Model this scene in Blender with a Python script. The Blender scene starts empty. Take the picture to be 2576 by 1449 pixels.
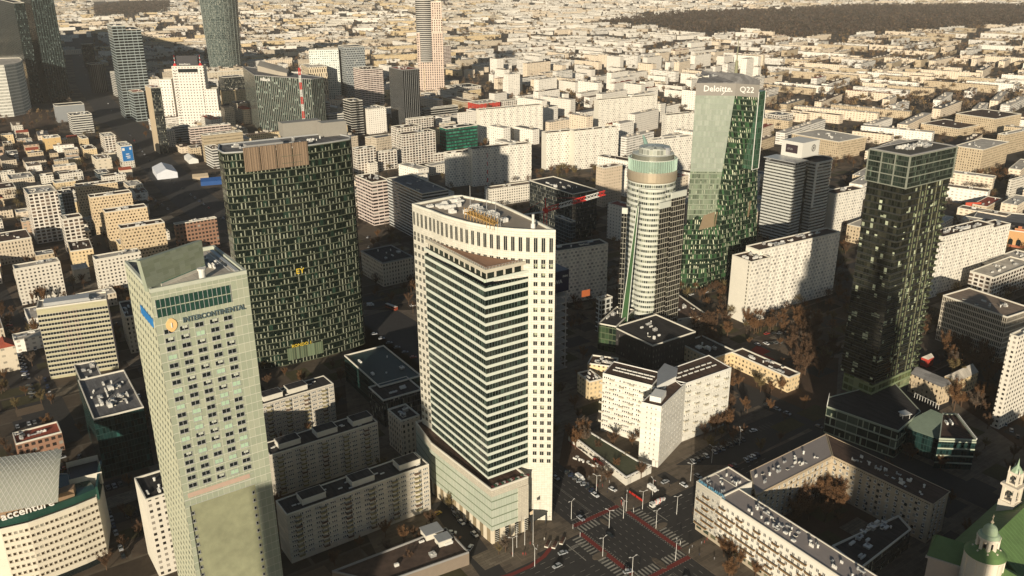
import bpy, math, random
from math import sin, cos, tan, atan, radians, pi, sqrt, atan2, hypot
S = bpy.context.scene
COL = S.collection
RND = random.Random(7)
# ---------------------------------------------------------------- camera
CAM_H = 247.0
PITCH = radians(20.6); ROLL = radians(0.30)
cd = bpy.data.cameras.new('camera'); cam = bpy.data.objects.new('camera', cd); COL.objects.link(cam)
cam.location = (0, 0, CAM_H)
cam.rotation_euler = (radians(90) - PITCH, 0, 0)
cd.sensor_width = 36; cd.lens = 36 * 2173.5 / 2576; cd.clip_start = 1; cd.clip_end = 30000
from mathutils import Matrix, Vector
cam.rotation_mode = 'QUATERNION'
q = (Matrix.Rotation(radians(90) - PITCH, 4, 'X') @ Matrix.Rotation(-ROLL, 4, 'Z')).to_quaternion()
cam.rotation_quaternion = q
S.camera = cam
# ---------------------------------------------------------------- sky, sun, exposure
SUN_AZ = 12.0      # the light travels towards this bearing, degrees right of +Y
SUN_EL = 13.0
w = bpy.data.worlds.new('World'); S.world = w; w.use_nodes = True
nt = w.node_tree; bg = nt.nodes['Background']
sky = nt.nodes.new('ShaderNodeTexSky'); sky.sky_type = 'NISHITA'; sky.sun_disc = False
sky.sun_elevation = radians(SUN_EL); sky.sun_rotation = radians(180 + SUN_AZ)
sky.air_density = 1.0; sky.dust_density = 0.4
nt.links.new(sky.outputs[0], bg.inputs[0]); bg.inputs[1].default_value = 0.05
sl = bpy.data.lights.new('sun', 'SUN'); sl.energy = 5.0; sl.angle = radians(0.5); sl.color = (1.0, 0.885, 0.71)
so = bpy.data.objects.new('sun', sl); COL.objects.link(so)
d = Vector((sin(radians(SUN_AZ)) * cos(radians(SUN_EL)), cos(radians(SUN_AZ)) * cos(radians(SUN_EL)), -sin(radians(SUN_EL))))
so.rotation_mode = 'QUATERNION'; so.rotation_quaternion = d.to_track_quat('-Z', 'Y')
so.location = (0, -300, 400)
S.view_settings.view_transform = 'Standard'; S.view_settings.look = 'None'
S.view_settings.exposure = 0.25; S.view_settings.gamma = 1.0
S.cycles.max_bounces = 5; S.cycles.diffuse_bounces = 2; S.cycles.glossy_bounces = 3
S.cycles.volume_bounces = 0
# ---------------------------------------------------------------- survey helpers: a sighting on the picture grid -> metres on a plane
F0 = 2173.5
def P(x, y, z=0.0):
    u = x - 1288; v = y - 724.5
    u, v = u * cos(ROLL) - v * sin(ROLL), u * sin(ROLL) + v * cos(ROLL)
    Fw = F0 * cos(PITCH) - v * sin(PITCH); Dn = F0 * sin(PITCH) + v * cos(PITCH)
    k = (CAM_H - z) / Dn
    return (u * k, Fw * k)
def Q(X, Y, z):
    h = CAM_H - z
    fw = Y * cos(PITCH) + h * sin(PITCH); dn = h * cos(PITCH) - Y * sin(PITCH)
    u = F0 * X / fw; v = F0 * dn / fw
    u, v = u * cos(ROLL) + v * sin(ROLL), -u * sin(ROLL) + v * cos(ROLL)
    return (u + 1288, v + 724.5)
def zat(X, Y, y):
    lo, hi = -60.0, 246.9
    for _ in range(40):
        m = (lo + hi) / 2
        if Q(X, Y, m)[1] > y: lo = m
        else: hi = m
    return lo
def reach(c, a, z, x):
    """length along direction a (degrees) from c until it is seen at column x"""
    e = (cos(radians(a)), sin(radians(a)))
    s0 = Q(c[0], c[1], z)[0]
    lo, hi = 0.0, 1500.0
    up = Q(c[0] + e[0], c[1] + e[1], z)[0] > s0
    for _ in range(40):
        m = (lo + hi) / 2
        xx = Q(c[0] + e[0] * m, c[1] + e[1] * m, z)[0]
        if (xx < x) == up: lo = m
        else: hi = m
    return lo
# ---------------------------------------------------------------- materials
def newmat(name):
    m = bpy.data.materials.new(name); m.use_nodes = True
    return m, m.node_tree, m.node_tree.nodes['Principled BSDF']
class N:
    """tiny node writer"""
    def __init__(s, nt): s.nt = nt
    def m(s, op, a, b=None, c=None):
        n = s.nt.nodes.new('ShaderNodeMath'); n.operation = op
        for i, v in enumerate((a, b, c)):
            if v is None: continue
            if isinstance(v, (int, float)): n.inputs[i].default_value = v
            else: s.nt.links.new(v, n.inputs[i])
        return n.outputs[0]
    def mix(s, f, a, b):
        n = s.nt.nodes.new('ShaderNodeMix'); n.data_type = 'RGBA'
        for i, v in ((0, f), (6, a), (7, b)):
            if isinstance(v, (int, float)): n.inputs[i].default_value = v
            elif isinstance(v, tuple): n.inputs[i].default_value = v if len(v) == 4 else (*v, 1)
            else: s.nt.links.new(v, n.inputs[i])
        return n.outputs[2]
    def white(s, x, y, off=0.0):
        c = s.nt.nodes.new('ShaderNodeCombineXYZ')
        s.nt.links.new(x, c.inputs[0]); s.nt.links.new(y, c.inputs[1]); c.inputs[2].default_value = off
        n = s.nt.nodes.new('ShaderNodeTexWhiteNoise'); n.noise_dimensions = '3D'
        s.nt.links.new(c.outputs[0], n.inputs[0]); return n.outputs[0]
    def noise(s, vec, scale, detail=3, rough=0.55):
        n = s.nt.nodes.new('ShaderNodeTexNoise'); n.inputs['Scale'].default_value = scale
        n.inputs['Detail'].default_value = detail; n.inputs['Roughness'].default_value = rough
        if vec is not None: s.nt.links.new(vec, n.inputs[0])
        return n.outputs[0]
    def ramp(s, f, lo, hi):
        n = s.nt.nodes.new('ShaderNodeMapRange'); n.inputs[1].default_value = lo; n.inputs[2].default_value = hi
        s.nt.links.new(f, n.inputs[0]); return n.outputs[0]
MATS = {}
def plain(name, col, rough=0.8, var=0.12, scale=0.6, metal=0.0, spec=0.3, emit=None):
    """painted, rendered or paved surface with soft mottling and weather streaks"""
    if name in MATS: return MATS[name]
    m, nt, b = newmat(name); n = N(nt)
    g = nt.nodes.new('ShaderNodeNewGeometry')
    f = n.noise(g.outputs['Position'], scale, 4)
    f2 = n.noise(g.outputs['Position'], scale * 0.13, 2)
    t = n.m('ADD', n.m('MULTIPLY', n.m('SUBTRACT', f, 0.5), var * 2), n.m('MULTIPLY', n.m('SUBTRACT', f2, 0.5), var * 2))
    k = n.m('ADD', t, 1.0)
    h = nt.nodes.new('ShaderNodeHueSaturation'); h.inputs['Color'].default_value = (*col, 1)
    nt.links.new(k, h.inputs['Value']); nt.links.new(h.outputs[0], b.inputs['Base Color'])
    b.inputs['Roughness'].default_value = rough; b.inputs['Metallic'].default_value = metal
    b.inputs['Specular IOR Level'].default_value = spec
    if emit: b.inputs['Emission Color'].default_value = (*col, 1); b.inputs['Emission Strength'].default_value = emit
    MATS[name] = m; return m
def facade(name, bay=3.2, floor=3.0, ww=0.5, wh=0.5, wall=(0.62, 0.58, 0.5), glass=(0.02, 0.025, 0.028), blind=(0.35, 0.33, 0.28),
           pb=0.2, shift=0.0, strip=0.0, stripc=(0.6, 0.58, 0.45), stripw=0.35, alt=None, wallr=0.75, glassr=0.12, dirt=0.14, line=None, linew=0.12, v0=0.0, sp=None, metal=0.0, bv=0.5, gv=0.6):
    """window grid laid out in metres along the wall (UV = metres round the plan, metres up)"""
    if name in MATS: return MATS[name]
    m, nt, b = newmat(name); n = N(nt)
    uv = nt.nodes.new('ShaderNodeUVMap'); sx = nt.nodes.new('ShaderNodeSeparateXYZ'); nt.links.new(uv.outputs[0], sx.inputs[0])
    v = n.m('DIVIDE', n.m('SUBTRACT', sx.outputs[1], v0), floor); fv = n.m('FRACT', v); iv = n.m('FLOOR', v)
    u0 = n.m('DIVIDE', sx.outputs[0], bay)
    if shift: u0 = n.m('ADD', u0, n.m('MULTIPLY', n.m('MODULO', iv, 2.0), shift))
    fu = n.m('FRACT', u0); iu = n.m('FLOOR', u0)
    mu = n.m('LESS_THAN', n.m('ABSOLUTE', n.m('SUBTRACT', fu, 0.5)), ww / 2)
    mv = n.m('LESS_THAN', n.m('ABSOLUTE', n.m('SUBTRACT', fv, 0.55)), wh / 2 if wh < 1 else 9.0)
    mask = n.m('MULTIPLY', mu, mv)
    r1 = n.white(iu, iv, 0.3); r2 = n.white(iu, iv, 5.3)
    g = n.mix(n.m('LESS_THAN', r1, pb), n.mix(r2, tuple(c * gv for c in glass), tuple(c * (2.4 - gv) if gv < 0.9 else c * (2 - gv) for c in glass)), n.mix(r2, tuple(c * bv for c in blind), blind))
    if strip:
        ms = n.m('LESS_THAN', n.m('ABSOLUTE', n.m('SUBTRACT', n.m('SUBTRACT', fu, 0.5), n.m('MULTIPLY', n.m('SUBTRACT', r2, 0.5), 0.08))), n.m('MULTIPLY', n.m('ADD', n.m('MULTIPLY', r1, 0.5), 0.7), stripw / 2))
        ms = n.m('MULTIPLY', ms, n.m('LESS_THAN', fv, n.m('ADD', n.m('MULTIPLY', n.white(iu, iv, 9.1), 0.7), 0.35)))
        ms = n.m('MULTIPLY', ms, n.m('LESS_THAN', n.white(iu, iv, 2.7), strip))
        g = n.mix(ms, g, n.mix(n.white(iu, iv, 4.4), tuple(c * 0.55 for c in stripc), stripc))
    geo = nt.nodes.new('ShaderNodeNewGeometry')
    oi = nt.nodes.new('ShaderNodeObjectInfo')
    f = n.noise(geo.outputs['Position'], 0.35, 4)
    f2 = n.noise(geo.outputs['Position'], 0.05, 2)
    wcol = nt.nodes.new('ShaderNodeHueSaturation'); wcol.inputs['Color'].default_value = (*wall, 1)
    k = n.m('ADD', 1.0 - dirt, n.m('MULTIPLY', n.m('ADD', f, f2), dirt))
    k = n.m('MULTIPLY', k, n.m('ADD', 0.92, n.m('MULTIPLY', oi.outputs['Random'], 0.16)))
    nt.links.new(k, wcol.inputs['Value']); wc = wcol.outputs[0]
    if alt:   # a second wall colour on alternate columns
        wc = n.mix(n.m('MULTIPLY', n.m('GREATER_THAN', n.m('MODULO', n.m('ABSOLUTE', iu), alt[1]), alt[1] - 1.5), 1.0), wc, alt[0])
    if sp:    # spandrel colour under each window
        wc = n.mix(n.m('MULTIPLY', mu, n.m('LESS_THAN', fv, 0.55 - wh / 2)), wc, sp)
    if line:  # slab edge line at each floor
        wc = n.mix(n.m('LESS_THAN', fv, linew), wc, line)
        mask = n.m('MULTIPLY', mask, n.m('GREATER_THAN', fv, linew))
    col = n.mix(mask, wc, g)
    nt.links.new(col, b.inputs['Base Color'])
    rr = n.m('ADD', wallr, n.m('MULTIPLY', mask, glassr - wallr)); nt.links.new(rr, b.inputs['Roughness'])
    b.inputs['Metallic'].default_value = metal
    nt.links.new(n.m('ADD', 0.25, n.m('MULTIPLY', mask, 0.3)), b.inputs['Specular IOR Level'])
    bp = nt.nodes.new('ShaderNodeBump'); bp.inputs['Distance'].default_value = 0.25; bp.inputs['Strength'].default_value = 0.6
    nt.links.new(n.m('SUBTRACT', 1.0, mask), bp.inputs['Height']); nt.links.new(bp.outputs[0], b.inputs['Normal'])
    MATS[name] = m; return m
def laid(name, col, cell=(4.0, 9.0), ang=35.0, mortar=(0.5, 0.45, 0.38), ms=0.02, var=0.3, rough=0.9):
    """sheets, slabs or plots laid in courses on the city grid, each a little different"""
    if name in MATS: return MATS[name]
    m, nt, b = newmat(name); n = N(nt)
    g = nt.nodes.new('ShaderNodeNewGeometry'); mp = nt.nodes.new('ShaderNodeMapping'); mp.inputs['Rotation'].default_value = (0, 0, radians(-ang))
    nt.links.new(g.outputs['Position'], mp.inputs['Vector'])
    br = nt.nodes.new('ShaderNodeTexBrick'); nt.links.new(mp.outputs[0], br.inputs['Vector'])
    br.inputs['Scale'].default_value = 1.0; br.inputs['Brick Width'].default_value = cell[1]; br.inputs['Row Height'].default_value = cell[0]
    br.inputs['Mortar Size'].default_value = ms; br.inputs['Mortar Smooth'].default_value = 0.2
    br.inputs['Color1'].default_value = (*[c * (1 - var) for c in col], 1); br.inputs['Color2'].default_value = (*[c * (1 + var) for c in col], 1); br.inputs['Mortar'].default_value = (*mortar, 1)
    f = n.noise(g.outputs['Position'], 0.25, 5, 0.65); f2 = n.noise(g.outputs['Position'], 0.03, 3)
    h = nt.nodes.new('ShaderNodeHueSaturation'); nt.links.new(br.outputs['Color'], h.inputs['Color'])
    nt.links.new(n.m('ADD', 0.1, n.m('ADD', n.m('MULTIPLY', f, 0.9), n.m('MULTIPLY', f2, 0.9))), h.inputs['Value']); nt.links.new(h.outputs[0], b.inputs['Base Color'])
    b.inputs['Roughness'].default_value = rough; b.inputs['Specular IOR Level'].default_value = 0.25
    MATS[name] = m; return m
def glass(name, col=(0.02, 0.03, 0.03), rough=0.06):
    m, nt, b = newmat(name); n = N(nt)
    g = nt.nodes.new('ShaderNodeNewGeometry'); f = n.noise(g.outputs['Position'], 0.12, 2)
    nt.links.new(n.mix(f, tuple(c * 0.6 for c in col), tuple(c * 1.5 for c in col)), b.inputs['Base Color'])
    b.inputs['Roughness'].default_value = rough; b.inputs['Specular IOR Level'].default_value = 0.6
    MATS[name] = m; return m
# ---------------------------------------------------------------- meshes
class MB:
    def __init__(s): s.v = []; s.f = []; s.uv = []; s.mi = []
    def quad(s, pts, uv=None, mi=0):
        i = len(s.v); s.v += [tuple(p) for p in pts]; s.f.append(tuple(range(i, i + len(pts)))); s.mi.append(mi)
        s.uv += uv if uv else [(0.0, 0.0)] * len(pts)
    def box(s, c, sz, a=0.0, taper=1.0, mi=0):
        """c = centre of the base, sz = (x, y, z), a in degrees"""
        ca, sa = cos(radians(a)), sin(radians(a)); hx, hy = sz[0] / 2, sz[1] / 2
        def p(x, y, z):
            t = taper if z else 1.0
            x *= t; y *= t
            return (c[0] + x * ca - y * sa, c[1] + x * sa + y * ca, c[2] + z)
        b = [p(-hx, -hy, 0), p(hx, -hy, 0), p(hx, hy, 0), p(-hx, hy, 0)]
        t = [p(-hx, -hy, sz[2]), p(hx, -hy, sz[2]), p(hx, hy, sz[2]), p(-hx, hy, sz[2])]
        for k in range(4):
            j = (k + 1) % 4; L = sz[0] if k % 2 == 0 else sz[1]
            s.quad([b[k], b[j], t[j], t[k]], [(0, 0), (L, 0), (L, sz[2]), (0, sz[2])], mi)
        s.quad(t, None, mi); s.quad(b[::-1], None, mi)
    def prism(s, poly, z0, z1, cap=True, u0=0.0, mi=0, close=True, bottom=False):
        u = u0; n = len(poly)
        for k in range(n if close else n - 1):
            a = poly[k]; b = poly[(k + 1) % n]; L = hypot(b[0] - a[0], b[1] - a[1])
            za = z1[k] if isinstance(z1, (list, tuple)) else z1
            zb = z1[(k + 1) % n] if isinstance(z1, (list, tuple)) else z1
            s.quad([(a[0], a[1], z0), (b[0], b[1], z0), (b[0], b[1], zb), (a[0], a[1], za)], [(u, z0), (u + L, z0), (u + L, zb), (u, za)], mi)
            u += L
        if cap:
            zz = z1 if isinstance(z1, (list, tuple)) else [z1] * n
            s.quad([(p[0], p[1], zz[i]) for i, p in enumerate(poly)], [(p[0], p[1]) for p in poly], mi)
        if bottom: s.quad([(p[0], p[1], z0) for p in poly][::-1], None, mi)
    def tube(s, a, b, r, r2=None, n=6, mi=0, cap=True):
        a = Vector(a); b = Vector(b); r2 = r if r2 is None else r2
        d = (b - a).normalized(); x = d.orthogonal().normalized(); y = d.cross(x)
        A = [a + (x * cos(2 * pi * k / n) + y * sin(2 * pi * k / n)) * r for k in range(n)]
        B = [b + (x * cos(2 * pi * k / n) + y * sin(2 * pi * k / n)) * r2 for k in range(n)]
        for k in range(n):
            j = (k + 1) % n; s.quad([A[k], A[j], B[j], B[k]], None, mi)
        if cap: s.quad(B, None, mi); s.quad(A[::-1], None, mi)
    def lathe(s, c, prof, n=24, mi=0, usc=1.0):
        """prof = [(r, z)...] bottom to top"""
        for k in range(n):
            t0, t1 = 2 * pi * k / n, 2 * pi * (k + 1) / n
            for (r0, z0), (r1, z1) in zip(prof, prof[1:]):
                p = [(c[0] + r0 * cos(t0), c[1] + r0 * sin(t0), c[2] + z0), (c[0] + r0 * cos(t1), c[1] + r0 * sin(t1), c[2] + z0),
                     (c[0] + r1 * cos(t1), c[1] + r1 * sin(t1), c[2] + z1), (c[0] + r1 * cos(t0), c[1] + r1 * sin(t0), c[2] + z1)]
                R = max(r0, r1)
                uv = [(t0 * R, c[2] + z0), (t1 * R, c[2] + z0), (t1 * R, c[2] + z1), (t0 * R, c[2] + z1)]
                if r0 < 1e-4: p.pop(0); uv.pop(0)
                elif r1 < 1e-4: p.pop(); uv.pop()
                s.quad(p, uv, mi)
    def mesh(s, name, mats, smooth=False, origin=(0, 0, 0)):
        me = bpy.data.meshes.new(name)
        ox, oy, oz = origin
        me.from_pydata([(x - ox, y - oy, z - oz) for x, y, z in s.v], [], s.f)
        l = me.uv_layers.new(name='UVMap'); l.data.foreach_set('uv', [c for t in s.uv for c in t])
        if not isinstance(mats, (list, tuple)): mats = [mats]
        for m in mats: me.materials.append(m)
        if len(mats) > 1: me.polygons.foreach_set('material_index', s.mi)
        if smooth: me.polygons.foreach_set('use_smooth', [True] * len(s.f))
        me.update(); return me
def put(name, me, parent=None, loc=None, rz=0.0, sc=None):
    o = bpy.data.objects.new(name, me); COL.objects.link(o)
    if parent is not None: o.parent = parent
    if loc is not None: o.location = loc
    if rz: o.rotation_euler = (0, 0, rz)
    if sc: o.scale = sc if isinstance(sc, tuple) else (sc, sc, sc)
    return o
def thing(name, label, cat, loc=(0, 0, 0), rz=0.0, group=None):
    o = bpy.data.objects.new(name, None); COL.objects.link(o); o.empty_display_size = 1
    o.location = loc; o.rotation_euler = (0, 0, rz)
    tag(o, label, cat, group); return o
def tag(o, label, cat=None, group=None, kind=None):
    if label: o['label'] = label
    if cat: o['category'] = cat
    if group: o['group'] = group
    if kind: o['kind'] = kind
    return o
def part(name, mb, mat, root, smooth=False, label=None):
    """a part whose vertices were given in world metres"""
    L = root.location
    o = put(name, mb.mesh(name, mat, smooth, (L[0], L[1], L[2])), root)
    if label: o['label'] = label
    return o
def struct(name, mb, mat, kind='structure'):
    o = put(name, mb.mesh(name, mat)); o['kind'] = kind; return o
def e(a): return (cos(radians(a)), sin(radians(a)))
def off(p, a, d): return (p[0] + cos(radians(a)) * d, p[1] + sin(radians(a)) * d)
def rect(c, a, L, W):
    """front corner c, right-going length L along a, left-going W along a+90; counter-clockwise"""
    b = off(c, a, L); d_ = off(b, a + 90, W); f = off(c, a + 90, W)
    return [c, b, d_, f]
def inset(poly, d):
    n = len(poly); out = []
    for i in range(n):
        p0, p1, p2 = poly[i - 1], poly[i], poly[(i + 1) % n]
        a1 = atan2(p1[1] - p0[1], p1[0] - p0[0]); a2 = atan2(p2[1] - p1[1], p2[0] - p1[0])
        n1 = (-sin(a1), cos(a1)); n2 = (-sin(a2), cos(a2))
        k = 1 + n1[0] * n2[0] + n1[1] * n2[1]; k = max(k, 0.3)
        out.append((p1[0] + (n1[0] + n2[0]) / k * d, p1[1] + (n1[1] + n2[1]) / k * d))
    return out
def roofpart(root, poly, z, mat, par=None, ph=0.9, pw=0.5, name='roof'):
    """deck sunk behind a parapet"""
    r = MB(); n = len(poly); i2 = inset(poly, pw)
    for k in range(n):
        j = (k + 1) % n; a, b = poly[k], poly[j]; c, d_ = i2[k], i2[j]
        r.quad([(a[0], a[1], z - 0.05), (b[0], b[1], z - 0.05), (b[0], b[1], z + ph), (a[0], a[1], z + ph)], None, 1)
        r.quad([(a[0], a[1], z + ph), (b[0], b[1], z + ph), (d_[0], d_[1], z + ph), (c[0], c[1], z + ph)], None, 1)
        r.quad([(d_[0], d_[1], z), (c[0], c[1], z), (c[0], c[1], z + ph), (d_[0], d_[1], z + ph)], None, 1)
    r.quad([(p[0], p[1], z + 0.02) for p in i2], None, 0)
    return part(name, r, [mat, par or mat], root)
# ---------------------------------------------------------------- palette
CREAM = (0.66, 0.62, 0.52); WHITE = (0.74, 0.72, 0.66)
ROOFS = {
 'tan': laid('roof_felt_tan', (0.24, 0.18, 0.13), (1.1, 9), 125, (0.16, 0.12, 0.09), 0.06, 0.16), 'brown': laid('roof_felt_brown', (0.085, 0.052, 0.037), (1.1, 8), 125, (0.05, 0.035, 0.028), 0.05, 0.25),
 'grey': laid('roof_felt_grey', (0.16, 0.155, 0.15), (1.2, 7), 125, (0.1, 0.1, 0.1), 0.05, 0.2), 'dark': laid('roof_felt_dark', (0.036, 0.033, 0.032), (1.1, 9), 125, (0.06, 0.055, 0.05), 0.05, 0.3),
 'light': laid('roof_gravel_light', (0.52, 0.47, 0.39), (3.0, 12), 125, (0.35, 0.3, 0.25), 0.05, 0.12), 'red': plain('roof_tile_red', (0.3, 0.07, 0.04), 0.85, 0.25),
 'green': plain('roof_copper_green', (0.12, 0.22, 0.1), 0.6, 0.3), 'blue': plain('roof_sheet_blue', (0.1, 0.15, 0.25), 0.5, 0.2)}
M_CREAM = plain('painted_concrete_cream', CREAM); M_WHITE = plain('painted_concrete_white', WHITE)
M_GREY = plain('concrete_grey', (0.3, 0.29, 0.27)); M_DARK = plain('dark_metal', (0.03, 0.032, 0.034), 0.45, 0.2, spec=0.5)
M_METAL = plain('pale_metal', (0.5, 0.5, 0.48), 0.4, 0.12, metal=0.3); M_UNIT = plain('zinc_white', (0.68, 0.66, 0.6), 0.6)
M_BRICKR = plain('red_brick', (0.32, 0.09, 0.05), 0.85, 0.2); M_SAND = plain('sandstone', (0.5, 0.4, 0.27), 0.85, 0.16)
G_DARK = glass('glass_dark', (0.012, 0.017, 0.017)); G_GREEN = glass('glass_green', (0.02, 0.06, 0.045)); G_BLUE = glass('glass_blue', (0.05, 0.075, 0.085))
FAC = {
 'slab': dict(bay=3.6, floor=2.8, ww=0.55, wh=0.5, wall=(0.82, 0.77, 0.66), glass=(0.33, 0.31, 0.27), blind=(0.6, 0.57, 0.5), pb=0.5, bv=0.75, alt=((0.66, 0.62, 0.54), 3), shift=0.5, line=(0.7, 0.65, 0.55), linew=0.1),
 'slabend': dict(bay=50, floor=2.8, ww=0.02, wh=0.6, wall=(0.78, 0.73, 0.61), glass=(0.1, 0.09, 0.07), line=(0.7, 0.66, 0.56), linew=0.06),
 'block': dict(bay=2.9, floor=2.85, ww=0.45, wh=0.45, wall=(0.7, 0.65, 0.55), glass=(0.035, 0.03, 0.025), blind=(0.4, 0.36, 0.3), pb=0.3),
 'beige': dict(bay=2.7, floor=2.8, ww=0.5, wh=0.45, wall=(0.64, 0.5, 0.32), glass=(0.05, 0.035, 0.02), blind=(0.5, 0.4, 0.25), pb=0.3, shift=0.5),
 'yellow': dict(bay=2.9, floor=3.0, ww=0.42, wh=0.45, wall=(0.72, 0.56, 0.33), glass=(0.1, 0.075, 0.05), blind=(0.6, 0.5, 0.33), pb=0.5),
 'old': dict(bay=2.6, floor=3.3, ww=0.42, wh=0.52, wall=(0.62, 0.53, 0.4), glass=(0.06, 0.05, 0.04), blind=(0.4, 0.34, 0.26), pb=0.35, line=(0.5, 0.43, 0.33), linew=0.07),
 'sandblock': dict(bay=3.0, floor=3.2, ww=0.38, wh=0.5, wall=(0.56, 0.45, 0.3), glass=(0.05, 0.04, 0.03), blind=(0.5, 0.42, 0.3), pb=0.3, line=(0.5, 0.4, 0.27), linew=0.06),
 'band': dict(bay=1.6, floor=3.5, ww=0.93, wh=0.5, wall=(0.62, 0.6, 0.54), glass=(0.015, 0.017, 0.018), blind=(0.2, 0.19, 0.16), pb=0.12),
 'pinkband': dict(bay=6.0, floor=3.4, ww=0.9, wh=0.5, wall=(0.66, 0.55, 0.48), glass=(0.02, 0.017, 0.016), pb=0.1),
 'grid': dict(bay=4.2, floor=3.5, ww=0.72, wh=0.72, wall=(0.56, 0.56, 0.52), glass=(0.02, 0.022, 0.022), blind=(0.1, 0.09, 0.08), pb=0.2),
 'resgrid': dict(alt=((0.6, 0.55, 0.47), 4), bay=4.4, floor=3.2, ww=0.68, wh=0.62, wall=(0.72, 0.67, 0.58), glass=(0.03, 0.022, 0.018), blind=(0.22, 0.16, 0.12), pb=0.4),
 'unit': dict(bay=8.0, floor=4.6, ww=0.9, wh=0.68, wall=(0.3, 0.34, 0.33), glass=(0.012, 0.014, 0.013), blind=(0.06, 0.06, 0.05), pb=0.1),
 'darkoffice': dict(bay=1.5, floor=3.7, ww=0.86, wh=0.86, wall=(0.08, 0.085, 0.08), glass=(0.01, 0.013, 0.013), blind=(0.1, 0.1, 0.08), pb=0.15, strip=0.2),
 'darkmull': dict(bay=3.4, floor=60, ww=0.84, wh=1.0, wall=(0.36, 0.36, 0.34), glass=(0.008, 0.009, 0.01), pb=0.0),
 'mbank': dict(bay=3.8, floor=3.8, ww=0.76, wh=1.0, wall=(0.3, 0.3, 0.25), glass=(0.01, 0.02, 0.018), blind=(0.05, 0.08, 0.065), pb=0.15, strip=0.12, stripc=(0.4, 0.48, 0.4)),
 'hex': dict(bay=3.2, floor=4.2, ww=0.64, wh=0.66, wall=(0.36, 0.38, 0.37), glass=(0.01, 0.014, 0.018), pb=0.05, shift=0.5),
 'tealwhite': dict(bay=4.0, floor=4.2, ww=0.5, wh=0.46, wall=(0.66, 0.67, 0.6), glass=(0.04, 0.09, 0.09), blind=(0.5, 0.55, 0.5), pb=0.4),
 'creamstrip': dict(bay=4.4, floor=8.0, ww=0.4, wh=0.8, wall=(0.7, 0.58, 0.4), glass=(0.03, 0.027, 0.022), pb=0.1, shift=0.5),
 'wtt': dict(bay=4.6, floor=4.6, ww=0.46, wh=0.6, wall=(0.66, 0.52, 0.42), glass=(0.03, 0.025, 0.024), pb=0.1),
 'wttround': dict(bay=60, floor=3.8, ww=1.0, wh=0.55, wall=(0.5, 0.47, 0.42), glass=(0.015, 0.017, 0.018), pb=0.0),
 'spire': dict(bay=1.7, floor=3.8, ww=0.84, wh=0.84, wall=(0.16, 0.2, 0.18), glass=(0.02, 0.03, 0.028), blind=(0.12, 0.14, 0.12), pb=0.2, strip=0.35, stripc=(0.6, 0.6, 0.5)),
 'round': dict(bay=1.8, floor=5.4, ww=0.5, wh=0.62, wall=(0.74, 0.72, 0.64), glass=(0.16, 0.16, 0.13), blind=(0.3, 0.3, 0.25), pb=0.4),
 'skyliner': dict(bay=1.5, floor=3.7, ww=0.85, wh=0.86, wall=(0.035, 0.045, 0.042), glass=(0.008, 0.013, 0.013), blind=(0.1, 0.13, 0.12), pb=0.06, strip=0.1, stripc=(0.4, 0.5, 0.45)),
 'greenblk': dict(bay=2.0, floor=4.4, ww=0.92, wh=0.58, wall=(0.015, 0.022, 0.02), glass=(0.01, 0.09, 0.055), blind=(0.04, 0.24, 0.15), pb=0.35),
 'tealglass': dict(bay=1.5, floor=3.6, ww=0.9, wh=0.9, wall=(0.02, 0.05, 0.045), glass=(0.008, 0.022, 0.02), pb=0.03, blind=(0.03, 0.1, 0.085)),
 'bluegrey': dict(bay=2.6, floor=3.4, ww=0.86, wh=0.8, wall=(0.14, 0.17, 0.19), glass=(0.02, 0.03, 0.035), pb=0.1, blind=(0.1, 0.12, 0.12)),
 'far1': dict(bay=4.5, floor=3.2, ww=0.45, wh=0.4, wall=(0.86, 0.81, 0.71), glass=(0.5, 0.45, 0.38), blind=(0.7, 0.64, 0.55), pb=0.5),
 'far2': dict(bay=5.0, floor=3.2, ww=0.5, wh=0.45, wall=(0.78, 0.66, 0.5), glass=(0.4, 0.33, 0.24), blind=(0.6, 0.5, 0.4), pb=0.5),
 'far3': dict(bay=6.5, floor=3.2, ww=0.9, wh=0.45, wall=(0.82, 0.78, 0.7), glass=(0.4, 0.37, 0.32), pb=0.3),
 'far4': dict(bay=5.0, floor=3.2, ww=0.5, wh=0.45, wall=(0.5, 0.36, 0.25), glass=(0.1, 0.07, 0.05), pb=0.3),
}
def FM(s): return s if not isinstance(s, str) else facade('facade_' + s, **FAC[s])
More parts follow.
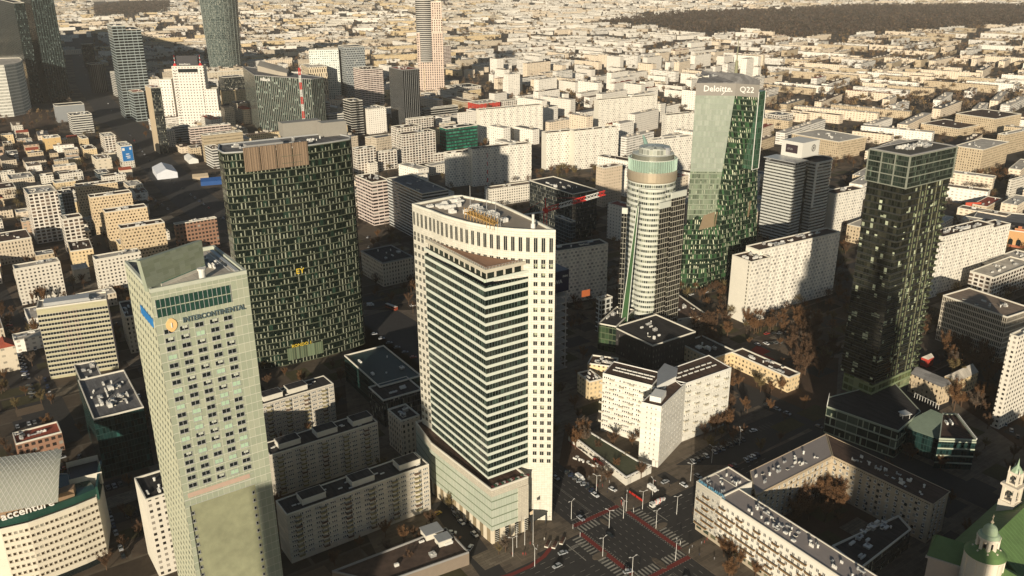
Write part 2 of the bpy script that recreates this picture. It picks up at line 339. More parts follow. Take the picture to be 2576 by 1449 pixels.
# ---------------------------------------------------------------- rooftop units, shared meshes
def _unit(kind):
    m = MB()
    if kind == 0: m.box((0, 0, 0), (1, 1, 1)); m.box((0, 0, 1), (0.7, 0.7, 0.12))
    elif kind == 1:
        m.box((0, 0, 0), (1, 1, 0.75)); m.box((0, 0, 0.75), (1.06, 1.2, 0.1))
        for k in (-0.35, 0, 0.35): m.box((k, 0, 0.85), (0.12, 0.5, 0.25))
    else:
        m.tube((0, 0, 0), (0, 0, 0.8), 0.3, n=8); m.tube((0, 0, 0.8), (0, 0, 1.0), 0.45, 0.2, n=8)
    return m.mesh('rooftop_unit', [M_UNIT])
def _unit2(kind):
    m = MB()
    if kind == 0:   # duct run with a bend
        m.box((-0.1, 0, 0.25), (0.8, 0.3, 0.35)); m.box((0.38, 0.25, 0.25), (0.16, 0.6, 0.35))
        for x in (-0.4, 0, 0.35): m.box((x, 0, 0), (0.04, 0.34, 0.25))
        m.box((-0.45, 0, 0.2), (0.14, 0.6, 0.8))
        return m.mesh('rooftop_unit', [M_METAL])
    if kind == 1:   # skylight frame
        m.box((0, 0, 0), (1, 1, 0.5)); m.box((0, 0, 0.5), (0.9, 0.86, 0.2), taper=0.75, mi=1); return m.mesh('rooftop_unit', [M_CREAM, M_DARK])
    m.box((0, 0, 0), (1, 1, 0.8), mi=1); m.box((0, 0, 0.8), (1.08, 1.08, 0.08)); m.box((0.2, 0.1, 0.88), (0.3, 0.4, 0.5), mi=1)
    m.tube((-0.25, -0.2, 0.88), (-0.25, -0.2, 1.1), 0.17, n=8); return m.mesh('rooftop_unit', [M_UNIT, M_GREY])
UNIT = [_unit(k) for k in range(3)] + [_unit2(k) for k in range(3)]
UNITNAME = ['roof_box', 'vent_row', 'roof_cowl', 'roof_duct', 'roof_hatch', 'roof_plant']
def units(root, c, ang, L, W, z, n, rnd, big=1.0, parent=None):
    for k in range(n):
        kind = rnd.choice([0, 1, 1, 2, 2, 3, 4, 5, 5])
        if kind == 3: sx, sy, sz = rnd.uniform(4, 8) * big, rnd.uniform(2, 4) * big, rnd.uniform(1.2, 2)
        elif kind in (0, 4, 5): sx, sy, sz = rnd.uniform(1.2, 4) * big, rnd.uniform(1, 3) * big, rnd.uniform(0.8, 2.2) * big
        elif kind == 1: sx, sy, sz = rnd.uniform(2, 5) * big, rnd.uniform(0.6, 1.1) * big, rnd.uniform(0.9, 1.6)
        else: sx = sy = rnd.uniform(0.9, 1.8); sz = rnd.uniform(1, 2)
        u = rnd.uniform(0.12, 0.88) * L; v = rnd.uniform(0.2, 0.8) * W
        p = off(off(c, ang, u), ang + 90, v)
        L0 = root.location
        put(UNITNAME[kind], UNIT[kind], parent or root, (p[0] - L0[0], p[1] - L0[1], z - L0[2]), radians(ang + (90 if L < W else 0)), (sx, sy, sz))
def resolve(xf, yt, yb):
    if yb > 0:
        xb = xf + (1318 - xf) * (yb - yt) / (6507 - yt)
        c = P(xb, yb); return c, zat(c[0], c[1], yt)
    return P(xf, yt, -yb), -yb
BOXES = []
def bld(label, st, xf, yt, yb, xl, xr, ang=35, name='apartment_building', cat='building', roof='tan', par=None, ph=0.9, n=5, group=None,
        W=None, L=None, st2=None, z0=0.0, root=None, big=1.0, pname=None, ridge=0, s2=None):
    c, h = resolve(xf, yt, yb)
    if L is None: L = reach(c, ang, h, xr)
    if W is None: W = min(reach(c, ang + 90, h, xl), 32 if xf < 700 else 75)
    poly = rect(c, ang, L, W)
    return mass(label, st, poly, h, name, cat, roof, par, ph, n, group, st2, z0, root, big, ang, L, W, pname, ridge, s2)
def mass(label, st, poly, h, name='apartment_building', cat='building', roof='tan', par=None, ph=0.9, n=5, group=None, st2=None, z0=0.0, root=None,
         big=1.0, ang=35, L=10, W=10, pname=None, ridge=0, s2=None):
    rnd = random.Random(int(abs(poly[0][0] * 13 + poly[0][1] * 7)))
    own = root is None
    if own: root = thing(name, label, cat, (poly[0][0], poly[0][1], z0), 0, group)
    BOXES.append((poly, h))
    wm = MB(); wm.prism(poly, z0, h, cap=False, u0=rnd.randint(0, 9) * 0.0)
    if st2:   # different treatment of the two short sides
        k = 0
        s = s2 or ((1, 3) if L > W else (0, 2))
        wm.mi = [1 if i in s else 0 for i in range(len(wm.f))]
        part(pname or 'wall', wm, [FM(st), FM(st2)], root)
    else: part(pname or 'wall', wm, FM(st), root)
    if ridge:
        r = MB(); a, b, c_, d_ = poly[:4]
        ov = 0.4
        if L >= W:
            r0 = ((a[0] + d_[0]) / 2, (a[1] + d_[1]) / 2, h + ridge); r1 = ((b[0] + c_[0]) / 2, (b[1] + c_[1]) / 2, h + ridge)
            q4 = [(p[0], p[1], h) for p in poly]
            r.quad([q4[0], q4[1], r1, r0]); r.quad([q4[2], q4[3], r0, r1]); r.quad([q4[1], q4[2], r1]); r.quad([q4[3], q4[0], r0])
        else:
            r0 = ((a[0] + b[0]) / 2, (a[1] + b[1]) / 2, h + ridge); r1 = ((d_[0] + c_[0]) / 2, (d_[1] + c_[1]) / 2, h + ridge)
            q4 = [(p[0], p[1], h) for p in poly]
            r.quad([q4[1], q4[2], r1, r0]); r.quad([q4[3], q4[0], r0, r1]); r.quad([q4[0], q4[1], r0]); r.quad([q4[2], q4[3], r1])
        part('roof', r, ROOFS[roof], root)
    else:
        rp = roofpart(root, poly, h, ROOFS[roof] if isinstance(roof, str) else roof, par or M_CREAM, ph)
        if n: units(root, poly[0], ang, L, W, h, n, rnd, big, rp)
    return root
# ---------------------------------------------------------------- windows as parts
def winmesh(name, w, h, frame, pane, mull=1, sill=True, blind=None):
    """a window on a wall facing -Y: frame, pane and sill, origin at the middle of its foot"""
    m = MB(); f = 0.12
    m.box((0, -0.03, 0), (w, 0.06, h), mi=1)
    for x in [-w / 2 + f / 2, w / 2 - f / 2] + [w * (k + 1) / (mull + 1) - w / 2 for k in range(mull)]: m.box((x, -0.06, 0), (f, 0.12, h))
    m.box((0, -0.063, -0.001), (w + 0.01, 0.125, f)); m.box((0, -0.063, h - f), (w + 0.01, 0.126, f))
    if sill: m.box((0, -0.12, -0.12), (w + 0.3, 0.24, 0.1))
    if blind: m.box((w * 0.1, -0.035, h * 0.45), (w * 0.55, 0.07, h * 0.5), mi=2)
    return m.mesh(name, [frame, pane] + ([blind] if blind else []))
def windows(root, spots, ang, metas, name='window', cap=100):
    """spots = [(x, y, z)] world; walls face ang-90"""
    rnd = random.Random(len(spots)); L = root.location
    near = sorted(spots, key=lambda p: (p[0] ** 2 + p[1] ** 2 + (p[2] - CAM_H) ** 2))
    for p in near[:cap]:
        put(name, rnd.choice(metas), root, (p[0] - L[0], p[1] - L[1], p[2] - L[2]), radians(ang))
    rest = near[cap:]
    if rest:
        me = bpy.data.meshes.new(name); bm = []
        vs, fs, mi = [], [], []; a = radians(ang); ca, sa = cos(a), sin(a)
        src = metas[0]; sv = [tuple(v.co) for v in src.vertices]; sf = [(tuple(p.vertices), p.material_index) for p in src.polygons]
        for p in rest:
            src = rnd.choice(metas); b = len(vs)
            for v in src.vertices:
                x, y, z = v.co; vs.append((p[0] - L[0] + x * ca - y * sa, p[1] - L[1] + x * sa + y * ca, p[2] - L[2] + z))
            for q_ in src.polygons: fs.append(tuple(b + i for i in q_.vertices)); mi.append(min(q_.material_index, len(metas[0].materials) - 1))
        me.from_pydata(vs, [], fs)
        for m in metas[0].materials: me.materials.append(m)
        me.polygons.foreach_set('material_index', mi)
        o = put(name + '_rest', me, root); o['kind'] = 'stuff'
def text(root, s, p, ang, size, mat, name='sign_lettering', ext=0.15, bold=0.02, sx=1.0):
    c = bpy.data.curves.new(name, 'FONT'); c.body = s; c.size = size; c.extrude = ext; c.offset = bold; c.resolution_u = 2
    c.materials.append(mat); c.align_x = 'LEFT'
    t = bpy.data.objects.new(name, c); me = bpy.data.meshes.new_from_object(t); bpy.data.objects.remove(t)
    o = bpy.data.objects.new(name, me); COL.objects.link(o); o.parent = root
    L = root.location; o.location = (p[0] - L[0], p[1] - L[1], p[2] - L[2]); o.rotation_euler = (pi / 2, 0, radians(ang)); o.scale = (sx, 1, 1)
    return o
# ================================================================ hotel tower, left foreground
def hotel():
    h = 150.0
    c = P(378.2, 738, h); a = 35.2; L = 31.1; W = 34.3
    R = thing('hotel_tower', 'tall pale green panelled hotel tower with slanted rooftop wall and lettering under its crown', 'tower', (c[0], c[1], 0))
    fr = off(c, a, L); zn = 70.0
    panel = facade('hotel_panels', bay=1.95, floor=3.3, ww=0.94, wh=0.95, wall=(0.6, 0.6, 0.48), glass=(0.34, 0.37, 0.27), blind=(0.4, 0.42, 0.31), pb=0.3, glassr=0.45, wallr=0.5, dirt=0.1, bv=0.93, gv=0.96)
    side = facade('hotel_side', bay=3.4, floor=3.3, ww=0.5, wh=0.42, wall=(0.5, 0.5, 0.36), glass=(0.12, 0.14, 0.11), blind=(0.25, 0.27, 0.2), pb=0.4, glassr=0.3, shift=0.5, bv=0.8)
    m = MB(); pl = rect(c, a, L, W); m.prism(pl, zn, h, cap=False, bottom=True)
    m.mi = [0, 1, 1, 1] + [0] * (len(m.f) - 4)
    part('tower_wall', m, [panel, M_GREY], R)
    m = MB(); m.quad([(pl[3][0], pl[3][1], 0), (pl[0][0], pl[0][1], 0), (pl[0][0], pl[0][1], h), (pl[3][0], pl[3][1], h)], [(0, 0), (W, 0), (W, h), (0, h)])
    # push the window side 5 cm proud
    n_ = e(a + 180); m.v = [(x + n_[0] * 0.05, y + n_[1] * 0.05, z) for x, y, z in m.v]
    # keep 2 m of plain panel next to the front edge
    part('side_wall', m, side, R)
    nl = L * 0.80
    low = [c, off(c, a, 1.5), off(off(c, a, 1.5), a + 90, 0.5), off(off(c, a, nl), a + 90, 0.5), off(c, a, nl), fr, off(fr, a + 90, W), off(c, a + 90, W)]
    m = MB(); m.prism(low, 0, zn - 0.003, cap=False)
    m.mi = [0, 1, 1, 1, 0, 0, 0, 0]
    conc = plain('olive_concrete', (0.27, 0.275, 0.17), 0.8, 0.32, 0.3)
    part('lower_wall', m, [panel, conc], R)
    m = MB()
    for k in range(3): m.box((*off(off(c, a, nl / 2), a + 90, -0.05), zn + 0.2 + k * 2.3), (nl - 0.2, 0.12, 0.12), a)
    m.box((*off(off(c, a, nl / 2), a + 90, -0.06), zn + 3.4), (nl - 3, 0.14, 1.8), a, mi=1)
    part('cornice_band', m, [M_METAL, plain('pink_panel', (0.5, 0.36, 0.28), 0.6)], R)
    wa = winmesh('window', 2.9, 1.7, M_METAL, G_DARK, 1); wb = winmesh('window', 2.9, 1.7, M_METAL, G_DARK, 1, blind=plain('blind_pale', (0.5, 0.52, 0.42)))
    wc = winmesh('window', 2.9, 1.7, M_METAL, plain('blind_green', (0.4, 0.55, 0.38), 0.4), 1)
    sp = []
    for r in range(20):
        z = 136.0 - r * 3.06 - 0.8
        for f in (0.117, 0.275, 0.432, 0.588, 0.737): p = off(off(c, a, L * f), a, 0); sp.append((p[0], p[1], z))
    windows(R, sp, a, [wa, wa, wa, wb, wc] , 'window')
    # side windows cut in the lower part
    w2 = winmesh('window', 1.0, 1.3, M_METAL, G_DARK, 0)
    sp = []
    for r in range(20):
        z = zn - 4 - r * 3.3
        for f, dd in ((0.075, 0.46), (0.775, 0.46)): p = off(off(c, a, L * f), a + 90, dd); sp.append((p[0], p[1], z))
    windows(R, sp, a, [w2], 'window')
    # restaurant glazing, two storeys
    for r, (z0, z1) in enumerate(((144.6, 147.4), (141.4, 144.2))):
        m = MB(); f0, f1 = 0.03, 0.80
        m.box((*off(off(c, a, L * (f0 + f1) / 2), a + 90, -0.02), z0), (L * (f1 - f0), 0.3, z1 - z0), a, mi=0)
        for k in range(17): m.box((*off(off(c, a, L * (f0 + (f1 - f0) * k / 16)), a + 90, -0.06), z0 - 0.1), (0.14, 0.4, z1 - z0 + 0.2), a, mi=1)
        part('crown_glazing', m, [G_GREEN, M_METAL], R)
    bl = plain('sign_slate', (0.1, 0.14, 0.15), 0.5)
    p = off(off(c, a, L * 0.27), a + 90, -0.25)
    o = text(R, 'InterContinental'.upper(), (p[0], p[1], 137.9), a, 2.6, bl, ext=0.2, bold=0.03, sx=0.82)
    m = MB(); q0 = off(off(c, a, L * 0.155), a + 90, -0.3)
    pts = []
    for k in range(24):
        t = 2 * pi * k / 24; r = 1.75 if 1 else 0
        x = r * sin(t); z = 2.1 * cos(t) * (1 + 0.12 * (abs(cos(t)) > 0.95)); pts.append((x, z))
    f = [(q0[0] + e(a)[0] * x, q0[1] + e(a)[1] * x, 138.0 + z) for x, z in pts]
    b_ = [(x + n[0], y + n[1], z) for (x, y, z), n in [(v, (e(a + 90)[0] * 0.3, e(a + 90)[1] * 0.3)) for v in f]]
    m.quad(f[::-1])
    for k in range(24): j = (k + 1) % 24; m.quad([f[k], f[j], b_[j], b_[k]])
    part('emblem', m, plain('emblem_gold', (0.75, 0.5, 0.22), 0.4), R)
    text(R, 'I', (*off(off(q0, a, -0.35), a + 90, -0.1), 137.2), a, 2.4, M_WHITE, name='emblem_letter')
    m = MB(); q1 = off(c, a + 90, 20); 
    for k in range(6): m.box((*off(off(c, a + 180, 0.25), a + 90, 3.5 + k * 2.6), 137.5), (0.3, 2.2, 3.0), a)
    part('side_sign', m, plain('sign_blue', (0.03, 0.2, 0.5), 0.5), R)
    roofpart(R, pl, h, ROOFS['light'], plain('hotel_parapet', (0.5, 0.52, 0.42)), 1.3, 0.9)
    # the slanted wall that crosses the roof
    b0 = P(374, 735, h); b1 = P(517, 676, h)
    ang = math.degrees(atan2(b1[1] - b0[1], b1[0] - b0[0]))
    LL = hypot(b1[0] - b0[0], b1[1] - b0[1])
    m = MB(); t = 1.6
    ns = e(ang + 90)
    A0 = (b0[0], b0[1], h); A1 = (b1[0], b1[1], h); T0 = (b0[0] - 0.8, b0[1] - 0.8, zat(b0[0], b0[1], 655)); T1 = (b1[0], b1[1], zat(b1[0], b1[1], 605))
    B = [(x + ns[0] * t, y + ns[1] * t, z) for x, y, z in (A0, A1, T1, T0)]
    Fp = [A0, A1, T1, T0]
    m.quad(Fp, [(0, 0), (LL, 0), (LL, 15), (0, 15)]); m.quad(B[::-1], [(0, 0)] * 4)
    for k in range(4): j = (k + 1) % 4; m.quad([Fp[j], Fp[k], B[k], B[j]])
    part('roof_wall', m, facade('zinc_sheet', bay=2.3, floor=1.7, ww=0.97, wh=0.97, wall=(0.3, 0.33, 0.25), glass=(0.26, 0.29, 0.2), blind=(0.31, 0.34, 0.25), pb=0.5, glassr=0.5, wallr=0.5, bv=0.92, gv=0.9), R)
    g0 = P(407, 722, h); g1 = P(518, 676, h); a2 = math.degrees(atan2(g1[1] - g0[1], g1[0] - g0[0])); l2 = hypot(g1[0] - g0[0], g1[1] - g0[1])
    m = MB()
    for k in range(14):
        s0, s1 = l2 * k / 14 + 0.08, l2 * (k + 1) / 14 - 0.08
        p0, p1 = off(g0, a2, s0), off(g0, a2, s1)
        m.quad([(*p0, h + 1.2), (*p1, h + 1.2), (*off(p1, a2 + 90, 3.4), h + 3.6), (*off(p0, a2 + 90, 3.4), h + 3.6)])
    m.box((*off(off(g0, a2, l2 / 2), a2 + 90, 1.6), h), (l2, 3.2, 1.1), a2, mi=1)
    part('skylight', m, [plain('skylight_green', (0.02, 0.2, 0.14), 0.15, spec=0.6), M_CREAM], R)
    p = P(510, 702, h); m = MB(); m.tube((*p, h), (*p, h + 3.2), 1.1, n=12); m.tube((*p, h + 3.2), (*p, h + 3.8), 1.4, n=12)
    part('roof_vent_drum', m, M_UNIT, R)
    units(R, off(off(c, a, L * 0.55), a + 90, W * 0.25), a, L * 0.35, W * 0.5, h + 0.1, 9, random.Random(3), 0.6)
    # dark well at the rear left
    t_ = [P(322, 671, h + 0.2), P(365, 706, h + 0.2), P(352, 664, h + 0.2)]
    m = MB(); m.prism(t_, h + 0.05, h + 0.3); part('roof_well', m, M_DARK, R)
    m = MB(); q_ = off(off(c, a, L - 4.5), a + 90, 4)
    m.tube((*q_, h + 1), (*off(q_, a + 90, 24), h + 1), 0.15); m.box((*off(off(c, a, L - 2.2), a + 90, 17), h), (1.2, 28, 0.8), a)
    part('maintenance_rail', m, M_METAL, R)
    BOXES.append((pl, h))
hotel()
# ================================================================ striped prow tower, centre
def prow_tower():
    F = P(1228.7, 1213.7, 28.27); a = 33.5; zt = 130.4
    R = thing('office_tower', 'white office tower with a striped glass prow before a curved windowed slab, at the crossroads', 'tower', (F[0], F[1], 0))
    body = facade('prow_glass', bay=1.45, floor=3.94, ww=0.9, wh=1.0, wall=(0.16, 0.2, 0.17), glass=(0.008, 0.014, 0.011), blind=(0.05, 0.08, 0.06), pb=0.1, glassr=0.08)
    cw = plain('prow_white', (0.62, 0.65, 0.55), 0.5, 0.06); stone = facade('slab_stone', bay=1.25, floor=0.985, ww=0.97, wh=0.96, wall=(0.5, 0.47, 0.38), glass=(0.66, 0.63, 0.53), blind=(0.62, 0.59, 0.49), pb=0.4, glassr=0.6, dirt=0.06, bv=0.97, gv=0.98)
    pl = rect(F, a, 27, 52.5); ztop = 122.5
    m = MB(); m.prism(pl, 31, ztop, cap=False); part('prow_glazing', m, body, R)
    LR, LW = 24.5, 52.5
    for k in range(25):
        z = 30.2 + k * (125.6 - 31.6) / 24
        m = MB(); ou = [off(off(F, a, LR), a - 90, 0.0), off(off(F, a, LR), a - 90, 0.28)]
        f2 = off(off(F, a, -0.28), a - 90, 0.28)
        l1 = off(off(F, a + 90, LW), a, -0.28); l0 = off(F, a + 90, LW)
        poly = [l0, F, ou[0], ou[1], f2, l1]
        # ring: two flat boxes meeting at the corner
        for A_, B_, o_ in ((F, off(F, a, LR), a - 90), (off(F, a + 90, LW), F, a + 180)):
            A2, B2 = off(A_, o_, 0.28), off(B_, o_, 0.28)
            if o_ == a - 90: A2 = f2
            else: B2 = f2
            hh = 1.36 if k else 1.1
            m.quad([(*A2, z), (*B2, z), (*B2, z + hh), (*A2, z + hh)]); m.quad([(*A2, z + hh), (*B2, z + hh), (*B_, z + hh), (*A_, z + hh)])
            m.quad([(*A_, z), (*B_, z), (*B2, z), (*A2, z)])
        part('spandrel_band', m, cw, R)
    # crown storey, terrace, balustrade
    ins = rect(off(off(F, a, 1.5), a + 90, 1.5), a, 24, 50)
    m = MB(); m.prism(ins, 124.2, 127.6, cap=True); part('crown_storey', m, facade('crown_storey', bay=4.5, floor=40, ww=0.75, wh=1.0, wall=(0.6, 0.55, 0.44), glass=(0.02, 0.025, 0.02), pb=0.0), R)
    m = MB(); tp = rect(off(off(F, a, 0.6), a + 90, 0.6), a, 24.6, 51.6)
    m.prism(tp, 127.8, 129.3, bottom=True); part('terrace_parapet', m, plain('terrace_stone', (0.52, 0.48, 0.38)), R)
    m = MB(); m.prism(inset(tp, 1.6), 129.3, 129.45); part('terrace_deck', m, plain('deck_brown', (0.28, 0.16, 0.1), 0.85, 0.2), R)
    m = MB()
    for A_, dr, LL in ((tp[0], a, 24), (tp[0], a + 90, 50)):
        for k in range(int(LL / 1.6)): q_ = off(A_, dr, k * 1.6 + 0.5); m.box((*q_, 129.3), (0.1, 0.1, 1.1), a)
        q0, q1 = off(A_, dr, 0.3), off(A_, dr, LL); m.tube((*q0, 130.4), (*q1, 130.4), 0.07, n=4)
    part('terrace_railing', m, M_METAL, R)
    m = MB()
    for A_, dr, LL in ((F, a, 24), (F, a + 90, 50)):
        for k in range(int(LL / 1.4)):
            q_ = off(off(A_, dr, k * 1.4), dr + 90 if dr == a else dr - 90, 0.1); m.box((*q_, 124.2), (0.08, 1.2, 1.1) if dr == a + 90 else (1.2, 0.08, 1.1), a)
    part('glass_balustrade', m, plain('pale_green_glass', (0.35, 0.45, 0.33), 0.15, spec=0.6), R)
    # curved slab
    fr = [P(x, y, 142.4) for x, y in ((1036.5, 516.7), (1058, 525), (1084, 533.5), (1110, 544), (1136, 552), (1174, 562.5), (1213.7, 570.5), (1252, 576.5), (1291.5, 580), (1344, 583), (1397, 584))]
    fr = fr[:-1] + [(18.24, 344.03)]
    bk = [P(1338, 553, 142.4), P(1249, 512, 142.4), P(1178, 498, 142.4), P(1162, 494.7, 142.4), P(1140, 496, 142.4)]
    sl = fr + bk
    m = MB(); m.prism(sl, 0, 142.3, cap=False); part('slab_wall', m, stone, R)
    roofpart(R, sl, 142.3, plain('slab_roof_felt', (0.36, 0.3, 0.23), 0.9, 0.25, 0.2), plain('slab_parapet', (0.68, 0.66, 0.56)), 1.0, 0.8)
    w1 = winmesh('window', 1.9, 2.1, stone, G_DARK, 1, sill=False); wt = winmesh('window', 1.9, 6.4, stone, G_DARK, 1, sill=False)
    w1b = winmesh('window', 1.9, 2.1, stone, G_DARK, 1, sill=False, blind=plain('blind_olive', (0.3, 0.33, 0.2)))
    # spots along the curve
    cum = [0]; 
    for p, q_ in zip(fr, fr[1:]): cum.append(cum[-1] + hypot(q_[0] - p[0], q_[1] - p[1]))
    T = cum[-1]; nb = 25
    def at(s):
        for i in range(len(fr) - 1):
            if s <= cum[i + 1] or i == len(fr) - 2:
                k = (s - cum[i]) / (cum[i + 1] - cum[i]); A_, B_ = fr[i], fr[i + 1]
                return (A_[0] + (B_[0] - A_[0]) * k, A_[1] + (B_[1] - A_[1]) * k), math.degrees(atan2(B_[1] - A_[1], B_[0] - A_[0]))
    for i in range(nb):
        p, an = at(T * (i + 0.45) / nb)
        q_ = off(p, an - 90, 0.03)
        L_ = R.location
        put('window', wt, R, (q_[0] - L_[0], q_[1] - L_[1], 133.4), radians(an), (0.9, 1, 1))
        put('window', w1, R, (q_[0] - L_[0], q_[1] - L_[1], 128.2), radians(an))
    sp_r, sp_l = [], []
    for r in range(25):
        z = 31.5 + r * 3.94
        for i in (22, 23, 24):
            p, an = at(T * (i + 0.45) / nb); q_ = off(p, an - 90, 0.03)
            sp_r.append((q_[0], q_[1], z)); ar = an
        for i in (0, 1, 2):
            p, an = at(T * (i + 0.45) / nb); q_ = off(p, an - 90, 0.03); sp_l.append((q_[0], q_[1], z)); al = an
    windows(R, sp_r, ar, [w1, w1, w1, w1b], 'window', 60); windows(R, sp_l, al, [w1], 'window', 40)
    # roof machinery
    rd = random.Random(3)
    for k in range(34):
        u, v = rd.random(), rd.random()
        if u + v > 1: u, v = 1 - u, 1 - v
        A_, B_, C_ = P(1060, 522, 142.4), P(1165, 500, 142.4), P(1330, 572, 142.4)
        p = (A_[0] + (B_[0] - A_[0]) * u * 0.9 + (C_[0] - A_[0]) * v * 0.9, A_[1] + (B_[1] - A_[1]) * u * 0.9 + (C_[1] - A_[1]) * v * 0.9)
        kd = rd.choice([0, 0, 1]); L_ = R.location
        put(UNITNAME[kd], UNIT[kd], R, (p[0] - L_[0], p[1] - L_[1], 142.3), radians(a), (rd.uniform(1.5, 4), rd.uniform(1.2, 2.4), rd.uniform(0.9, 2.2)))
    m = MB(); yl = plain('gantry_yellow', (0.4, 0.24, 0.07), 0.6)
    g0, g1 = P(1168, 532, 145.5), P(1240, 562, 145.5); n_ = 9
    for k in range(n_ + 1):
        x = g0[0] + (g1[0] - g0[0]) * k / n_; y = g0[1] + (g1[1] - g0[1]) * k / n_
        m.tube((x, y, 142.4), (x, y, 147.4), 0.14, n=4); m.tube((x + 2, y + 2, 142.4), (x + 2, y + 2, 147.4), 0.14, n=4)
        m.tube((x, y, 146.6), (x + 2, y + 2, 146.6), 0.12, n=4)
        if k < n_:
            x2 = g0[0] + (g1[0] - g0[0]) * (k + 1) / n_; y2 = g0[1] + (g1[1] - g0[1]) * (k + 1) / n_
            m.tube((x, y, 145.3), (x2, y2, 145.3), 0.14, n=4); m.tube((x + 2, y + 2, 145.3), (x2 + 2, y2 + 2, 145.3), 0.14, n=4)
            m.tube((x, y, 144.4), (x2, y2, 147.2), 0.1, n=4)
    m.box(((g0[0] + g1[0]) / 2 + 1, (g0[1] + g1[1]) / 2 + 1, 144.9), (hypot(g1[0] - g0[0], g1[1] - g0[1]), 2.6, 0.2), math.degrees(atan2(g1[1] - g0[1], g1[0] - g0[0])))
    part('roof_gantry', m, yl, R)
    m = MB()
    for k in range(16):
        x = g0[0] + (g1[0] - g0[0]) * k / 15 + 3; y = g0[1] + (g1[1] - g0[1]) * k / 15 + 3
        m.tube((x, y, 142.4), (x, y, 142.4 + 4.5), 0.1, n=4)
        if k: m.tube((px, py, 148.3), (x, y, 148.3), 0.08, n=4); m.tube((px, py, 144.5), (x, y, 148), 0.06, n=4)
        px, py = x, y
    part('roof_truss', m, M_METAL, R)
    for x, y, hh in ((1224, 505, 9), (1247, 520, 8), (1183, 494, 9)):
        p = P(x, y + 20, 142.4); m = MB(); m.tube((*p, 142.4), (*p, 142.4 + hh), 0.16, 0.07, n=5); part('antenna_mast', m, M_METAL, R)
    p = P(1341, 574, 142.4); m = MB(); m.tube((*p, 142.4), (*p, 148.5), 0.55, n=10); m.tube((*p, 142.4), (*p, 144.5), 1.0, n=10); part('flue', m, M_UNIT, R)
    # podium
    pc = P(1238.3, 1369.3); hp = 28.2
    r1 = P(1329, 1203, hp); l1 = P(1084, 1117.8, hp); l2 = P(1045, 1064.6, hp)
    pod = [pc, r1, off(r1, a + 90, 16), off(l2, a, 24), l2, l1]
    pf = facade('podium_panels', bay=1.3, floor=4.35, ww=0.96, wh=0.86, wall=(0.2, 0.24, 0.16), glass=(0.46, 0.5, 0.4), blind=(0.5, 0.53, 0.43), pb=0.4, glassr=0.3, v0=0.6, wallr=0.4, dirt=0.08, bv=0.93, gv=0.95)
    m = MB(); m.prism(pod, 7, hp - 3.2, cap=False); part('podium_wall', m, pf, R)
    m = MB(); m.prism(pod, hp - 3.2, hp, cap=False); part('podium_band', m, facade('podium_tiles', bay=0.9, floor=0.9, ww=0.94, wh=0.94, wall=(0.36, 0.33, 0.25), glass=(0.58, 0.53, 0.42), blind=(0.55, 0.5, 0.4), pb=0.4, glassr=0.5, bv=0.95, gv=0.95), R)
    m = MB(); m.prism(pod, 0, 7, cap=False); part('podium_base', m, facade('podium_arcade', bay=5.6, floor=60, ww=0.5, wh=1.0, wall=(0.62, 0.55, 0.42), glass=(0.2, 0.16, 0.1), pb=0.0, dirt=0.1), R)
    roofpart(R, pod, hp, ROOFS['brown'], M_CREAM, 1.0, 0.5, 'podium_roof')
    # flank return with blank tiles on the right-hand face
    tile = MATS['podium_tiles']
    m = MB(); q0 = off(pc, math.degrees(atan2(r1[1] - pc[1], r1[0] - pc[0])), hypot(r1[0] - pc[0], r1[1] - pc[1]) * 0.71)
    an = math.degrees(atan2(r1[1] - pc[1], r1[0] - pc[0])); ll = hypot(r1[0] - pc[0], r1[1] - pc[1]) * 0.29
    m.box((*off(off(q0, an, ll / 2), an - 90, 0.0), 7), (ll, 0.5, hp - 10.2), an); part('podium_pier', m, tile, R)
    for k in range(4):
        m = MB(); p = off(off(pc, an, 2.6 + k * 5.2), an - 90, 0.02); m.box((*p, 0.5), (1.9, 0.4, 6.4), an, mi=0)
        for j in range(6): m.box((*off(p, an - 90, 0.1), 1.0 + j), (2.0, 0.35, 0.22), an, mi=1)
        part('shop_window', m, [G_DARK, M_CREAM], R)
    # terrace clutter on the podium roof
    rd = random.Random(11); L_ = R.location
    for k in range(16):
        p = off(off(pc, an, 2 + k * 1.2), an + 90, rd.uniform(1.2, 2.6)); kd = 0
        mm = MB(); mm.tube((*p, hp), (*p, hp + 1.0), 0.5, 0.9, n=7); part('planter', mm, plain('planter_' + str(k % 3), [(0.16, 0.04, 0.04), (0.05, 0.12, 0.07), (0.5, 0.45, 0.4)][k % 3]), R)
    # rear-left annexe wall and entrance canopy
    m = MB(); cn = P(1335, 1282); 
    c0 = P(1312, 1292, 6); m.prism([P(1312, 1290, 6), P(1338, 1312, 6), P(1376, 1290, 6), P(1350, 1268, 6)], 5.4, 6.0, bottom=True)
    for q_ in (P(1314, 1290, 6), P(1338, 1309, 6), P(1373, 1290, 6)): m.tube((*q_, 0), (*q_, 5.5), 0.25)
    part('entrance_canopy', m, M_DARK, R)
    BOXES.append((pl, zt)); BOXES.append((sl, 144)); BOXES.append((pod, hp))
prow_tower()
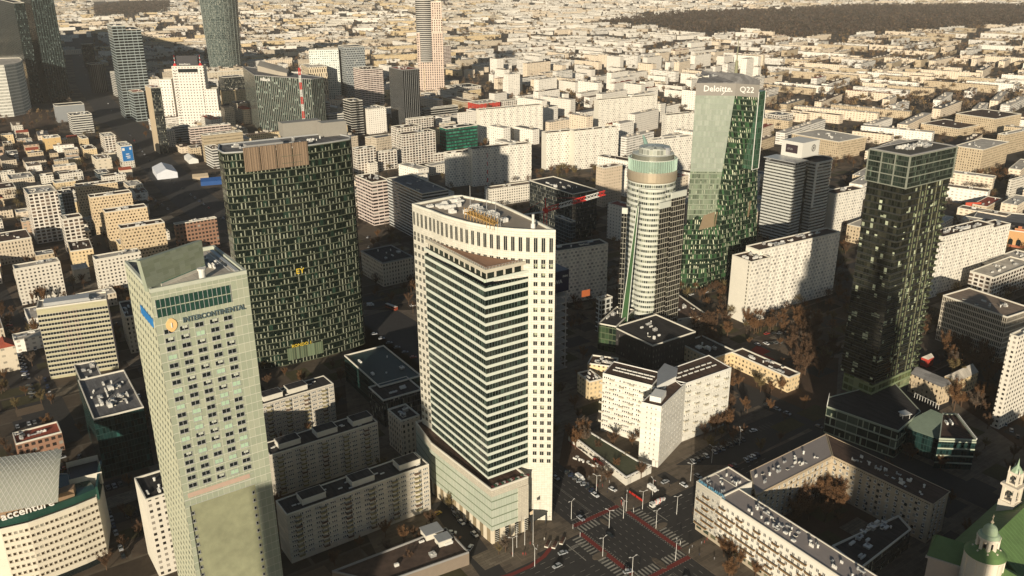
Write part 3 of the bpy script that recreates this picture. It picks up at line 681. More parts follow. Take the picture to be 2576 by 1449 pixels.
# ================================================================ dark glass tower behind the hotel
def glass_slab():
    z = 142.4
    l, r = P(569, 388, z), P(876, 354, z)
    a = math.degrees(atan2(r[1] - l[1], r[0] - l[0])); L = hypot(r[0] - l[0], r[1] - l[1])
    R = thing('office_tower', 'broad dark glass tower speckled with blinds, brown louvres at its top, behind the pale hotel', 'tower', (l[0], l[1], 0))
    fac = facade('blinds_glass', bay=2.3, floor=4.3, ww=0.95, wh=0.86, wall=(0.022, 0.03, 0.02), glass=(0.006, 0.011, 0.008), blind=(0.02, 0.045, 0.03), pb=0.12, strip=0.8, stripc=(0.33, 0.34, 0.25), stripw=0.3, glassr=0.1, wallr=0.4, line=(0.085, 0.095, 0.06), linew=0.13, gv=0.9)
    n = 14; fr = []
    for k in range(n + 1):
        t = k / n; b = 5.0 * (1 - (2 * t - 1) ** 2)
        if t > 0.88: b -= (t - 0.88) * 0
        p = off(off(l, a, L * t), a - 90, b - 2.0); fr.append(p)
    rr = []
    cr = off(fr[-1], a + 90, 9)
    for k in range(1, 7):
        t = radians(-90 + k * 22); p = (cr[0] + e(a)[0] * 9 * cos(t) * 0.6 - e(a)[1] * 9 * sin(t), cr[1] + e(a)[1] * 9 * cos(t) * 0.6 + e(a)[0] * 9 * sin(t)); rr.append(p)
    pl = fr + rr + [off(off(l, a, L), a + 90, 30), off(off(l, a, 3), a + 90, 30), off(off(l, a, -1.5), a + 90, 14), off(off(l, a, -1.2), a + 90, 4)]
    m = MB(); m.prism(pl, 0, z, cap=False); part('curtain_wall', m, fac, R)
    roofpart(R, pl, z, ROOFS['grey'], M_METAL, 0.8, 0.7)
    # ledges: every storey a thin fin
    for k in range(1, 33):
        zz = k * 4.3 + 0.1
        m = MB(); o2 = inset(fr + [off(fr[-1], a + 90, 3), off(fr[0], a + 90, 3)], -0.35)
        for i in range(n):
            m.quad([(*o2[i], zz), (*o2[i + 1], zz), (*o2[i + 1], zz + 0.25), (*o2[i], zz + 0.25)]); m.quad([(*o2[i], zz + 0.25), (*o2[i + 1], zz + 0.25), (*fr[i + 1], zz + 0.25), (*fr[i], zz + 0.25)])
            m.quad([(*fr[i], zz), (*fr[i + 1], zz), (*o2[i + 1], zz), (*o2[i], zz)])
        part('floor_fin', m, plain('fin_olive', (0.095, 0.105, 0.068), 0.5), R)
    s0, s1 = 0.12, 0.64
    lo = facade('louvre_brown', bay=0.45, floor=60, ww=0.62, wh=1, wall=(0.12, 0.08, 0.05), glass=(0.24, 0.17, 0.11), pb=0.0, glassr=0.6)
    for k in range(4):
        f0 = s0 + (s1 - s0) * k / 4; f1 = s0 + (s1 - s0) * (k + 1) / 4
        A_, B_ = off(off(l, a, L * f0 + 0.3), a - 90, 3.2), off(off(l, a, L * f1 - 0.3), a - 90, 3.2)
        m = MB(); m.prism([A_, B_, off(B_, a + 90, 1.2), off(A_, a + 90, 1.2)], 131.0, 145.5, bottom=True); part('louvre_screen', m, lo, R)
    m = MB(); c0 = off(off(l, a, L * 0.18), a + 90, 4); m.prism(rect(c0, a, 22, 9), z, z + 3.0); part('plant_room', m, M_GREY, R)
    g = P(715, 345, 150)
    for px, py, qx in ((716, 345, 812), (815, 344, 876)):
        g = P(px, py, 143); m = MB(); LL = reach(g, a, 143, qx); m.prism(rect(off(g, a + 90, 2), a, LL, 9), z, z + 9); part('plant_screen', m, plain('screen_grey', (0.3, 0.28, 0.24), 0.6, 0.06), R)
    units(R, l, a, L, 26, z, 16, random.Random(5), 1.0)
    text(R, 'EY', (*off(off(l, a, L * 0.44), a - 90, 3.6), 62), a, 5, plain('sign_yellow', (0.7, 0.5, 0.05), 0.5), ext=0.1)
    m = MB(); q0 = off(off(l, a, L * 0.3), a - 90, 3.4)
    m.prism([q0, off(q0, a, 24), off(off(q0, a, 24), a + 90, 1), off(q0, a + 90, 1)], 3.5, 12); part('lobby_glazing', m, facade('lobby', bay=1.5, floor=20, ww=0.8, wh=1, wall=(0.18, 0.2, 0.12), glass=(0.1, 0.13, 0.08), pb=0), R)
    text(R, 'RONDO 1', (*off(off(q0, a, 3), a - 90, 0.2), 12.2), a, 3.0, MATS['sign_yellow'], ext=0.1)
    BOXES.append((pl, z))
glass_slab()
# ================================================================ round stepped tower
def round_tower():
    c0 = P(1617, 838); R = thing('round_tower', 'cream round tower with banded drum, mullioned wings and a green glass strip down its front', 'tower', (c0[0], c0[1], 0))
    cx, cy = c0[0] + 3.5, c0[1] + 17.5
    cw = plain('round_white', (0.57, 0.58, 0.5), 0.4, 0.06)
    drum = facade('drum_bands', bay=1.5, floor=3.72, ww=0.82, wh=0.5, wall=(0.54, 0.55, 0.48), glass=(0.035, 0.042, 0.035), blind=(0.3, 0.32, 0.24), pb=0.4, glassr=0.12)
    m = MB(); m.lathe((cx, cy, 0), [(16.5, 0), (16.5, 108)], 40); part('drum_wall', m, drum, R)
    m = MB(); m.lathe((cx, cy, 0), [(16.5, 108), (17.0, 109), (17.0, 114), (16.4, 115.2), (0.0, 115.2)], 40); part('metal_cornice', m, plain('cornice_bronze', (0.5, 0.42, 0.3), 0.35, 0.08, metal=0.4), R)
    m = MB(); m.lathe((cx, cy, 0), [(14.2, 115.2), (14.2, 126)], 40); part('crown_core', m, plain('core_bronze', (0.3, 0.3, 0.24), 0.3, 0.06, metal=0.5), R)
    m = MB(); m.lathe((cx, cy, 0), [(14.2, 126), (13.2, 126.3), (13.2, 126.0), (0, 126)], 40); part('crown_rim', m, cw, R)
    for k in range(56):
        t = 2 * pi * k / 56; p = (cx + 16.2 * cos(t), cy + 16.2 * sin(t)); m = MB(); m.box((*p, 115.2), (0.7, 0.16, 8.0), math.degrees(t)); part('crown_fin', m, plain('fin_mint', (0.42, 0.55, 0.45), 0.3, spec=0.6), R)
    m = MB(); m.lathe((cx, cy, 0), [(16.05, 115.2), (16.05, 122.9)], 40); cg = glass('crown_glass_clear', (0.35, 0.5, 0.4), 0.08); cg.node_tree.nodes['Principled BSDF'].inputs['Alpha'].default_value = 0.45; part('crown_glazing', m, cg, R)
    m = MB(); m.lathe((cx, cy, 0), [(16.3, 122.9), (16.3, 123.4), (15.4, 123.4), (15.4, 122.9)], 40); part('crown_ring', m, cw, R)
    m = MB(); m.lathe((cx + 1, cy, 0), [(10.8, 126), (10.8, 129.5), (10.2, 130.4), (6, 131.2), (0, 131.5)], 32); part('roof_cap', m, facade('cap_glass', bay=2.4, floor=3.5, ww=0.88, wh=0.9, wall=(0.5, 0.5, 0.44), glass=(0.33, 0.34, 0.28), blind=(0.4, 0.42, 0.36), pb=0.4, glassr=0.2), R, True)
    m = MB(); m.lathe((cx + 7, cy - 5, 0), [(4, 126), (4.2, 129), (3, 130.6), (0, 131)], 20); part('roof_pod', m, M_METAL, R, True)
    p = (cx - 2, cy + 12); m = MB(); m.tube((*p, 126), (p[0] - 3, p[1] + 4, 135), 2.2, 0.6, n=8); part('roof_sail', m, plain('sail_teal', (0.2, 0.3, 0.25), 0.3), R)
    # front bay: a slimmer banded half-cylinder from the ground
    m = MB(); bx, by = cx - 1.0, cy - 9.5
    m.lathe((bx, by, 0), [(9.8, 4), (9.8, 103)], 36); part('front_bay', m, drum, R)
    m = MB(); m.lathe((bx, by, 0), [(9.6, 0), (9.6, 4)], 36); part('front_bay_base', m, M_DARK, R)
    m = MB(); m.lathe((bx, by, 0), [(9.8, 103), (10.2, 103.2), (10.2, 105), (0, 105)], 36); part('front_bay_cap', m, cw, R)
    for k in range(26):
        zz = 6.6 + k * 3.72; m = MB(); m.lathe((bx, by, 0), [(9.8, zz), (10.25, zz + 0.1), (10.25, zz + 1.25), (9.8, zz + 1.35)], 36); part('spandrel_ring', m, cw, R)
    mull = facade('wing_mullions', bay=2.2, floor=3.6, ww=0.9, wh=0.88, wall=(0.56, 0.52, 0.42), glass=(0.012, 0.012, 0.01), blind=(0.07, 0.07, 0.05), pb=0.25, glassr=0.1)
    mullL = facade('wing_grid', bay=1.8, floor=3.6, ww=0.84, wh=0.86, wall=(0.5, 0.48, 0.4), glass=(0.012, 0.013, 0.012), pb=0.05, glassr=0.1)
    def wing(xl, xf, xr, y, zt, fm, aa=35, yoff=0, nm='wing_wall'):
        c = P(xf, y, zt); L = reach(c, aa, zt, xr) if xr > xf else 14; W = reach(c, aa + 90, zt, xl) if xl < xf else 12
        pl = rect(c, aa, L, W); m = MB(); m.prism(pl, 0, zt - 3.5, cap=False); part(nm, m, fm, R)
        m = MB(); m.prism(inset(pl, -0.4), zt - 3.5, zt, cap=False, bottom=True); part('wing_cornice', m, cw, R)
        roofpart(R, inset(pl, -0.4), zt, ROOFS['tan'], cw, 0.6, 0.6, 'wing_roof'); BOXES.append((pl, zt))
    wing(1521, 1565, 1578, 524, 96, mullL, aa=-20 + 0)
    wing(1690, 1691, 1726, 487, 103, mull, 38)
    wing(1660, 1661, 1692, 513, 97, mull, 38)
    # green glass strip
    m = MB(); A0 = P(1562, 835, 8); t0 = P(1598, 521, 96); 
    n1 = (2.6, -1.2)
    Fp = [(A0[0] - 2.2, A0[1] - 2.5, 0), (A0[0] + 2.6, A0[1] - 4, 0), (t0[0] + 2.2, t0[1] - 1, 97), (t0[0] + 1.2, t0[1] - 1, 97)]
    B = [(x + 1.5, y + 7, z) for x, y, z in Fp]
    m.quad(Fp); m.quad(B[::-1])
    for k in range(4): j = (k + 1) % 4; m.quad([Fp[j], Fp[k], B[k], B[j]])
    part('green_glass_strip', m, plain('strip_green', (0.045, 0.1, 0.04), 0.12, 0.25, spec=0.6), R)
    m = MB()
    for k in range(1): pass
    m.tube(Fp[0], Fp[3], 0.3, n=4); m.tube(Fp[1], Fp[2], 0.3, n=4); part('strip_edge', m, cw, R)
    # low stepped annexe on the left
    bld('', 'grid', 1513, 756, 838, 1500, 1541, roof='brown', n=2, root=R, pname='annexe_wall')
round_tower()
def dirL(A, B): return math.degrees(atan2(B[1] - A[1], B[0] - A[0])), hypot(B[0] - A[0], B[1] - A[1])
def pg(label, st, pts, hb, **k):
    """footprint from sighted roof corners (counter-clockwise); hb = height, or the row of the first corner's foot"""
    h = hb if hb < 200 and hb > 0 else None
    if h is None: c, h = resolve(pts[0][0], pts[0][1], hb)
    poly = [P(x, y, h) for x, y in pts]
    a, L = dirL(poly[0], poly[1]); W = hypot(poly[-1][0] - poly[0][0], poly[-1][1] - poly[0][1])
    return mass(label, st, poly, h, ang=a, L=L, W=W, **k), poly, h
def fl(label, st, p1, p2, h, W, **k):
    A, B = P(*p1, h), P(*p2, h); a, L = dirL(A, B)
    poly = [A, B, off(B, a + 90, W), off(A, a + 90, W)]
    return mass(label, st, poly, h, ang=a, L=L, W=W, **k), poly, a, L
def balc(name, w, d=1.1, h=1.0, col=None, slab=0.15, edge=None):
    m = MB(); m.box((0, -d / 2, 0), (w, d, slab), mi=2 if edge else 0); 
    m.box((0, -d + 0.05, slab), (w, 0.08, h), mi=1); m.box((-w / 2 + 0.04, -d / 2, slab), (0.08, d - 0.1, h), mi=1); m.box((w / 2 - 0.04, -d / 2, slab), (0.08, d - 0.1, h), mi=1)
    return m.mesh(name, [M_CREAM, col] + ([edge] if edge else []))
# ================================================================ leaning-cornered glass tower
def facet_tower():
    R = thing('office_tower', 'tall tapering glass tower, one facet pale and one dark, with a mast on top', 'tower', (137.8, 654.6, 0))
    z = 163.0; zb = 153.9
    l0 = (137.8, 654.6); ft = P(1854, 210, z); rt = P(1908.6, 215, z); gt = P(1928, 221, z)
    fb = off(l0, 8, 17.5); rb = off(fb, 33, 62)
    # corner line seen at (1797.6, 510.6) half way down
    def rows(a, b, n): return [(a[0] + (b[0] - a[0]) * k / n, a[1] + (b[1] - a[1]) * k / n) for k in range(n + 1)]
    pale = facade('facet_sky_pale', bay=1.6, floor=4.1, ww=0.9, wh=0.8, wall=(0.2, 0.23, 0.17), glass=(0.12, 0.15, 0.1), blind=(0.22, 0.26, 0.18), pb=0.4, strip=0.3, stripc=(0.45, 0.48, 0.36), glassr=0.22, wallr=0.35, line=(0.27, 0.3, 0.22), linew=0.1)  # pale glass colour stands in for bright sky reflected in this facet
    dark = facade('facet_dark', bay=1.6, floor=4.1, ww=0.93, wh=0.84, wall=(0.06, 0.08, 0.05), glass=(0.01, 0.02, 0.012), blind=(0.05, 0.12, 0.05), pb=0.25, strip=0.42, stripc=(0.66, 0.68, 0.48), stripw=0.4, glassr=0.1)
    fbz = lambda t: (fb[0] + (ft[0] - fb[0]) * t, fb[1] + (ft[1] - fb[1]) * t)
    m = MB()
    t = zb / z; fz = fbz(t)
    w0 = hypot(fb[0] - l0[0], fb[1] - l0[1]); w1 = hypot(fz[0] - l0[0], fz[1] - l0[1])
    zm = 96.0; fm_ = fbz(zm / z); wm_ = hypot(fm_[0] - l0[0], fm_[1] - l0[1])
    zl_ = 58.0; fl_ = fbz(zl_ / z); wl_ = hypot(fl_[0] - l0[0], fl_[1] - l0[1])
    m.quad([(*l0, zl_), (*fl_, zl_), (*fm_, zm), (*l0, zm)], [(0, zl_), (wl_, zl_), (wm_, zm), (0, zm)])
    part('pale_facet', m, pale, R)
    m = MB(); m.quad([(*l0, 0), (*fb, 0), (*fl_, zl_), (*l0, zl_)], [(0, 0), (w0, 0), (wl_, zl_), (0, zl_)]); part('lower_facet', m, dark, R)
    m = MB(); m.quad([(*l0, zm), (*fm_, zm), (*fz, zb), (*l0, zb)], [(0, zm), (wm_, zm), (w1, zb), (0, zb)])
    part('upper_facet', m, facade('facet_sky_upper', bay=1.6, floor=4.1, ww=0.94, wh=0.9, wall=(0.33, 0.36, 0.3), glass=(0.3, 0.335, 0.27), blind=(0.36, 0.39, 0.32), pb=0.2, bv=0.9, gv=0.92, glassr=0.12, wallr=0.3), R)  # palest zone of the reflected sky, put into the glass colour
    rz = (rb[0] + (rt[0] - rb[0]) * t, rb[1] + (rt[1] - rb[1]) * t)
    m = MB(); a2, L2 = dirL(fb, rb); a3, L3 = dirL(fz, rz)
    m.quad([(*fb, 0), (*rb, 0), (*rz, zb), (*fz, zb)], [(0, 0), (L2, 0), (L2, zb), (L2 - L3, zb)])
    bk0 = off(l0, 70, 26); bk1 = off(rb, 125, 24); bt = off(rt, 125, 16)
    m.quad([(*rb, 0), (*bk1, 0), (*bt, zb), (*rz, zb)], [(0, 0), (24, 0), (16, zb), (0, zb)])
    m.quad([(*bk1, 0), (*bk0, 0), (*bk0, zb), (*bt, zb)], [(0, 0), (40, 0), (40, zb), (0, zb)])
    m.quad([(*bk0, 0), (*l0, 0), (*l0, zb), (*bk0, zb)], [(0, 0), (26, 0), (26, zb), (0, zb)])
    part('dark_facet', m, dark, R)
    m = MB(); top = [l0, ft, rt, off(rt, 125, 16), bk0]; m.prism([l0, fz, rz, bt, bk0], zb, z, cap=False)
    part('sign_band', m, plain('band_grey', (0.24, 0.22, 0.19), 0.5, 0.05), R)
    m = MB(); m.prism([l0, fz, rz, bt, bk0], z, [z, z + 1, z + 3.5, z + 7, z + 6]); part('roof', m, ROOFS['grey'], R)
    aF, LF = dirL(l0, fz)
    text(R, 'Deloitte.', (*off(off(l0, aF, LF * 0.19), aF - 90, 0.1), z - 6), aF, 6.3, M_WHITE, ext=0.2, bold=0.06, sx=0.95)
    aR, LR = dirL(fz, rz)
    text(R, 'Q22', (*off(off(fz, aR, LR * 0.18), aR - 90, 0.15), z - 6), aR, 6.0, M_WHITE, ext=0.2, bold=0.02)
    m = MB(); p0 = off(off(l0, aF, LF * 0.66), aF - 90, 0.2)
    for A_, B_, za, zb_ in ((0, 2.5, zb + 0.6, zb + 3.2), (2.5, 7, zb + 3.2, zb + 3.6)): m.tube((*off(p0, aF, A_), za), (*off(p0, aF, B_), zb_), 0.3, n=4)
    part('band_graphic', m, M_WHITE, R)
    # lower volume to the rear right, framed in pale metal
    gv = [rz, off(rz, 42, 9), off(off(rz, 42, 9), 125, 14), off(rz, 125, 14)]
    m = MB(); m.prism(gv, 100, 158); part('rear_volume', m, facade('rear_green', bay=1.6, floor=4.1, ww=0.8, wh=0.92, wall=(0.1, 0.14, 0.1), glass=(0.02, 0.06, 0.03), blind=(0.06, 0.16, 0.09), pb=0.4), R)
    m = MB()
    for A_, B_ in (((*gv[0], 100), (*gv[0], 158)), ((*gv[1], 100), (*gv[1], 158)), ((*gv[0], 100), (*gv[1], 100))): m.tube(A_, B_, 0.3, n=4)
    part('volume_frame', m, M_UNIT, R)
    # brown louvred panel on the dark facet, pale wedge and triangular wing roof
    m = MB(); 
    k0, k1 = 0.36, 0.42
    def on(u, zz):
        t_ = zz / z; A_ = fbz(t_); B_ = (rb[0] + (rt[0] - rb[0]) * t_, rb[1] + (rt[1] - rb[1]) * t_); aa, LL = dirL(A_, B_); q_ = off(off(A_, aa, LL * u), aa - 90, 1.5); return (*q_, zz)
    b4 = [on(0.0, 52), on(0.78, 56), on(0.83, 70), on(0.0, 64)]; m.quad(b4)
    t5 = fbz(0.35); aa5, L5 = dirL(l0, t5); p5 = [(*off(off(l0, aa5, L5 * u), aa5 - 90, 0.4), zz) for u, zz in ((0.45, 49), (1.0, 52), (1.0, 64), (0.6, 61))]; m.quad(p5)
    bb = [(x - 0.3, y + 1.6, zz) for x, y, zz in b4]
    for k in range(4): j = (k + 1) % 4; m.quad([b4[j], b4[k], bb[k], bb[j]])
    part('louvre_panel', m, plain('louvre_bronze', (0.2, 0.15, 0.09), 0.5, 0.1), R)
    wl = [P(1716, 600, 36), P(1800, 520, 60)]
    m = MB(); a_ = off(l0, 188, 2); b_ = off(off(l0, 8, 15), -82, 2.0); c_ = (l0[0] + 8, l0[1] + 22); d_ = (l0[0] - 3, l0[1] + 24)
    m.prism([a_, b_, c_, d_], 0, [52, 68, 68, 58]); part('wing', m, dark, R)
    m = MB(); m.prism(inset([a_, b_, c_, d_], 0.4), 50, [52.4, 68.4, 68.4, 58.4]); part('wing_roof', m, ROOFS['dark'], R)
    p = P(1857, 208, z); m = MB(); m.tube((*off(p, 90, 9), z), (*off(p, 90, 9), z + 15), 1.3, 1.1, n=8); m.tube((*off(p, 90, 9), z + 15), (*off(p, 90, 9), z + 31), 0.45, 0.2, n=6)
    part('mast', m, plain('mast_olive', (0.25, 0.25, 0.15), 0.5), R)
    units(R, l0, 20, 24, 18, z + 3, 9, random.Random(2))
    m = MB(); m.prism([off(l0, 8, -1), off(fb, 33, 0), rb, bk1, bk0], 0, 4.0); part('plinth', m, M_CREAM, R)
    BOXES.append(([l0, fb, rb, bk1, bk0], z))
facet_tower()
# ================================================================ striped pair with a sign box
def striped_pair():
    c, h = resolve(2001, 411, 612); a = 38
    R = thing('office_tower', 'grey and white striped office tower with a sign cube on top and a round-ended half', 'tower', (c[0], c[1], 0))
    W = reach(c, a + 90, h, 1926); band = facade('stripe_band', bay=1.5, floor=2.95, ww=0.94, wh=0.46, wall=(0.55, 0.55, 0.5), glass=(0.02, 0.022, 0.02), blind=(0.12, 0.12, 0.1), pb=0.25, glassr=0.12, wallr=0.5)
    pl = rect(c, a, 17, W); m = MB(); m.prism(pl, 0, h - 3, cap=False); part('striped_wall', m, band, R)
    roofpart(R, pl, h - 3, ROOFS['grey'], M_METAL, 0.8, 0.5)
    m = MB(); m.prism(inset(pl, -1.3), h, h + 0.7, bottom=True); part('canopy_roof', m, M_METAL, R)
    m = MB()
    for k in range(6):
        p = off(off(c, a, 1 + k * 2.6), a + 90, 0.4); m.tube((*p, h - 3), (*off(p, a, 1.3 if k % 2 else -1.0), h), 0.2, n=4)
    for p in inset(pl, 1): m.tube((*p, h - 3), (*p, h), 0.25, n=4)
    part('canopy_strut', m, M_METAL, R)
    s0 = P(2016, 399, h + 0.7); sl_ = rect(s0, a, reach(s0, a, h + 8, 2061), reach(s0, a + 90, h + 8, 1966))
    m = MB(); m.prism(sl_, h + 0.7, h + 15); part('sign_cube', m, plain('cube_white', (0.66, 0.64, 0.57), 0.6, 0.05), R)
    aL, LL = dirL(sl_[3], sl_[0]); m = MB(); p = off(off(sl_[3], aL, LL * 0.5), aL - 90, 0.15); m.box((*p, h + 4.4), (LL * 0.56, 0.3, 7.6), aL); part('display_screen', m, plain('screen_dark', (0.05, 0.035, 0.04), 0.3), R)
    text(R, '07:36', (*off(off(sl_[3], aL, LL * 0.3), aL - 90, 0.35), h + 7), aL, 2.6, M_GREY, ext=0.05)
    aQ, LQ = dirL(sl_[0], sl_[1]); p = off(off(sl_[0], aQ, LQ * 0.66), aQ - 90, 0.12)
    m = MB()
    for k in range(28):
        t0, t1 = 2 * pi * k / 28, 2 * pi * (k + 1) / 28
        for r0, r1 in ((2.5, 3.3), (0.1, 0.5)):
            m.quad([(*off(p, aQ, r * sin(t)), h + 8.4 + r * cos(t)) for r, t in ((r0, t0), (r1, t0), (r1, t1), (r0, t1))][::-1])
    for t0 in (0, 2 * pi / 3, 4 * pi / 3):
        m.tube((*off(p, aQ, 0), h + 8.4), (*off(p, aQ, 2.6 * sin(t0)), h + 8.4 + 2.6 * cos(t0)), 0.22, n=4)
    for t0 in (pi / 3, pi, 5 * pi / 3): m.tube((*off(p, aQ, 0.6 * sin(t0)), h + 8.4 + 0.6 * cos(t0)), (*off(p, aQ, 1.7 * sin(t0)), h + 8.4 + 1.7 * cos(t0)), 0.3, n=4)
    o = part('round_emblem', m, plain('emblem_black', (0.03, 0.028, 0.025), 0.5), R)
    # round half
    h2 = h - 2
    A_ = P(2053, 412, h2); B_ = P(2108, 407, h2); aa, LL2 = dirL(A_, B_)
    half = [A_]
    cx, cy = off(off(A_, a, 20), a + 90, 13)
    for k in range(13):
        t = radians(a - 90 + 12 * k * 1.15); half.append((cx + 14.5 * cos(t), cy + 14.5 * sin(t)))
    half.append(off(off(A_, a, 3), a + 90, 25)); half.append(off(A_, a + 90, 16))
    m = MB(); m.prism(half, 0, h2, cap=False); part('round_wall', m, band, R)
    roofpart(R, half, h2, ROOFS['dark'], M_METAL, 1.0, 0.6, 'round_roof')
    m = MB(); q_ = off(A_, a + 180, 0.1); m.box((*off(off(A_, a, 1.3), a + 90, -0.1), 32), (3.2, 0.5, h2 - 32), a); m.box((*off(off(A_, a, 7), a + 90, -0.12), h2 - 3.2), (14, 0.5, 3.9), a); part('white_frame', m, MATS['cube_white'], R)
    g = off(pl[1], a, 0.1); m = MB(); m.prism([g, off(g, a, 12), off(off(g, a, 12), a + 90, 16), off(g, a + 90, 16)], 0, h - 8); part('link_core', m, FM('darkoffice'), R)
    BOXES.append((pl, h)); BOXES.append((half, h2))
striped_pair()
# ================================================================ black tower, right
def black_tower():
    z = 154.0; c = P(2290.5, 393.3, z); a = 34.5
    L = reach(c, a, z, 2407.9); W = reach(c, a + 90, z, 2187.6)
    R = thing('residential_tower', 'slim black glass tower with a paler framed glass crown, standing on a low glass podium', 'tower', (c[0], c[1], 0))
    pl = rect(c, a, L, W); zc = 137.0
    low = inset(pl, 0.8)
    fd = facade('black_bands', bay=1.7, floor=3.7, ww=0.96, wh=0.86, wall=(0.045, 0.045, 0.035), glass=(0.012, 0.014, 0.01), blind=(0.045, 0.045, 0.03), pb=0.3, strip=0.1, stripc=(0.6, 0.65, 0.45), stripw=1.3, glassr=0.1, wallr=0.35)
    m = MB(); m.prism(low, 24, zc, cap=False, bottom=True); part('dark_shaft', m, fd, R)
    fd2 = facade('green_lobby', bay=3.2, floor=4.2, ww=0.9, wh=0.7, wall=(0.2, 0.24, 0.13), glass=(0.06, 0.08, 0.03), blind=(0.3, 0.33, 0.18), pb=0.3)
    m = MB(); m.prism(inset(pl, 2.4), 12, 24, cap=False); part('tower_foot', m, fd2, R)
    for k in range(31):
        zz = 24 + k * 3.65; m = MB(); o2 = inset(low, -0.35); q_ = [o2[3], o2[0], o2[1]]; w_ = [low[3], low[0], low[1]]
        for i in range(2):
            m.quad([(*q_[i], zz), (*q_[i + 1], zz), (*q_[i + 1], zz + 0.4), (*q_[i], zz + 0.4)]); m.quad([(*q_[i], zz + 0.4), (*q_[i + 1], zz + 0.4), (*w_[i + 1], zz + 0.4), (*w_[i], zz + 0.4)])
            m.quad([(*w_[i], zz), (*w_[i + 1], zz), (*q_[i + 1], zz), (*q_[i], zz)])
        part('floor_ledge', m, M_DARK, R)
    # lit bays with balconies on the right-hand flank
    bm_ = balc('balcony', 2.6, 1.4, 1.0, plain('rail_olive', (0.07, 0.08, 0.045), 0.3), edge=M_DARK)
    rd = random.Random(9); Lr = R.location
    pw = winmesh('window', 1.5, 2.5, M_DARK, plain('pane_lit_green', (0.2, 0.24, 0.13), 0.2), 0, sill=False)
    sp = []
    for r in range(30):
        zz = 24.6 + r * 3.65
        for u in (0.3, 0.42, 0.53, 0.65, 0.78, 0.9):
            if rd.random() < 0.6: p = off(off(low[0], a, (L - 1.6) * u), a + 90, -0.02); sp.append((p[0], p[1], zz))
    windows(R, sp, a, [pw], 'window')
    sp = []
    for r in range(30):
        for u in (0.96,):
            p = off(low[0], a, (L - 1.6) * u); sp.append((p[0], p[1], 24.4 + r * 3.65))
    windows(R, sp, a, [bm_], 'balcony')
    for u in (0.36, 0.48, 0.72, 0.84):
        m = MB(); m.box((*off(off(low[0], a, (L - 1.6) * u), a - 90, 0.2), 24.2), (0.3, 0.5, zc - 24.6), a); part('mullion_fin', m, plain('mull_olive', (0.16, 0.16, 0.1), 0.4), R)
    crown = facade('crown_glass', bay=1.55, floor=5.8, ww=0.9, wh=0.9, wall=(0.06, 0.07, 0.055), glass=(0.016, 0.024, 0.018), blind=(0.06, 0.075, 0.055), pb=0.15, glassr=0.1, strip=0.16, stripc=(0.16, 0.21, 0.15))
    m = MB(); m.prism(pl, zc, z, cap=False, bottom=True); part('crown_wall', m, crown, R)
    m = MB(); fr_ = 0.35
    for k in range(4):
        zz = zc + k * (z - zc - 0.45) / 3
        for A_, dr, LL in ((pl[0], a, L), (pl[3], a - 90, W)): m.box((*off(off(A_, dr, LL / 2), dr - 90, 0.15), zz), (LL + 0.6, 0.5, 0.5), dr)
    for k in range(4): m.box((*off(off(pl[3], a - 90, W * k / 3), a + 180, 0.17), zc - 0.1), (0.55, 0.6, z - zc + 0.1), a)
    for k in (0, 1): m.box((*off(off(pl[0], a, L * k), a - 90, 0.17), zc - 0.12), (0.5, 0.6, z - zc + 0.2), a)
    part('crown_frame', m, plain('frame_pale', (0.24, 0.25, 0.2), 0.5), R)
    roofpart(R, pl, z, plain('crown_roof', (0.1, 0.09, 0.07), 0.8, 0.2), M_GREY, 0.5, 1.2)
    units(R, off(off(c, a, L * 0.2), a + 90, W * 0.25), a, L * 0.7, W * 0.55, z, 60, random.Random(8), 0.75)
    BOXES.append((pl, z))
    # podium
    hp = 16.0
    R2 = thing('glass_podium', 'low two-storey glass podium with roof terrace at the foot of the black tower', 'podium', (*P(2260, 1084, hp), 0))
    pp = [P(2080, 1023.5, hp), P(2260, 1086, hp), off(P(2260, 1086, hp), 45, 30), off(P(2260, 1086, hp), 70, 62), P(2085, 1000, hp)]
    m = MB(); m.prism(pp, 0, hp, cap=False); part('wall', m, facade('podium_glass', bay=6.0, floor=5.2, ww=0.94, wh=0.8, wall=(0.3, 0.34, 0.24), glass=(0.012, 0.02, 0.016), blind=(0.1, 0.13, 0.09), pb=0.15, strip=0.5, stripw=0.16, stripc=(0.55, 0.6, 0.42)), R2)
    roofpart(R2, pp, hp, ROOFS['dark'], plain('podium_edge', (0.4, 0.43, 0.33), 0.5), 0.5, 0.4)
    for zz in (5.4, 10.6): 
        m = MB(); aa, LL = dirL(pp[0], pp[1]); m.box((*off(off(pp[0], aa, LL / 2), aa - 90, 0.2), zz), (LL, 0.4, 0.6), aa); part('floor_edge', m, MATS['podium_edge'], R2)
    m = MB()
    for (A_, B_, n_) in ((pp[4], pp[0], 9), (P(2300, 1000, hp), P(2360, 1030, hp), 9)):
        for k in range(n_ + 1):
            p = (A_[0] + (B_[0] - A_[0]) * k / n_, A_[1] + (B_[1] - A_[1]) * k / n_); m.tube((*p, hp), (*p, hp + 3), 0.14, n=4)
        m.tube((*A_, hp + 3), (*B_, hp + 3), 0.08, n=4)
    part('screen_post', m, M_UNIT, R2)
    o = thing('terrace_pavilion', 'small white box pavilion on the podium terrace', 'pavilion', (*P(2275, 1050, hp), hp)); m = MB(); p = P(2275, 1050, hp)
    m.box((*p, hp + 2.6), (5, 5, 0.3), 20, mi=0)
    for dx, dy in ((-2.3, -2.3), (2.3, -2.3), (2.3, 2.3), (-2.3, 2.3)): m.box((p[0] + dx * .8, p[1] + dy * .8, hp), (0.25, 0.25, 2.6), 20)
    m.box((p[0], p[1] + 1.6, hp), (4.4, 0.2, 2.6), 20); part('canopy', m, M_UNIT, o)
    hall_h = 13
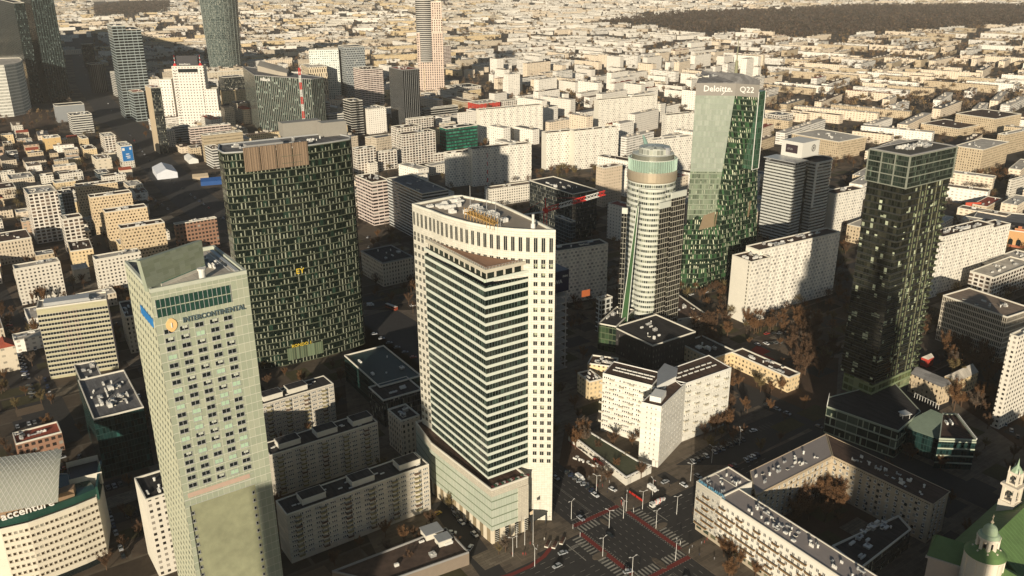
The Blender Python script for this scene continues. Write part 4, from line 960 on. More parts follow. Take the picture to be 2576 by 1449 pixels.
    pts = [P(2264, 1072, hall_h), P(2362, 1106, hall_h), P(2370, 1042, hall_h + 7), P(2343, 1030, hall_h + 7)]
    R3 = thing('glass_hall', 'glass hall with a ribbed grey-green sloping roof beside the podium terrace', 'hall', (*pts[0], 0))
    m = MB(); m.prism(pts, 0, [hall_h, hall_h, hall_h + 7, hall_h + 7], cap=False); part('wall', m, FM('tealglass'), R3)
    m = MB(); nn = 18; ru = []
    zs = [hall_h, hall_h, hall_h + 7, hall_h + 7]
    for k in range(nn):
        t0, t1 = k / nn, (k + 0.86) / nn
        def at(u, v): 
            A_ = [pts[0][i] + (pts[3][i] - pts[0][i]) * v for i in (0, 1)] + [hall_h + 7 * v]; B_ = [pts[1][i] + (pts[2][i] - pts[1][i]) * v for i in (0, 1)] + [hall_h + 7 * v]
            return tuple(A_[i] + (B_[i] - A_[i]) * u for i in range(3))
        q4 = [at(-0.02, t0), at(1.02, t0), at(1.02, t1), at(-0.02, t1)]
        m.quad([(x, y, z_ + 0.3) for x, y, z_ in q4]); m.quad([q4[0], q4[1], (q4[1][0], q4[1][1], q4[1][2] + .3), (q4[0][0], q4[0][1], q4[0][2] + .3)])
    m.quad([at(-0.02, 0), at(1.02, 0), at(1.02, 1), at(-0.02, 1)])
    part('sloping_roof', m, plain('ribbed_zinc', (0.2, 0.25, 0.19), 0.35, 0.15, metal=0.3), R3)
    R4, poly, h = pg('low dark glass office with brown roof and crenellated edge, right of the ribbed hall roof', 'tealglass',
        [(2362, 1106), (2456, 1110), (2405, 1043), (2370, 1042)], 17, name='office_building', roof='brown', par=MATS['podium_edge'], n=4)
    aa, LL = dirL(poly[0], poly[1])
    for k in range(4):
        m = MB(); m.box((*off(off(poly[0], aa, LL / 2), aa - 90, 0.15), 4.2 * k + 3.4), (LL, 0.4, 0.7), aa); part('floor_edge', m, MATS['podium_edge'], R4)
    m = MB(); aa, LL = dirL(poly[1], poly[2])
    for k in range(int(LL / 1.4)): m.box((*off(poly[1], aa, k * 1.4 + .4), 17.9), (0.8, 0.4, 0.9), aa)
    part('crenel', m, M_UNIT, R4)
black_tower()
# ================================================================ three-winged white block
def wing_block():
    h = 35.5; R = thing('apartment_building', 'bright white three-winged apartment block with dark flat roofs by the crossroads', 'building', (*P(1664.3, 1024.8, h), 0))
    wall = facade('wing_panels', bay=6.0, floor=2.95, ww=0.985, wh=0.95, wall=(0.62, 0.58, 0.5), glass=(0.74, 0.71, 0.62), blind=(0.7, 0.67, 0.58), pb=0.5, glassr=0.7, dirt=0.08, bv=0.94, gv=0.96)
    w = winmesh('window', 0.9, 1.2, M_WHITE, G_DARK, 0, sill=False); wb = winmesh('window', 0.9, 1.2, M_WHITE, plain('pane_beige', (0.3, 0.28, 0.22), 0.3), 0, sill=False)
    bal = balc('balcony', 2.6, 1.1, 0.95, plain('balcony_sand', (0.5, 0.46, 0.36)))
    A1, B1 = P(1516.3, 940.3, h), P(1641, 971.6, h)
    aL, LL = dirL(A1, B1)
    C1, D1 = P(1664.3, 1024.8, h), P(1613.4, 1013.2, h)
    aM, LM = dirL(D1, C1); E1, F1 = P(1719.8, 968, h), P(1840, 926.5, h); aR, LR = dirL(E1, F1)
    for nm, poly in (('left', [A1, B1, off(B1, 63, 17), off(A1, 63, 17)]), ('mid', [D1, C1, off(C1, aM + 84, 32), off(D1, aM + 84, 32)]), ('right', [off(E1, aR + 180, 2), F1, off(F1, aR + 85, 19), off(E1, aR + 85, 18)])):
        m = MB(); m.prism(poly, 0, h, cap=False); part('wing_wall', m, wall, R)
        roofpart(R, poly, h, ROOFS['brown'], M_WHITE, 0.5, 0.35, 'wing_roof'); BOXES.append((poly, h))
        a_, l_ = dirL(poly[0], poly[1]); w_ = hypot(poly[3][0] - poly[0][0], poly[3][1] - poly[0][1])
        if nm != 'mid':
            for k in range(7):
                for v in (0.42, 0.62):
                    p = off(off(poly[0], a_, l_ * (0.15 + 0.7 * k / 6)), a_ + 90, w_ * v)
                    Lr = R.location; put('vent_row', UNIT[1], R, (p[0] - Lr[0], p[1] - Lr[1], h), radians(a_), (3.0, 0.6, 0.6))
        else: units(R, poly[0], a_, l_, w_ * 0.8, h, 5, random.Random(1))
    m = MB(); hub = [P(1652, 985, h), P(1700, 960, h), P(1702, 942, h), P(1672, 930, h), P(1655, 950, h)]
    m.prism(hub, h - 0.1, h + 3.4, cap=False); part('stair_head', m, M_WHITE, R)
    m = MB(); m.prism(inset(hub, -0.4), h + 3.4, h + 3.7); part('stair_head_roof', m, plain('sheet_blue_grey', (0.28, 0.29, 0.3), 0.5), R)
    m = MB(); p = P(1655, 1002, h); m.box((*p, h), (9, 6, 3), 63); part('lift_housing', m, M_WHITE, R)
    spots = []; bs = []; rd = random.Random(4)
    for r in range(11):
        z = 3.6 + r * 2.95
        for k in range(5):
            u = (k + 0.5) / 5
            for d_ in (-1.9, -0.6, 0.7, 2.0):
                if rd.random() < 0.8: p = off(off(A1, aL, LL * u + d_ * 0.9), aL - 90, 0.02); spots.append((p[0], p[1], z))
            if (r + k) % 2: p = off(A1, aL, LL * u - 2.9); bs.append((p[0], p[1], z - 0.5))
    windows(R, spots, aL, [w, w, wb, wb], 'window', 50); windows(R, bs, aL, [bal], 'balcony', 50)
    spots = []; bs = []
    for r in range(11):
        z = 3.6 + r * 2.95
        for k in range(5):
            u = (k + 0.5) / 5
            for d_ in (-1.6, 0, 1.6):
                if rd.random() < 0.75: p = off(off(E1, aR, LR * u + d_), aR - 90, 0.02); spots.append((p[0], p[1], z))
            if (r + k) % 2: p = off(E1, aR, LR * u); bs.append((p[0], p[1], z - 0.5))
    windows(R, spots, aR, [wb, wb, w], 'window', 25); windows(R, bs, aR, [bal], 'balcony', 50)
    spots = []
    for r in range(11):
        for k in range(3): p = off(off(D1, aM, LM * (0.3 + 0.22 * k)), aM - 90, 0.02); spots.append((p[0], p[1], 3.6 + r * 2.95))
    windows(R, spots, aM, [wb], 'window', 15)
    aS = aM + 84; spots = []
    for r in range(11):
        for k in range(8): p = off(off(C1, aS, 2 + k * 3.6), aS - 90, 0.02); spots.append((p[0], p[1], 3.6 + r * 2.95))
    windows(R, spots, aS, [w, wb, wb], 'window', 10)
    # shop row in front of it
    R2 = thing('shop_row', 'low single-storey shop row with dark green roof in front of the three-winged block', 'shops', (*P(1580, 1205, 4.5), 0))
    sp_ = [P(1575, 1203, 4.5), P(1639, 1172, 4.5), P(1605, 1160, 4.5), P(1452, 1068, 4.5), P(1430, 1090, 4.5)]
    m = MB(); m.prism(sp_, 0, 4.5, cap=False); part('wall', m, facade('shopfront', bay=3.2, floor=20, ww=0.6, wh=0.7, wall=(0.7, 0.66, 0.56), glass=(0.06, 0.05, 0.04), pb=0), R2)
    roofpart(R2, sp_, 4.5, plain('roof_moss', (0.075, 0.08, 0.045), 0.9, 0.3), M_WHITE, 0.6, 0.7)
    units(R2, P(1560, 1185, 4.5), 145, 34, 5, 4.5, 16, random.Random(6), 0.5)
    m = MB(); q0, q1 = P(1520, 1167, 4.5), P(1497, 1150, 4.5); aa, ll = dirL(q1, q0); m.box((*off(off(q1, aa, ll / 2), aa - 90, 0.8), 3.4), (ll, 1.6, 0.9), aa); part('red_awning', m, plain('awning_red', (0.5, 0.08, 0.05)), R2)
    R3, *_ = fl('small cream annexe with brown roof behind the left wing of the three-winged block', 'yellow', (1483, 963), (1516, 955), 12, 14, roof='brown', n=6)
    R3, *_ = fl('pale annexe with busy roof further behind the left wing', 'yellow', (1478, 916), (1545, 925), 14, 13, roof='brown', n=7)
wing_block()
# ================================================================ horseshoe block, lower right
def horseshoe():
    z1, z2 = 23.5, 21.0
    R = thing('apartment_building', 'horseshoe apartment block round a tree-filled courtyard with long white balconied wing and arcade cornice', 'building', (*P(1751, 1221.6, z1), 0))
    # front wing
    O0, O1 = P(1751, 1221.6, z1), P(2105, 1457, z1)
    aF, LF = dirL(O0, O1); LF += 30
    A = [O0, off(O0, aF, LF), off(off(O0, aF, LF), aF + 90, 12.5), off(O0, aF + 90, 12.5)]
    head = [O0, off(O0, aF, 15), off(off(O0, aF, 15), 35, 21), P(1831.7, 1183.7, z1)]
    sand = facade('cornice_stone', bay=4.6, floor=3.15, ww=0.3, wh=0.5, wall=(0.52, 0.43, 0.3), glass=(0.05, 0.045, 0.04), blind=(0.6, 0.55, 0.45), pb=0.35, line=(0.42, 0.34, 0.24), linew=0.05)
    whitew = facade('balcony_front', bay=60, floor=3.1, ww=0.0, wh=0.5, wall=(0.74, 0.7, 0.6), line=(0.6, 0.55, 0.45), linew=0.05)
    m = MB(); m.prism(A, 4.2, z1 + 1.5, cap=False); part('front_wall', m, whitew, R)
    m = MB(); m.prism(inset(A, 0.8), 0, 4.2, cap=False); part('ground_floor', m, facade('arcade_shops', bay=4.5, floor=9, ww=0.7, wh=0.75, wall=(0.4, 0.34, 0.25), glass=(0.04, 0.05, 0.035), blind=(0.2, 0.2, 0.12), pb=0.3), R)
    rg = plain('roof_felt_pinkgrey', (0.3, 0.26, 0.235), 0.85, 0.1)
    roofpart(R, A, z1 + 1.5, rg, M_CREAM, 0.5, 0.4, 'front_roof')
    m = MB(); m.prism(head, 4.2, z1 + 1.8, cap=False); part('corner_wall', m, whitew, R)
    roofpart(R, head, z1 + 1.8, rg, M_CREAM, 0.6, 0.4, 'corner_roof')
    units(R, O0, aF, 15, 20, z1 + 1.8, 14, random.Random(21), 0.4)
    units(R, off(O0, aF, 16), aF, LF - 20, 12, z1 + 1.5, 44, random.Random(22), 0.45)
    w = winmesh('window', 1.5, 1.7, M_WHITE, plain('pane_grey', (0.1, 0.09, 0.07), 0.2), 1, sill=False)
    bs = [balc('balcony', L_, 1.1, 0.7, plain('rail_brown', (0.2, 0.12, 0.05)), 0.2) for L_ in (3.5, 7.5, 11.0)]
    sp, b1 = [], []; rd = random.Random(5)
    for r in range(6):
        z = 5.1 + r * 3.15
        for k in range(int(LF / 3.0)):
            p = off(off(O0, aF, 1.8 + k * 3.0), aF - 90, 0.02); sp.append((p[0], p[1], z))
        x = 3 + (r % 2) * 4
        while x < LF - 6:
            kk = 2 if r in (2, 4) else rd.choice([0, 1]); p = off(O0, aF, x + (0, 2, 4)[kk]); b1.append((p[0], p[1], z - 0.4, kk)); x += (12.2 if kk == 2 else 14 if kk else 10)
    windows(R, sp, aF, [w], 'window', 80); Lr = R.location
    for x, y, z, kk in b1: put('balcony', bs[kk], R, (x - Lr[0], y - Lr[1], z - Lr[2]), radians(aF))
    # back wing, right wing
    B0 = P(2093.4, 1146.2, z2); B1 = P(1932, 1228.9, z2)
    aB, LB = dirL(B1, B0)
    b_in0 = off(B0, aB + 180, 56)
    Bp = [b_in0, B0, P(2078.8, 1093.7, z2), off(P(2078.8, 1093.7, z2), aB + 180, 58)]
    C0 = B0; C1 = P(2346.8, 1268.2, z2); C2 = P(2387.3, 1237.3, z2)
    Cp = [C0, C1, C2, P(2078.8, 1093.7, z2)]
    for nm, poly, rf in (('back', Bp, rg), ('side', Cp, ROOFS['brown'])):
        m = MB(); m.prism(poly, 0, z2, cap=False); part('wing_wall', m, sand, R)
        rr = MB()
        roofpart(R, inset(poly, -0.5), z2 + 0.05, rf, M_SAND, 0.25, 0.3, 'wing_roof')
        a_, l_ = dirL(poly[0], poly[1]); m = MB()
        for k in range(int(l_ / 1.0)):
            p = off(off(poly[0], a_, 0.5 + k), a_ - 90, 0.05); m.box((*p, z2 - 1.3), (0.45, 0.25, 0.9), a_)
        part('cornice_arcade', m, plain('arcade_dark', (0.12, 0.09, 0.06)), R)
        m = MB(); m.box((*off(off(poly[0], a_, l_ / 2), a_ - 90, 0.3), z2 - 0.35), (l_, 0.9, 0.35), a_); m.box((*off(off(poly[0], a_, l_ / 2), a_ - 90, 0.1), z2 - 4.2), (l_, 0.4, 0.3), a_); part('cornice', m, M_SAND, R)
        W_ = hypot(poly[3][0] - poly[0][0], poly[3][1] - poly[0][1]); units(R, poly[0], a_, l_, 12, z2 + 0.1, 26, random.Random(31 + len(nm)), 0.42)
    ww = winmesh('window', 1.1, 1.6, M_WHITE, G_DARK, 1)
    sp = []
    for poly in (Bp, Cp):
        a_, l_ = dirL(poly[0], poly[1])
        for r in range(6):
            for k in range(int(l_ / 3.6)): p = off(off(poly[0], a_, 1.8 + k * 3.6), a_ - 90, 0.02); sp.append((p[0], p[1], 2.0 + r * 3.15, a_))
    for a_ in set(s[3] for s in sp): windows(R, [s[:3] for s in sp if s[3] == a_], a_, [ww], 'window', 50)
    sp = []; a_, l_ = dirL(C1, C2)
    for r in range(6):
        for k in range(3): p = off(off(C1, a_, 3 + k * 4), a_ - 90, 0.02); sp.append((p[0], p[1], 2.0 + r * 3.15))
    windows(R, sp, a_, [ww], 'window')
    m = MB(); g = P(1895, 1215, z2); q_ = off(head[2], 35, 0)
    m.prism([off(A[3], aF, 3), off(A[3], aF, 13), off(off(A[3], aF, 14), 35, 12), off(off(A[3], aF, 1), 35, 12)], 0, z2 - 0.5); part('link_wall', m, sand, R)
    BOXES.append((A, z1)); BOXES.append((Bp, z2)); BOXES.append((Cp, z2)); BOXES.append((head, z1))
    # letters standing on the front roof edge
    m = MB(); blu = plain('letter_blue', (0.12, 0.3, 0.42), 0.4)
    pp = off(off(O0, aF, 1.0), aF + 90, 0.5)
    text(R, 'KINA ATLANTIC', (pp[0], pp[1], z1 + 2.3), aF, 2.2, blu, 'roof_lettering', 0.1, 0.02)
    R2, poly, h = pg('low dark-roofed annexe with a row of small cowls inside the courtyard of the horseshoe block', 'darkoffice', [(2165, 1433), (2292, 1334), (2260, 1299), (2092, 1376)], 10, name='annexe_building', roof='dark', n=16)
horseshoe()
# ================================================================ church
def church():
    R = thing('church', 'cream church with steep green copper roofs and two towers, lower right corner', 'church', (178, 268, 0))
    cop = plain('copper_green', (0.12, 0.2, 0.07), 0.5, 0.25, 0.3); copd = plain('copper_dark', (0.03, 0.055, 0.045), 0.5, 0.2, 0.3); st = plain('church_cream', (0.62, 0.52, 0.42), 0.8, 0.08)
    zeave, ztop, hw = 18, 28, 14.0
    e0, e1 = P(2398, 1362, zeave), P(2510, 1262, zeave); a, l = dirL(e0, e1)
    nL0, nL1 = off(e0, a, -3), off(e1, a, 50); nR0, nR1 = off(nL0, a - 90, 2 * hw), off(nL1, a - 90, 2 * hw); A0, A1 = off(nL0, a - 90, hw), off(nL1, a - 90, hw)
    m = MB(); m.prism([nR0, nR1, nL1, nL0], 0, zeave, cap=False); part('nave_wall', m, st, R)
    m = MB(); m.quad([(*nL1, zeave), (*nL0, zeave), (*A0, ztop), (*A1, ztop)]); m.quad([(*nR0, zeave), (*nR1, zeave), (*A1, ztop), (*A0, ztop)]); m.quad([(*nR1, zeave), (*nL1, zeave), (*A1, ztop)]); m.quad([(*nL0, zeave), (*nR0, zeave), (*A0, ztop)]); part('nave_roof', m, cop, R)
    m = MB()
    for k in range(44):
        q0 = off(A0, a, k * 2.2); m.tube((*q0, ztop + .05), (*off(q0, a - 90, hw), zeave + .05), 0.05, n=3, cap=False); m.tube((*q0, ztop + .05), (*off(q0, a + 90, hw), zeave + .05), 0.05, n=3, cap=False)
    part('roof_seam', m, cop, R)
    t0 = P(2478, 1400, 26); t1 = off(t0, -62, 46); m = MB(); wl = 11
    q4 = [off(t0, 208, wl), off(t1, 208, wl), off(t1, 28, wl), off(t0, 28, wl)]
    m.quad([(*q4[0], 19), (*q4[1], 19), (*t1, 26), (*t0, 26)]); m.quad([(*q4[2], 19), (*q4[3], 19), (*t0, 26), (*t1, 26)]); part('transept_roof', m, cop, R)
    m = MB(); m.prism(q4, 0, 19.0, cap=False); part('transept_wall', m, st, R)
    # gabled side chapel at the left
    c0, c1 = P(2337, 1392, 19), P(2440, 1425, 19)
    aa, ll = dirL(c0, c1); w_ = 15
    pl = [c0, c1, off(c1, aa + 90, w_), off(c0, aa + 90, w_)]
    m = MB(); m.prism(pl, 0, 18, cap=False); part('chapel_wall', m, st, R)
    m = MB(); r0, r1 = off(off(c0, aa, 1), aa + 90, w_ / 2), off(off(c1, aa, 0), aa + 90, w_ / 2)
    q4 = inset(pl, -0.7)
    m.quad([(*q4[0], 17.8), (*q4[1], 17.8), (*r1, 24), (*r0, 24)]); m.quad([(*q4[2], 17.8), (*q4[3], 17.8), (*r0, 24), (*r1, 24)]); m.quad([(*q4[3], 17.8), (*q4[0], 17.8), (*r0, 24)]); part('chapel_roof', m, cop, R)
    m = MB(); m.box((*off(off(c0, aa, ll / 2), aa - 90, 0.5), 17.2), (ll + 2, 1.2, 0.8), aa); part('chapel_cornice', m, st, R)
    # squat domed tower
    def tower(x, y, zd, rad, nm, square=False):
        c = P(x, y, zd); g = (c[0], c[1])
        T = thing(nm, 'squat round church tower with open lantern and small green dome' if not square else 'slender square bell tower with two open arched stages and green spire top', 'church tower', (*g, 0))
        stn = plain('lantern_cream', (0.7, 0.62, 0.5), 0.7, 0.06)
        if not square:
            m = MB(); m.lathe((*g, 0), [(rad, 0), (rad, zd - 0.8), (rad + 0.5, zd - 0.6), (rad + 0.5, zd)], 40); part('drum', m, stn, T, False)
            m = MB()
            for k in range(10):
                t = 2 * pi * k / 10; m.box((g[0] + (rad + 0.05) * cos(t), g[1] + (rad + 0.05) * sin(t), 4), (0.5, 1.1, zd - 5), math.degrees(t))
            part('pilaster', m, stn, T)
            m = MB(); m.lathe((*g, 0), [(rad + 0.6, zd), (rad * 0.9, zd + 1.4), (rad * 0.55, zd + 3.0), (rad * 0.4, zd + 3.4)], 40); part('skirt_roof', m, cop, T)
            zl = zd + 2.2; lr = rad * 0.45; n = 8
        else:
            m = MB(); m.box((*g, 0), (6.6, 6.6, zd), 33); part('tower_wall', m, stn, T)
            zl = zd; lr = 3.0; n = 4
        def stage(z0, hh, r, n):
            m = MB(); rot = 45 + 33 if n == 4 else 22.5
            ptsr = [(g[0] + r * 1.25 * cos(radians(rot + 360 / n * k)), g[1] + r * 1.25 * sin(radians(rot + 360 / n * k))) for k in range(n)]
            for k in range(n):
                A_, B_ = ptsr[k], ptsr[(k + 1) % n]; a_, l_ = dirL(A_, B_)
                m.box((*A_, z0), (r * 0.42, r * 0.42, hh), a_)
                # arch head
                for j in range(7):
                    t0 = pi * j / 6 - 0; u = 0.5 - 0.34 * cos(t0); zz = z0 + hh * 0.62 + l_ * 0.34 * sin(t0)
                    if j < 6:
                        t1 = pi * (j + 1) / 6; u1 = 0.5 - 0.34 * cos(t1); z1_ = z0 + hh * 0.62 + l_ * 0.34 * sin(t1)
                        p0, p1 = off(A_, a_, l_ * u), off(A_, a_, l_ * u1)
                        m.quad([(*p0, zz), (*p1, z1_), (*p1, z0 + hh), (*p0, z0 + hh)]); m.quad([(*off(p0, a_ + 90, 0.8), zz), (*off(p1, a_ + 90, .8), z1_), (*p1, z1_), (*p0, zz)])
                m.quad([(*off(A_, a_, 0), z0), (*off(A_, a_, l_ * 0.16), z0), (*off(A_, a_, l_ * 0.16), z0 + hh), (*A_, z0 + hh)])
                m.quad([(*off(A_, a_, l_ * .84), z0), (*B_, z0), (*B_, z0 + hh), (*off(A_, a_, l_ * .84), z0 + hh)])
                m.box((*off(A_, a_, l_ / 2), z0), (l_, 0.5, hh * 0.13), a_)
            part('arched_stage', m, stn, T)
            m = MB(); m.prism([(g[0] + r * 1.6 * cos(radians(rot + 360 / n * k)), g[1] + r * 1.6 * sin(radians(rot + 360 / n * k))) for k in range(n)], z0 + hh, z0 + hh + 0.9, bottom=True); part('stage_cornice', m, stn, T)
            return z0 + hh + 0.9
        if square:
            z_ = stage(zl, 6.6, 2.7, 4); m = MB(); m.box((*g, z_), (7.4, 7.4, 1.0), 33); part('gallery', m, stn, T); z_ = stage(z_ + 1.0, 5.2, 2.1, 4)
            m = MB(); m.lathe((*g, z_), [(2.5, 0), (2.0, 1.1), (1.2, 2.1), (0.5, 3.0), (0.25, 4.6), (0.0, 6.6)], 8); part('spire', m, plain('spire_green', (0.32, 0.42, 0.28), 0.5), T)
            for k in range(4):
                t = radians(78 + 90 * k); m = MB(); q_ = (g[0] + 3.0 * cos(t), g[1] + 3.0 * sin(t)); m.tube((*q_, z_), (*q_, z_ + 2.3), 0.3, 0.1, n=6); part('pinnacle', m, stn, T)
        else:
            m = MB()
            for k in range(8):
                t = 2 * pi * (k + .5) / 8; m.box((g[0] + rad * 0.62 * cos(t), g[1] + rad * 0.62 * sin(t), zd + 0.9), (1.9, 0.8, 1.7), math.degrees(t), taper=0.7)
            part('lantern_buttress', m, stn, T)
            lr *= 0.86; z_ = stage(zl - 0.4, 5.4, lr, 8)
            m = MB(); m.lathe((*g, z_), [(lr * 1.5, 0), (lr * 1.25, 1.0), (lr * 1.0, 1.3), (lr * 0.98, 2.2), (lr * 0.9, 3.2), (lr * 0.68, 4.2), (lr * 0.34, 4.8), (0.25, 5.1), (0.2, 5.7)], 24); part('dome', m, plain('dome_green', (0.36, 0.45, 0.3), 0.45, 0.12), T, True)
            m = MB(); m.lathe((*g, z_ + 5.5), [(0, 0), (0.6, 0.3), (0.65, 0.7), (0.2, 1.2), (0, 1.3)], 12); m.tube((*g, z_ + 6.6), (*g, z_ + 9.4), 0.11, n=5); m.box((*g, z_ + 8.3), (1.2, 0.2, 0.2), 30); part('finial_cross', m, plain('gilt', (0.6, 0.5, 0.35), 0.4), T)
    tower(2479, 1390, 31, 7.0, 'church_tower'); tower(2541, 1258, 27, 4, 'bell_tower', True)
church()
# ================================================================ curved white office with membrane roof, lower left
def curved_office():
    h = 32.5; E = P(243, 1252.7, h)
    R = thing('office_building', 'curved cream office with square windows, lettered fascia and lattice glass roof, bottom left corner', 'office', (*E, 0))
    pts = [P(-190, 1345, h), P(-100, 1338, h), P(0, 1334, h), P(70, 1318, h), P(133, 1296, h), P(190, 1275, h), P(243, 1252.7, h)]
    back = [off(E, 110, 22), off(pts[0], 110, 40)]
    pl = pts + back
    fac = plain('office_cream', (0.66, 0.6, 0.48), 0.7, 0.06)
    m = MB(); m.prism(pl, 3.5, h, cap=False); part('curved_wall', m, fac, R)
    m = MB(); m.prism(inset(pl, 1.0), 0, 3.5, cap=False); part('ground_floor', m, G_DARK, R)
    roofpart(R, pl, h, ROOFS['brown'], M_CREAM, 0.5, 0.4)
    w = winmesh('window', 1.3, 1.45, fac, plain('pane_brown', (0.05, 0.035, 0.02), 0.12, spec=0.6), 0); wb = winmesh('window', 1.3, 1.45, fac, plain('pane_blind', (0.25, 0.23, 0.18), 0.3), 0)
    cnt = 0; rest = []
    for i in range(2, 6):
        A_, B_ = pts[i], pts[i + 1]; a_, l_ = dirL(A_, B_); n = max(2, int(round(l_ / 1.95))); sp = []
        for r in range(8):
            for k in range(n): p = off(off(A_, a_, l_ * (k + 0.5) / n), a_ - 90, 0.02); sp.append((p[0], p[1], h - 3.4 - r * 3.3))
        windows(R, sp, a_, [w, w, w, w, wb], 'window', 24)
    # set-back glazed storey and lettered fascia
    mid = [off(p, 110, 2.2) for p in pts]
    gl = mid + [off(off(E, 200, 6), 110, 18), off(pts[0], 110, 30)]
    m = MB(); m.prism(gl, h, h + 3.4, cap=True); part('glazed_storey', m, G_GREEN, R)
    m = MB(); fa = [off(p, 110, 3.2) for p in pts[:-1]]; m.prism(fa + [off(p, 110, 5) for p in fa[::-1]], h + 3.4, h + 6.8, bottom=True); part('fascia', m, plain('fascia_tan', (0.3, 0.2, 0.12), 0.7), R)
    a_, l_ = dirL(fa[2], fa[5])
    text(R, 'accenture', (*off(off(fa[2], a_, 0.5), a_ - 90, 2.4), h + 3.6), a_, 5.0, M_WHITE, ext=0.25, bold=0.06, sx=0.98)
    # right-hand plant enclosure
    m = MB(); q0 = P(140, 1215, h + 5); pe = rect(off(E, 160, 14), 30, 13, 16); m.prism(pe, h, h + 6, cap=False); part('roof_enclosure', m, M_CREAM, R)
    m = MB(); m.prism(inset(pe, 0.6), h, h + 3.5); part('enclosure_deck', m, M_DARK, R)
    m = MB(); s0, s1 = off(E, 110, 20), off(E, 110, 1); m.prism([off(E, 20, 0.3), off(off(E, 110, 22), 20, 0.3), off(off(E, 110, 22), 20, 1.5), off(E, 20, 1.2)][::-1], h - 1, h + 5.5, bottom=True); part('green_side_glass', m, G_GREEN, R)
    # lattice shell
    m = MB(); g = MB(); nx, ny = 16, 8
    base0, base1 = P(-60, 1300, h + 7), P(146, 1262, h + 7); a2, l2 = dirL(base0, base1)
    def sh(u, v):
        p = off(off(base0, a2, l2 * u), a2 + 90, 30 * v); zz = h + 6.8 + 9.5 * sin(pi * min(1, v * 1.1) * 0.5) * (1 - 0.12 * u)
        return (p[0], p[1], zz)
    for i in range(nx):
        for j in range(ny):
            m.quad([sh(i / nx, j / ny), sh((i + 1) / nx, j / ny), sh((i + 1) / nx, (j + 1) / ny), sh(i / nx, (j + 1) / ny)])
            if (i + j) % 1 == 0:
                g.tube(sh(i / nx, j / ny), sh((i + 1) / nx, (j + 1) / ny), 0.12, n=3, cap=False)
                if i: g.tube(sh(i / nx, j / ny), sh((i - 1) / nx, (j + 1) / ny), 0.12, n=3, cap=False)
    part('lattice_shell', m, plain('shell_glass', (0.42, 0.42, 0.34), 0.25, 0.1, 0.5), R); part('lattice_rib', g, M_UNIT, R)
    BOXES.append((pl, h + 8))
curved_office()
# ================================================================ apartment blocks beside the hotel
def block(label, p1, p2, h, W, rows=9, heads=3, lit=None, col=(0.6, 0.53, 0.42)):
    wallm = facade('block_panels', bay=5.4, floor=2.5, ww=0.985, wh=0.95, wall=(0.42, 0.38, 0.31), glass=(0.58, 0.52, 0.42), blind=(0.54, 0.49, 0.4), pb=0.5, glassr=0.75, dirt=0.12, bv=0.92, gv=0.94)
    R, poly, a, L = fl(label, wallm, p1, p2, h, W, roof='dark', par=M_CREAM, n=0, ph=0.5)
    w = winmesh('window', 0.75, 1.25, M_WHITE, G_DARK, 0, sill=False); dk = plain('balcony_ochre', (0.28, 0.24, 0.13)); dk2 = plain('balcony_brown', (0.14, 0.09, 0.06))
    bl = balc('balcony', 2.6, 1.2, 0.95, dk); bl2 = balc('balcony', 2.6, 1.2, 0.95, dk2)
    sp, b1 = [], []
    nb = int(L / 10.5)
    for r in range(rows):
        z = h - 2.1 - r * 2.5
        for k in range(nb):
            u0 = (k + 0.5) * L / nb
            for d_ in (-4.3, -3.4, -2.5, 0.4, 1.3, 2.9, 3.8, 4.7): p = off(off(poly[0], a, u0 + d_), a - 90, 0.02); sp.append((p[0], p[1], z))
            p = off(poly[0], a, u0 - 0.9); b1.append((p[0], p[1], z - 0.6))
    windows(R, sp, a, [w], 'window', 100); windows(R, b1, a, [bl, bl, bl2], 'balcony', 60)
    for k in range(heads):
        p = off(off(poly[0], a, L * (0.2 + 0.34 * k)), a + 90, W * 0.5); m = MB(); m.prism(rect(off(off(p, a, -5.5), a + 90, -3.4), a, 11, 6.8), h, h + 2.6); m.prism(inset(rect(off(off(p, a, -5.5), a + 90, -3.4), a, 11, 6.8), -0.2), h + 2.6, h + 2.9); part('stair_head', m, [M_CREAM], R)
    m = MB(); 
    for k in range(heads):
        p = off(off(poly[0], a, L * (0.2 + 0.34 * k)), a + 90, W * 0.5); m = MB(); m.prism(rect(off(off(p, a, -5.3), a + 90, -3.2), a, 10.6, 6.4), h + 2.9, h + 3.0); part('stair_head_deck', m, ROOFS['dark'], R)
    rd = random.Random(int(L)); Lr = R.location
    for k in range(12): p = off(off(poly[0], a, rd.uniform(0.05, 0.95) * L), a + 90, rd.uniform(0.2, 0.8) * W); put('vent_row', UNIT[1], R, (p[0] - Lr[0], p[1] - Lr[1], h), radians(a), (2, 0.5, 0.5))
    return R, poly, a, L
block('long cream balconied block nearest the bottom edge, between hotel and striped tower', (720.7, 1297.7), (1079, 1169.3), 25, 13)
block('middle one of the three balconied blocks right of the hotel', (679, 1147.7), (950, 1062.7), 24, 13)
block('balconied block furthest back of the three, at the foot of the speckled dark tower', (655, 1021), (839, 966), 23, 13, heads=2)
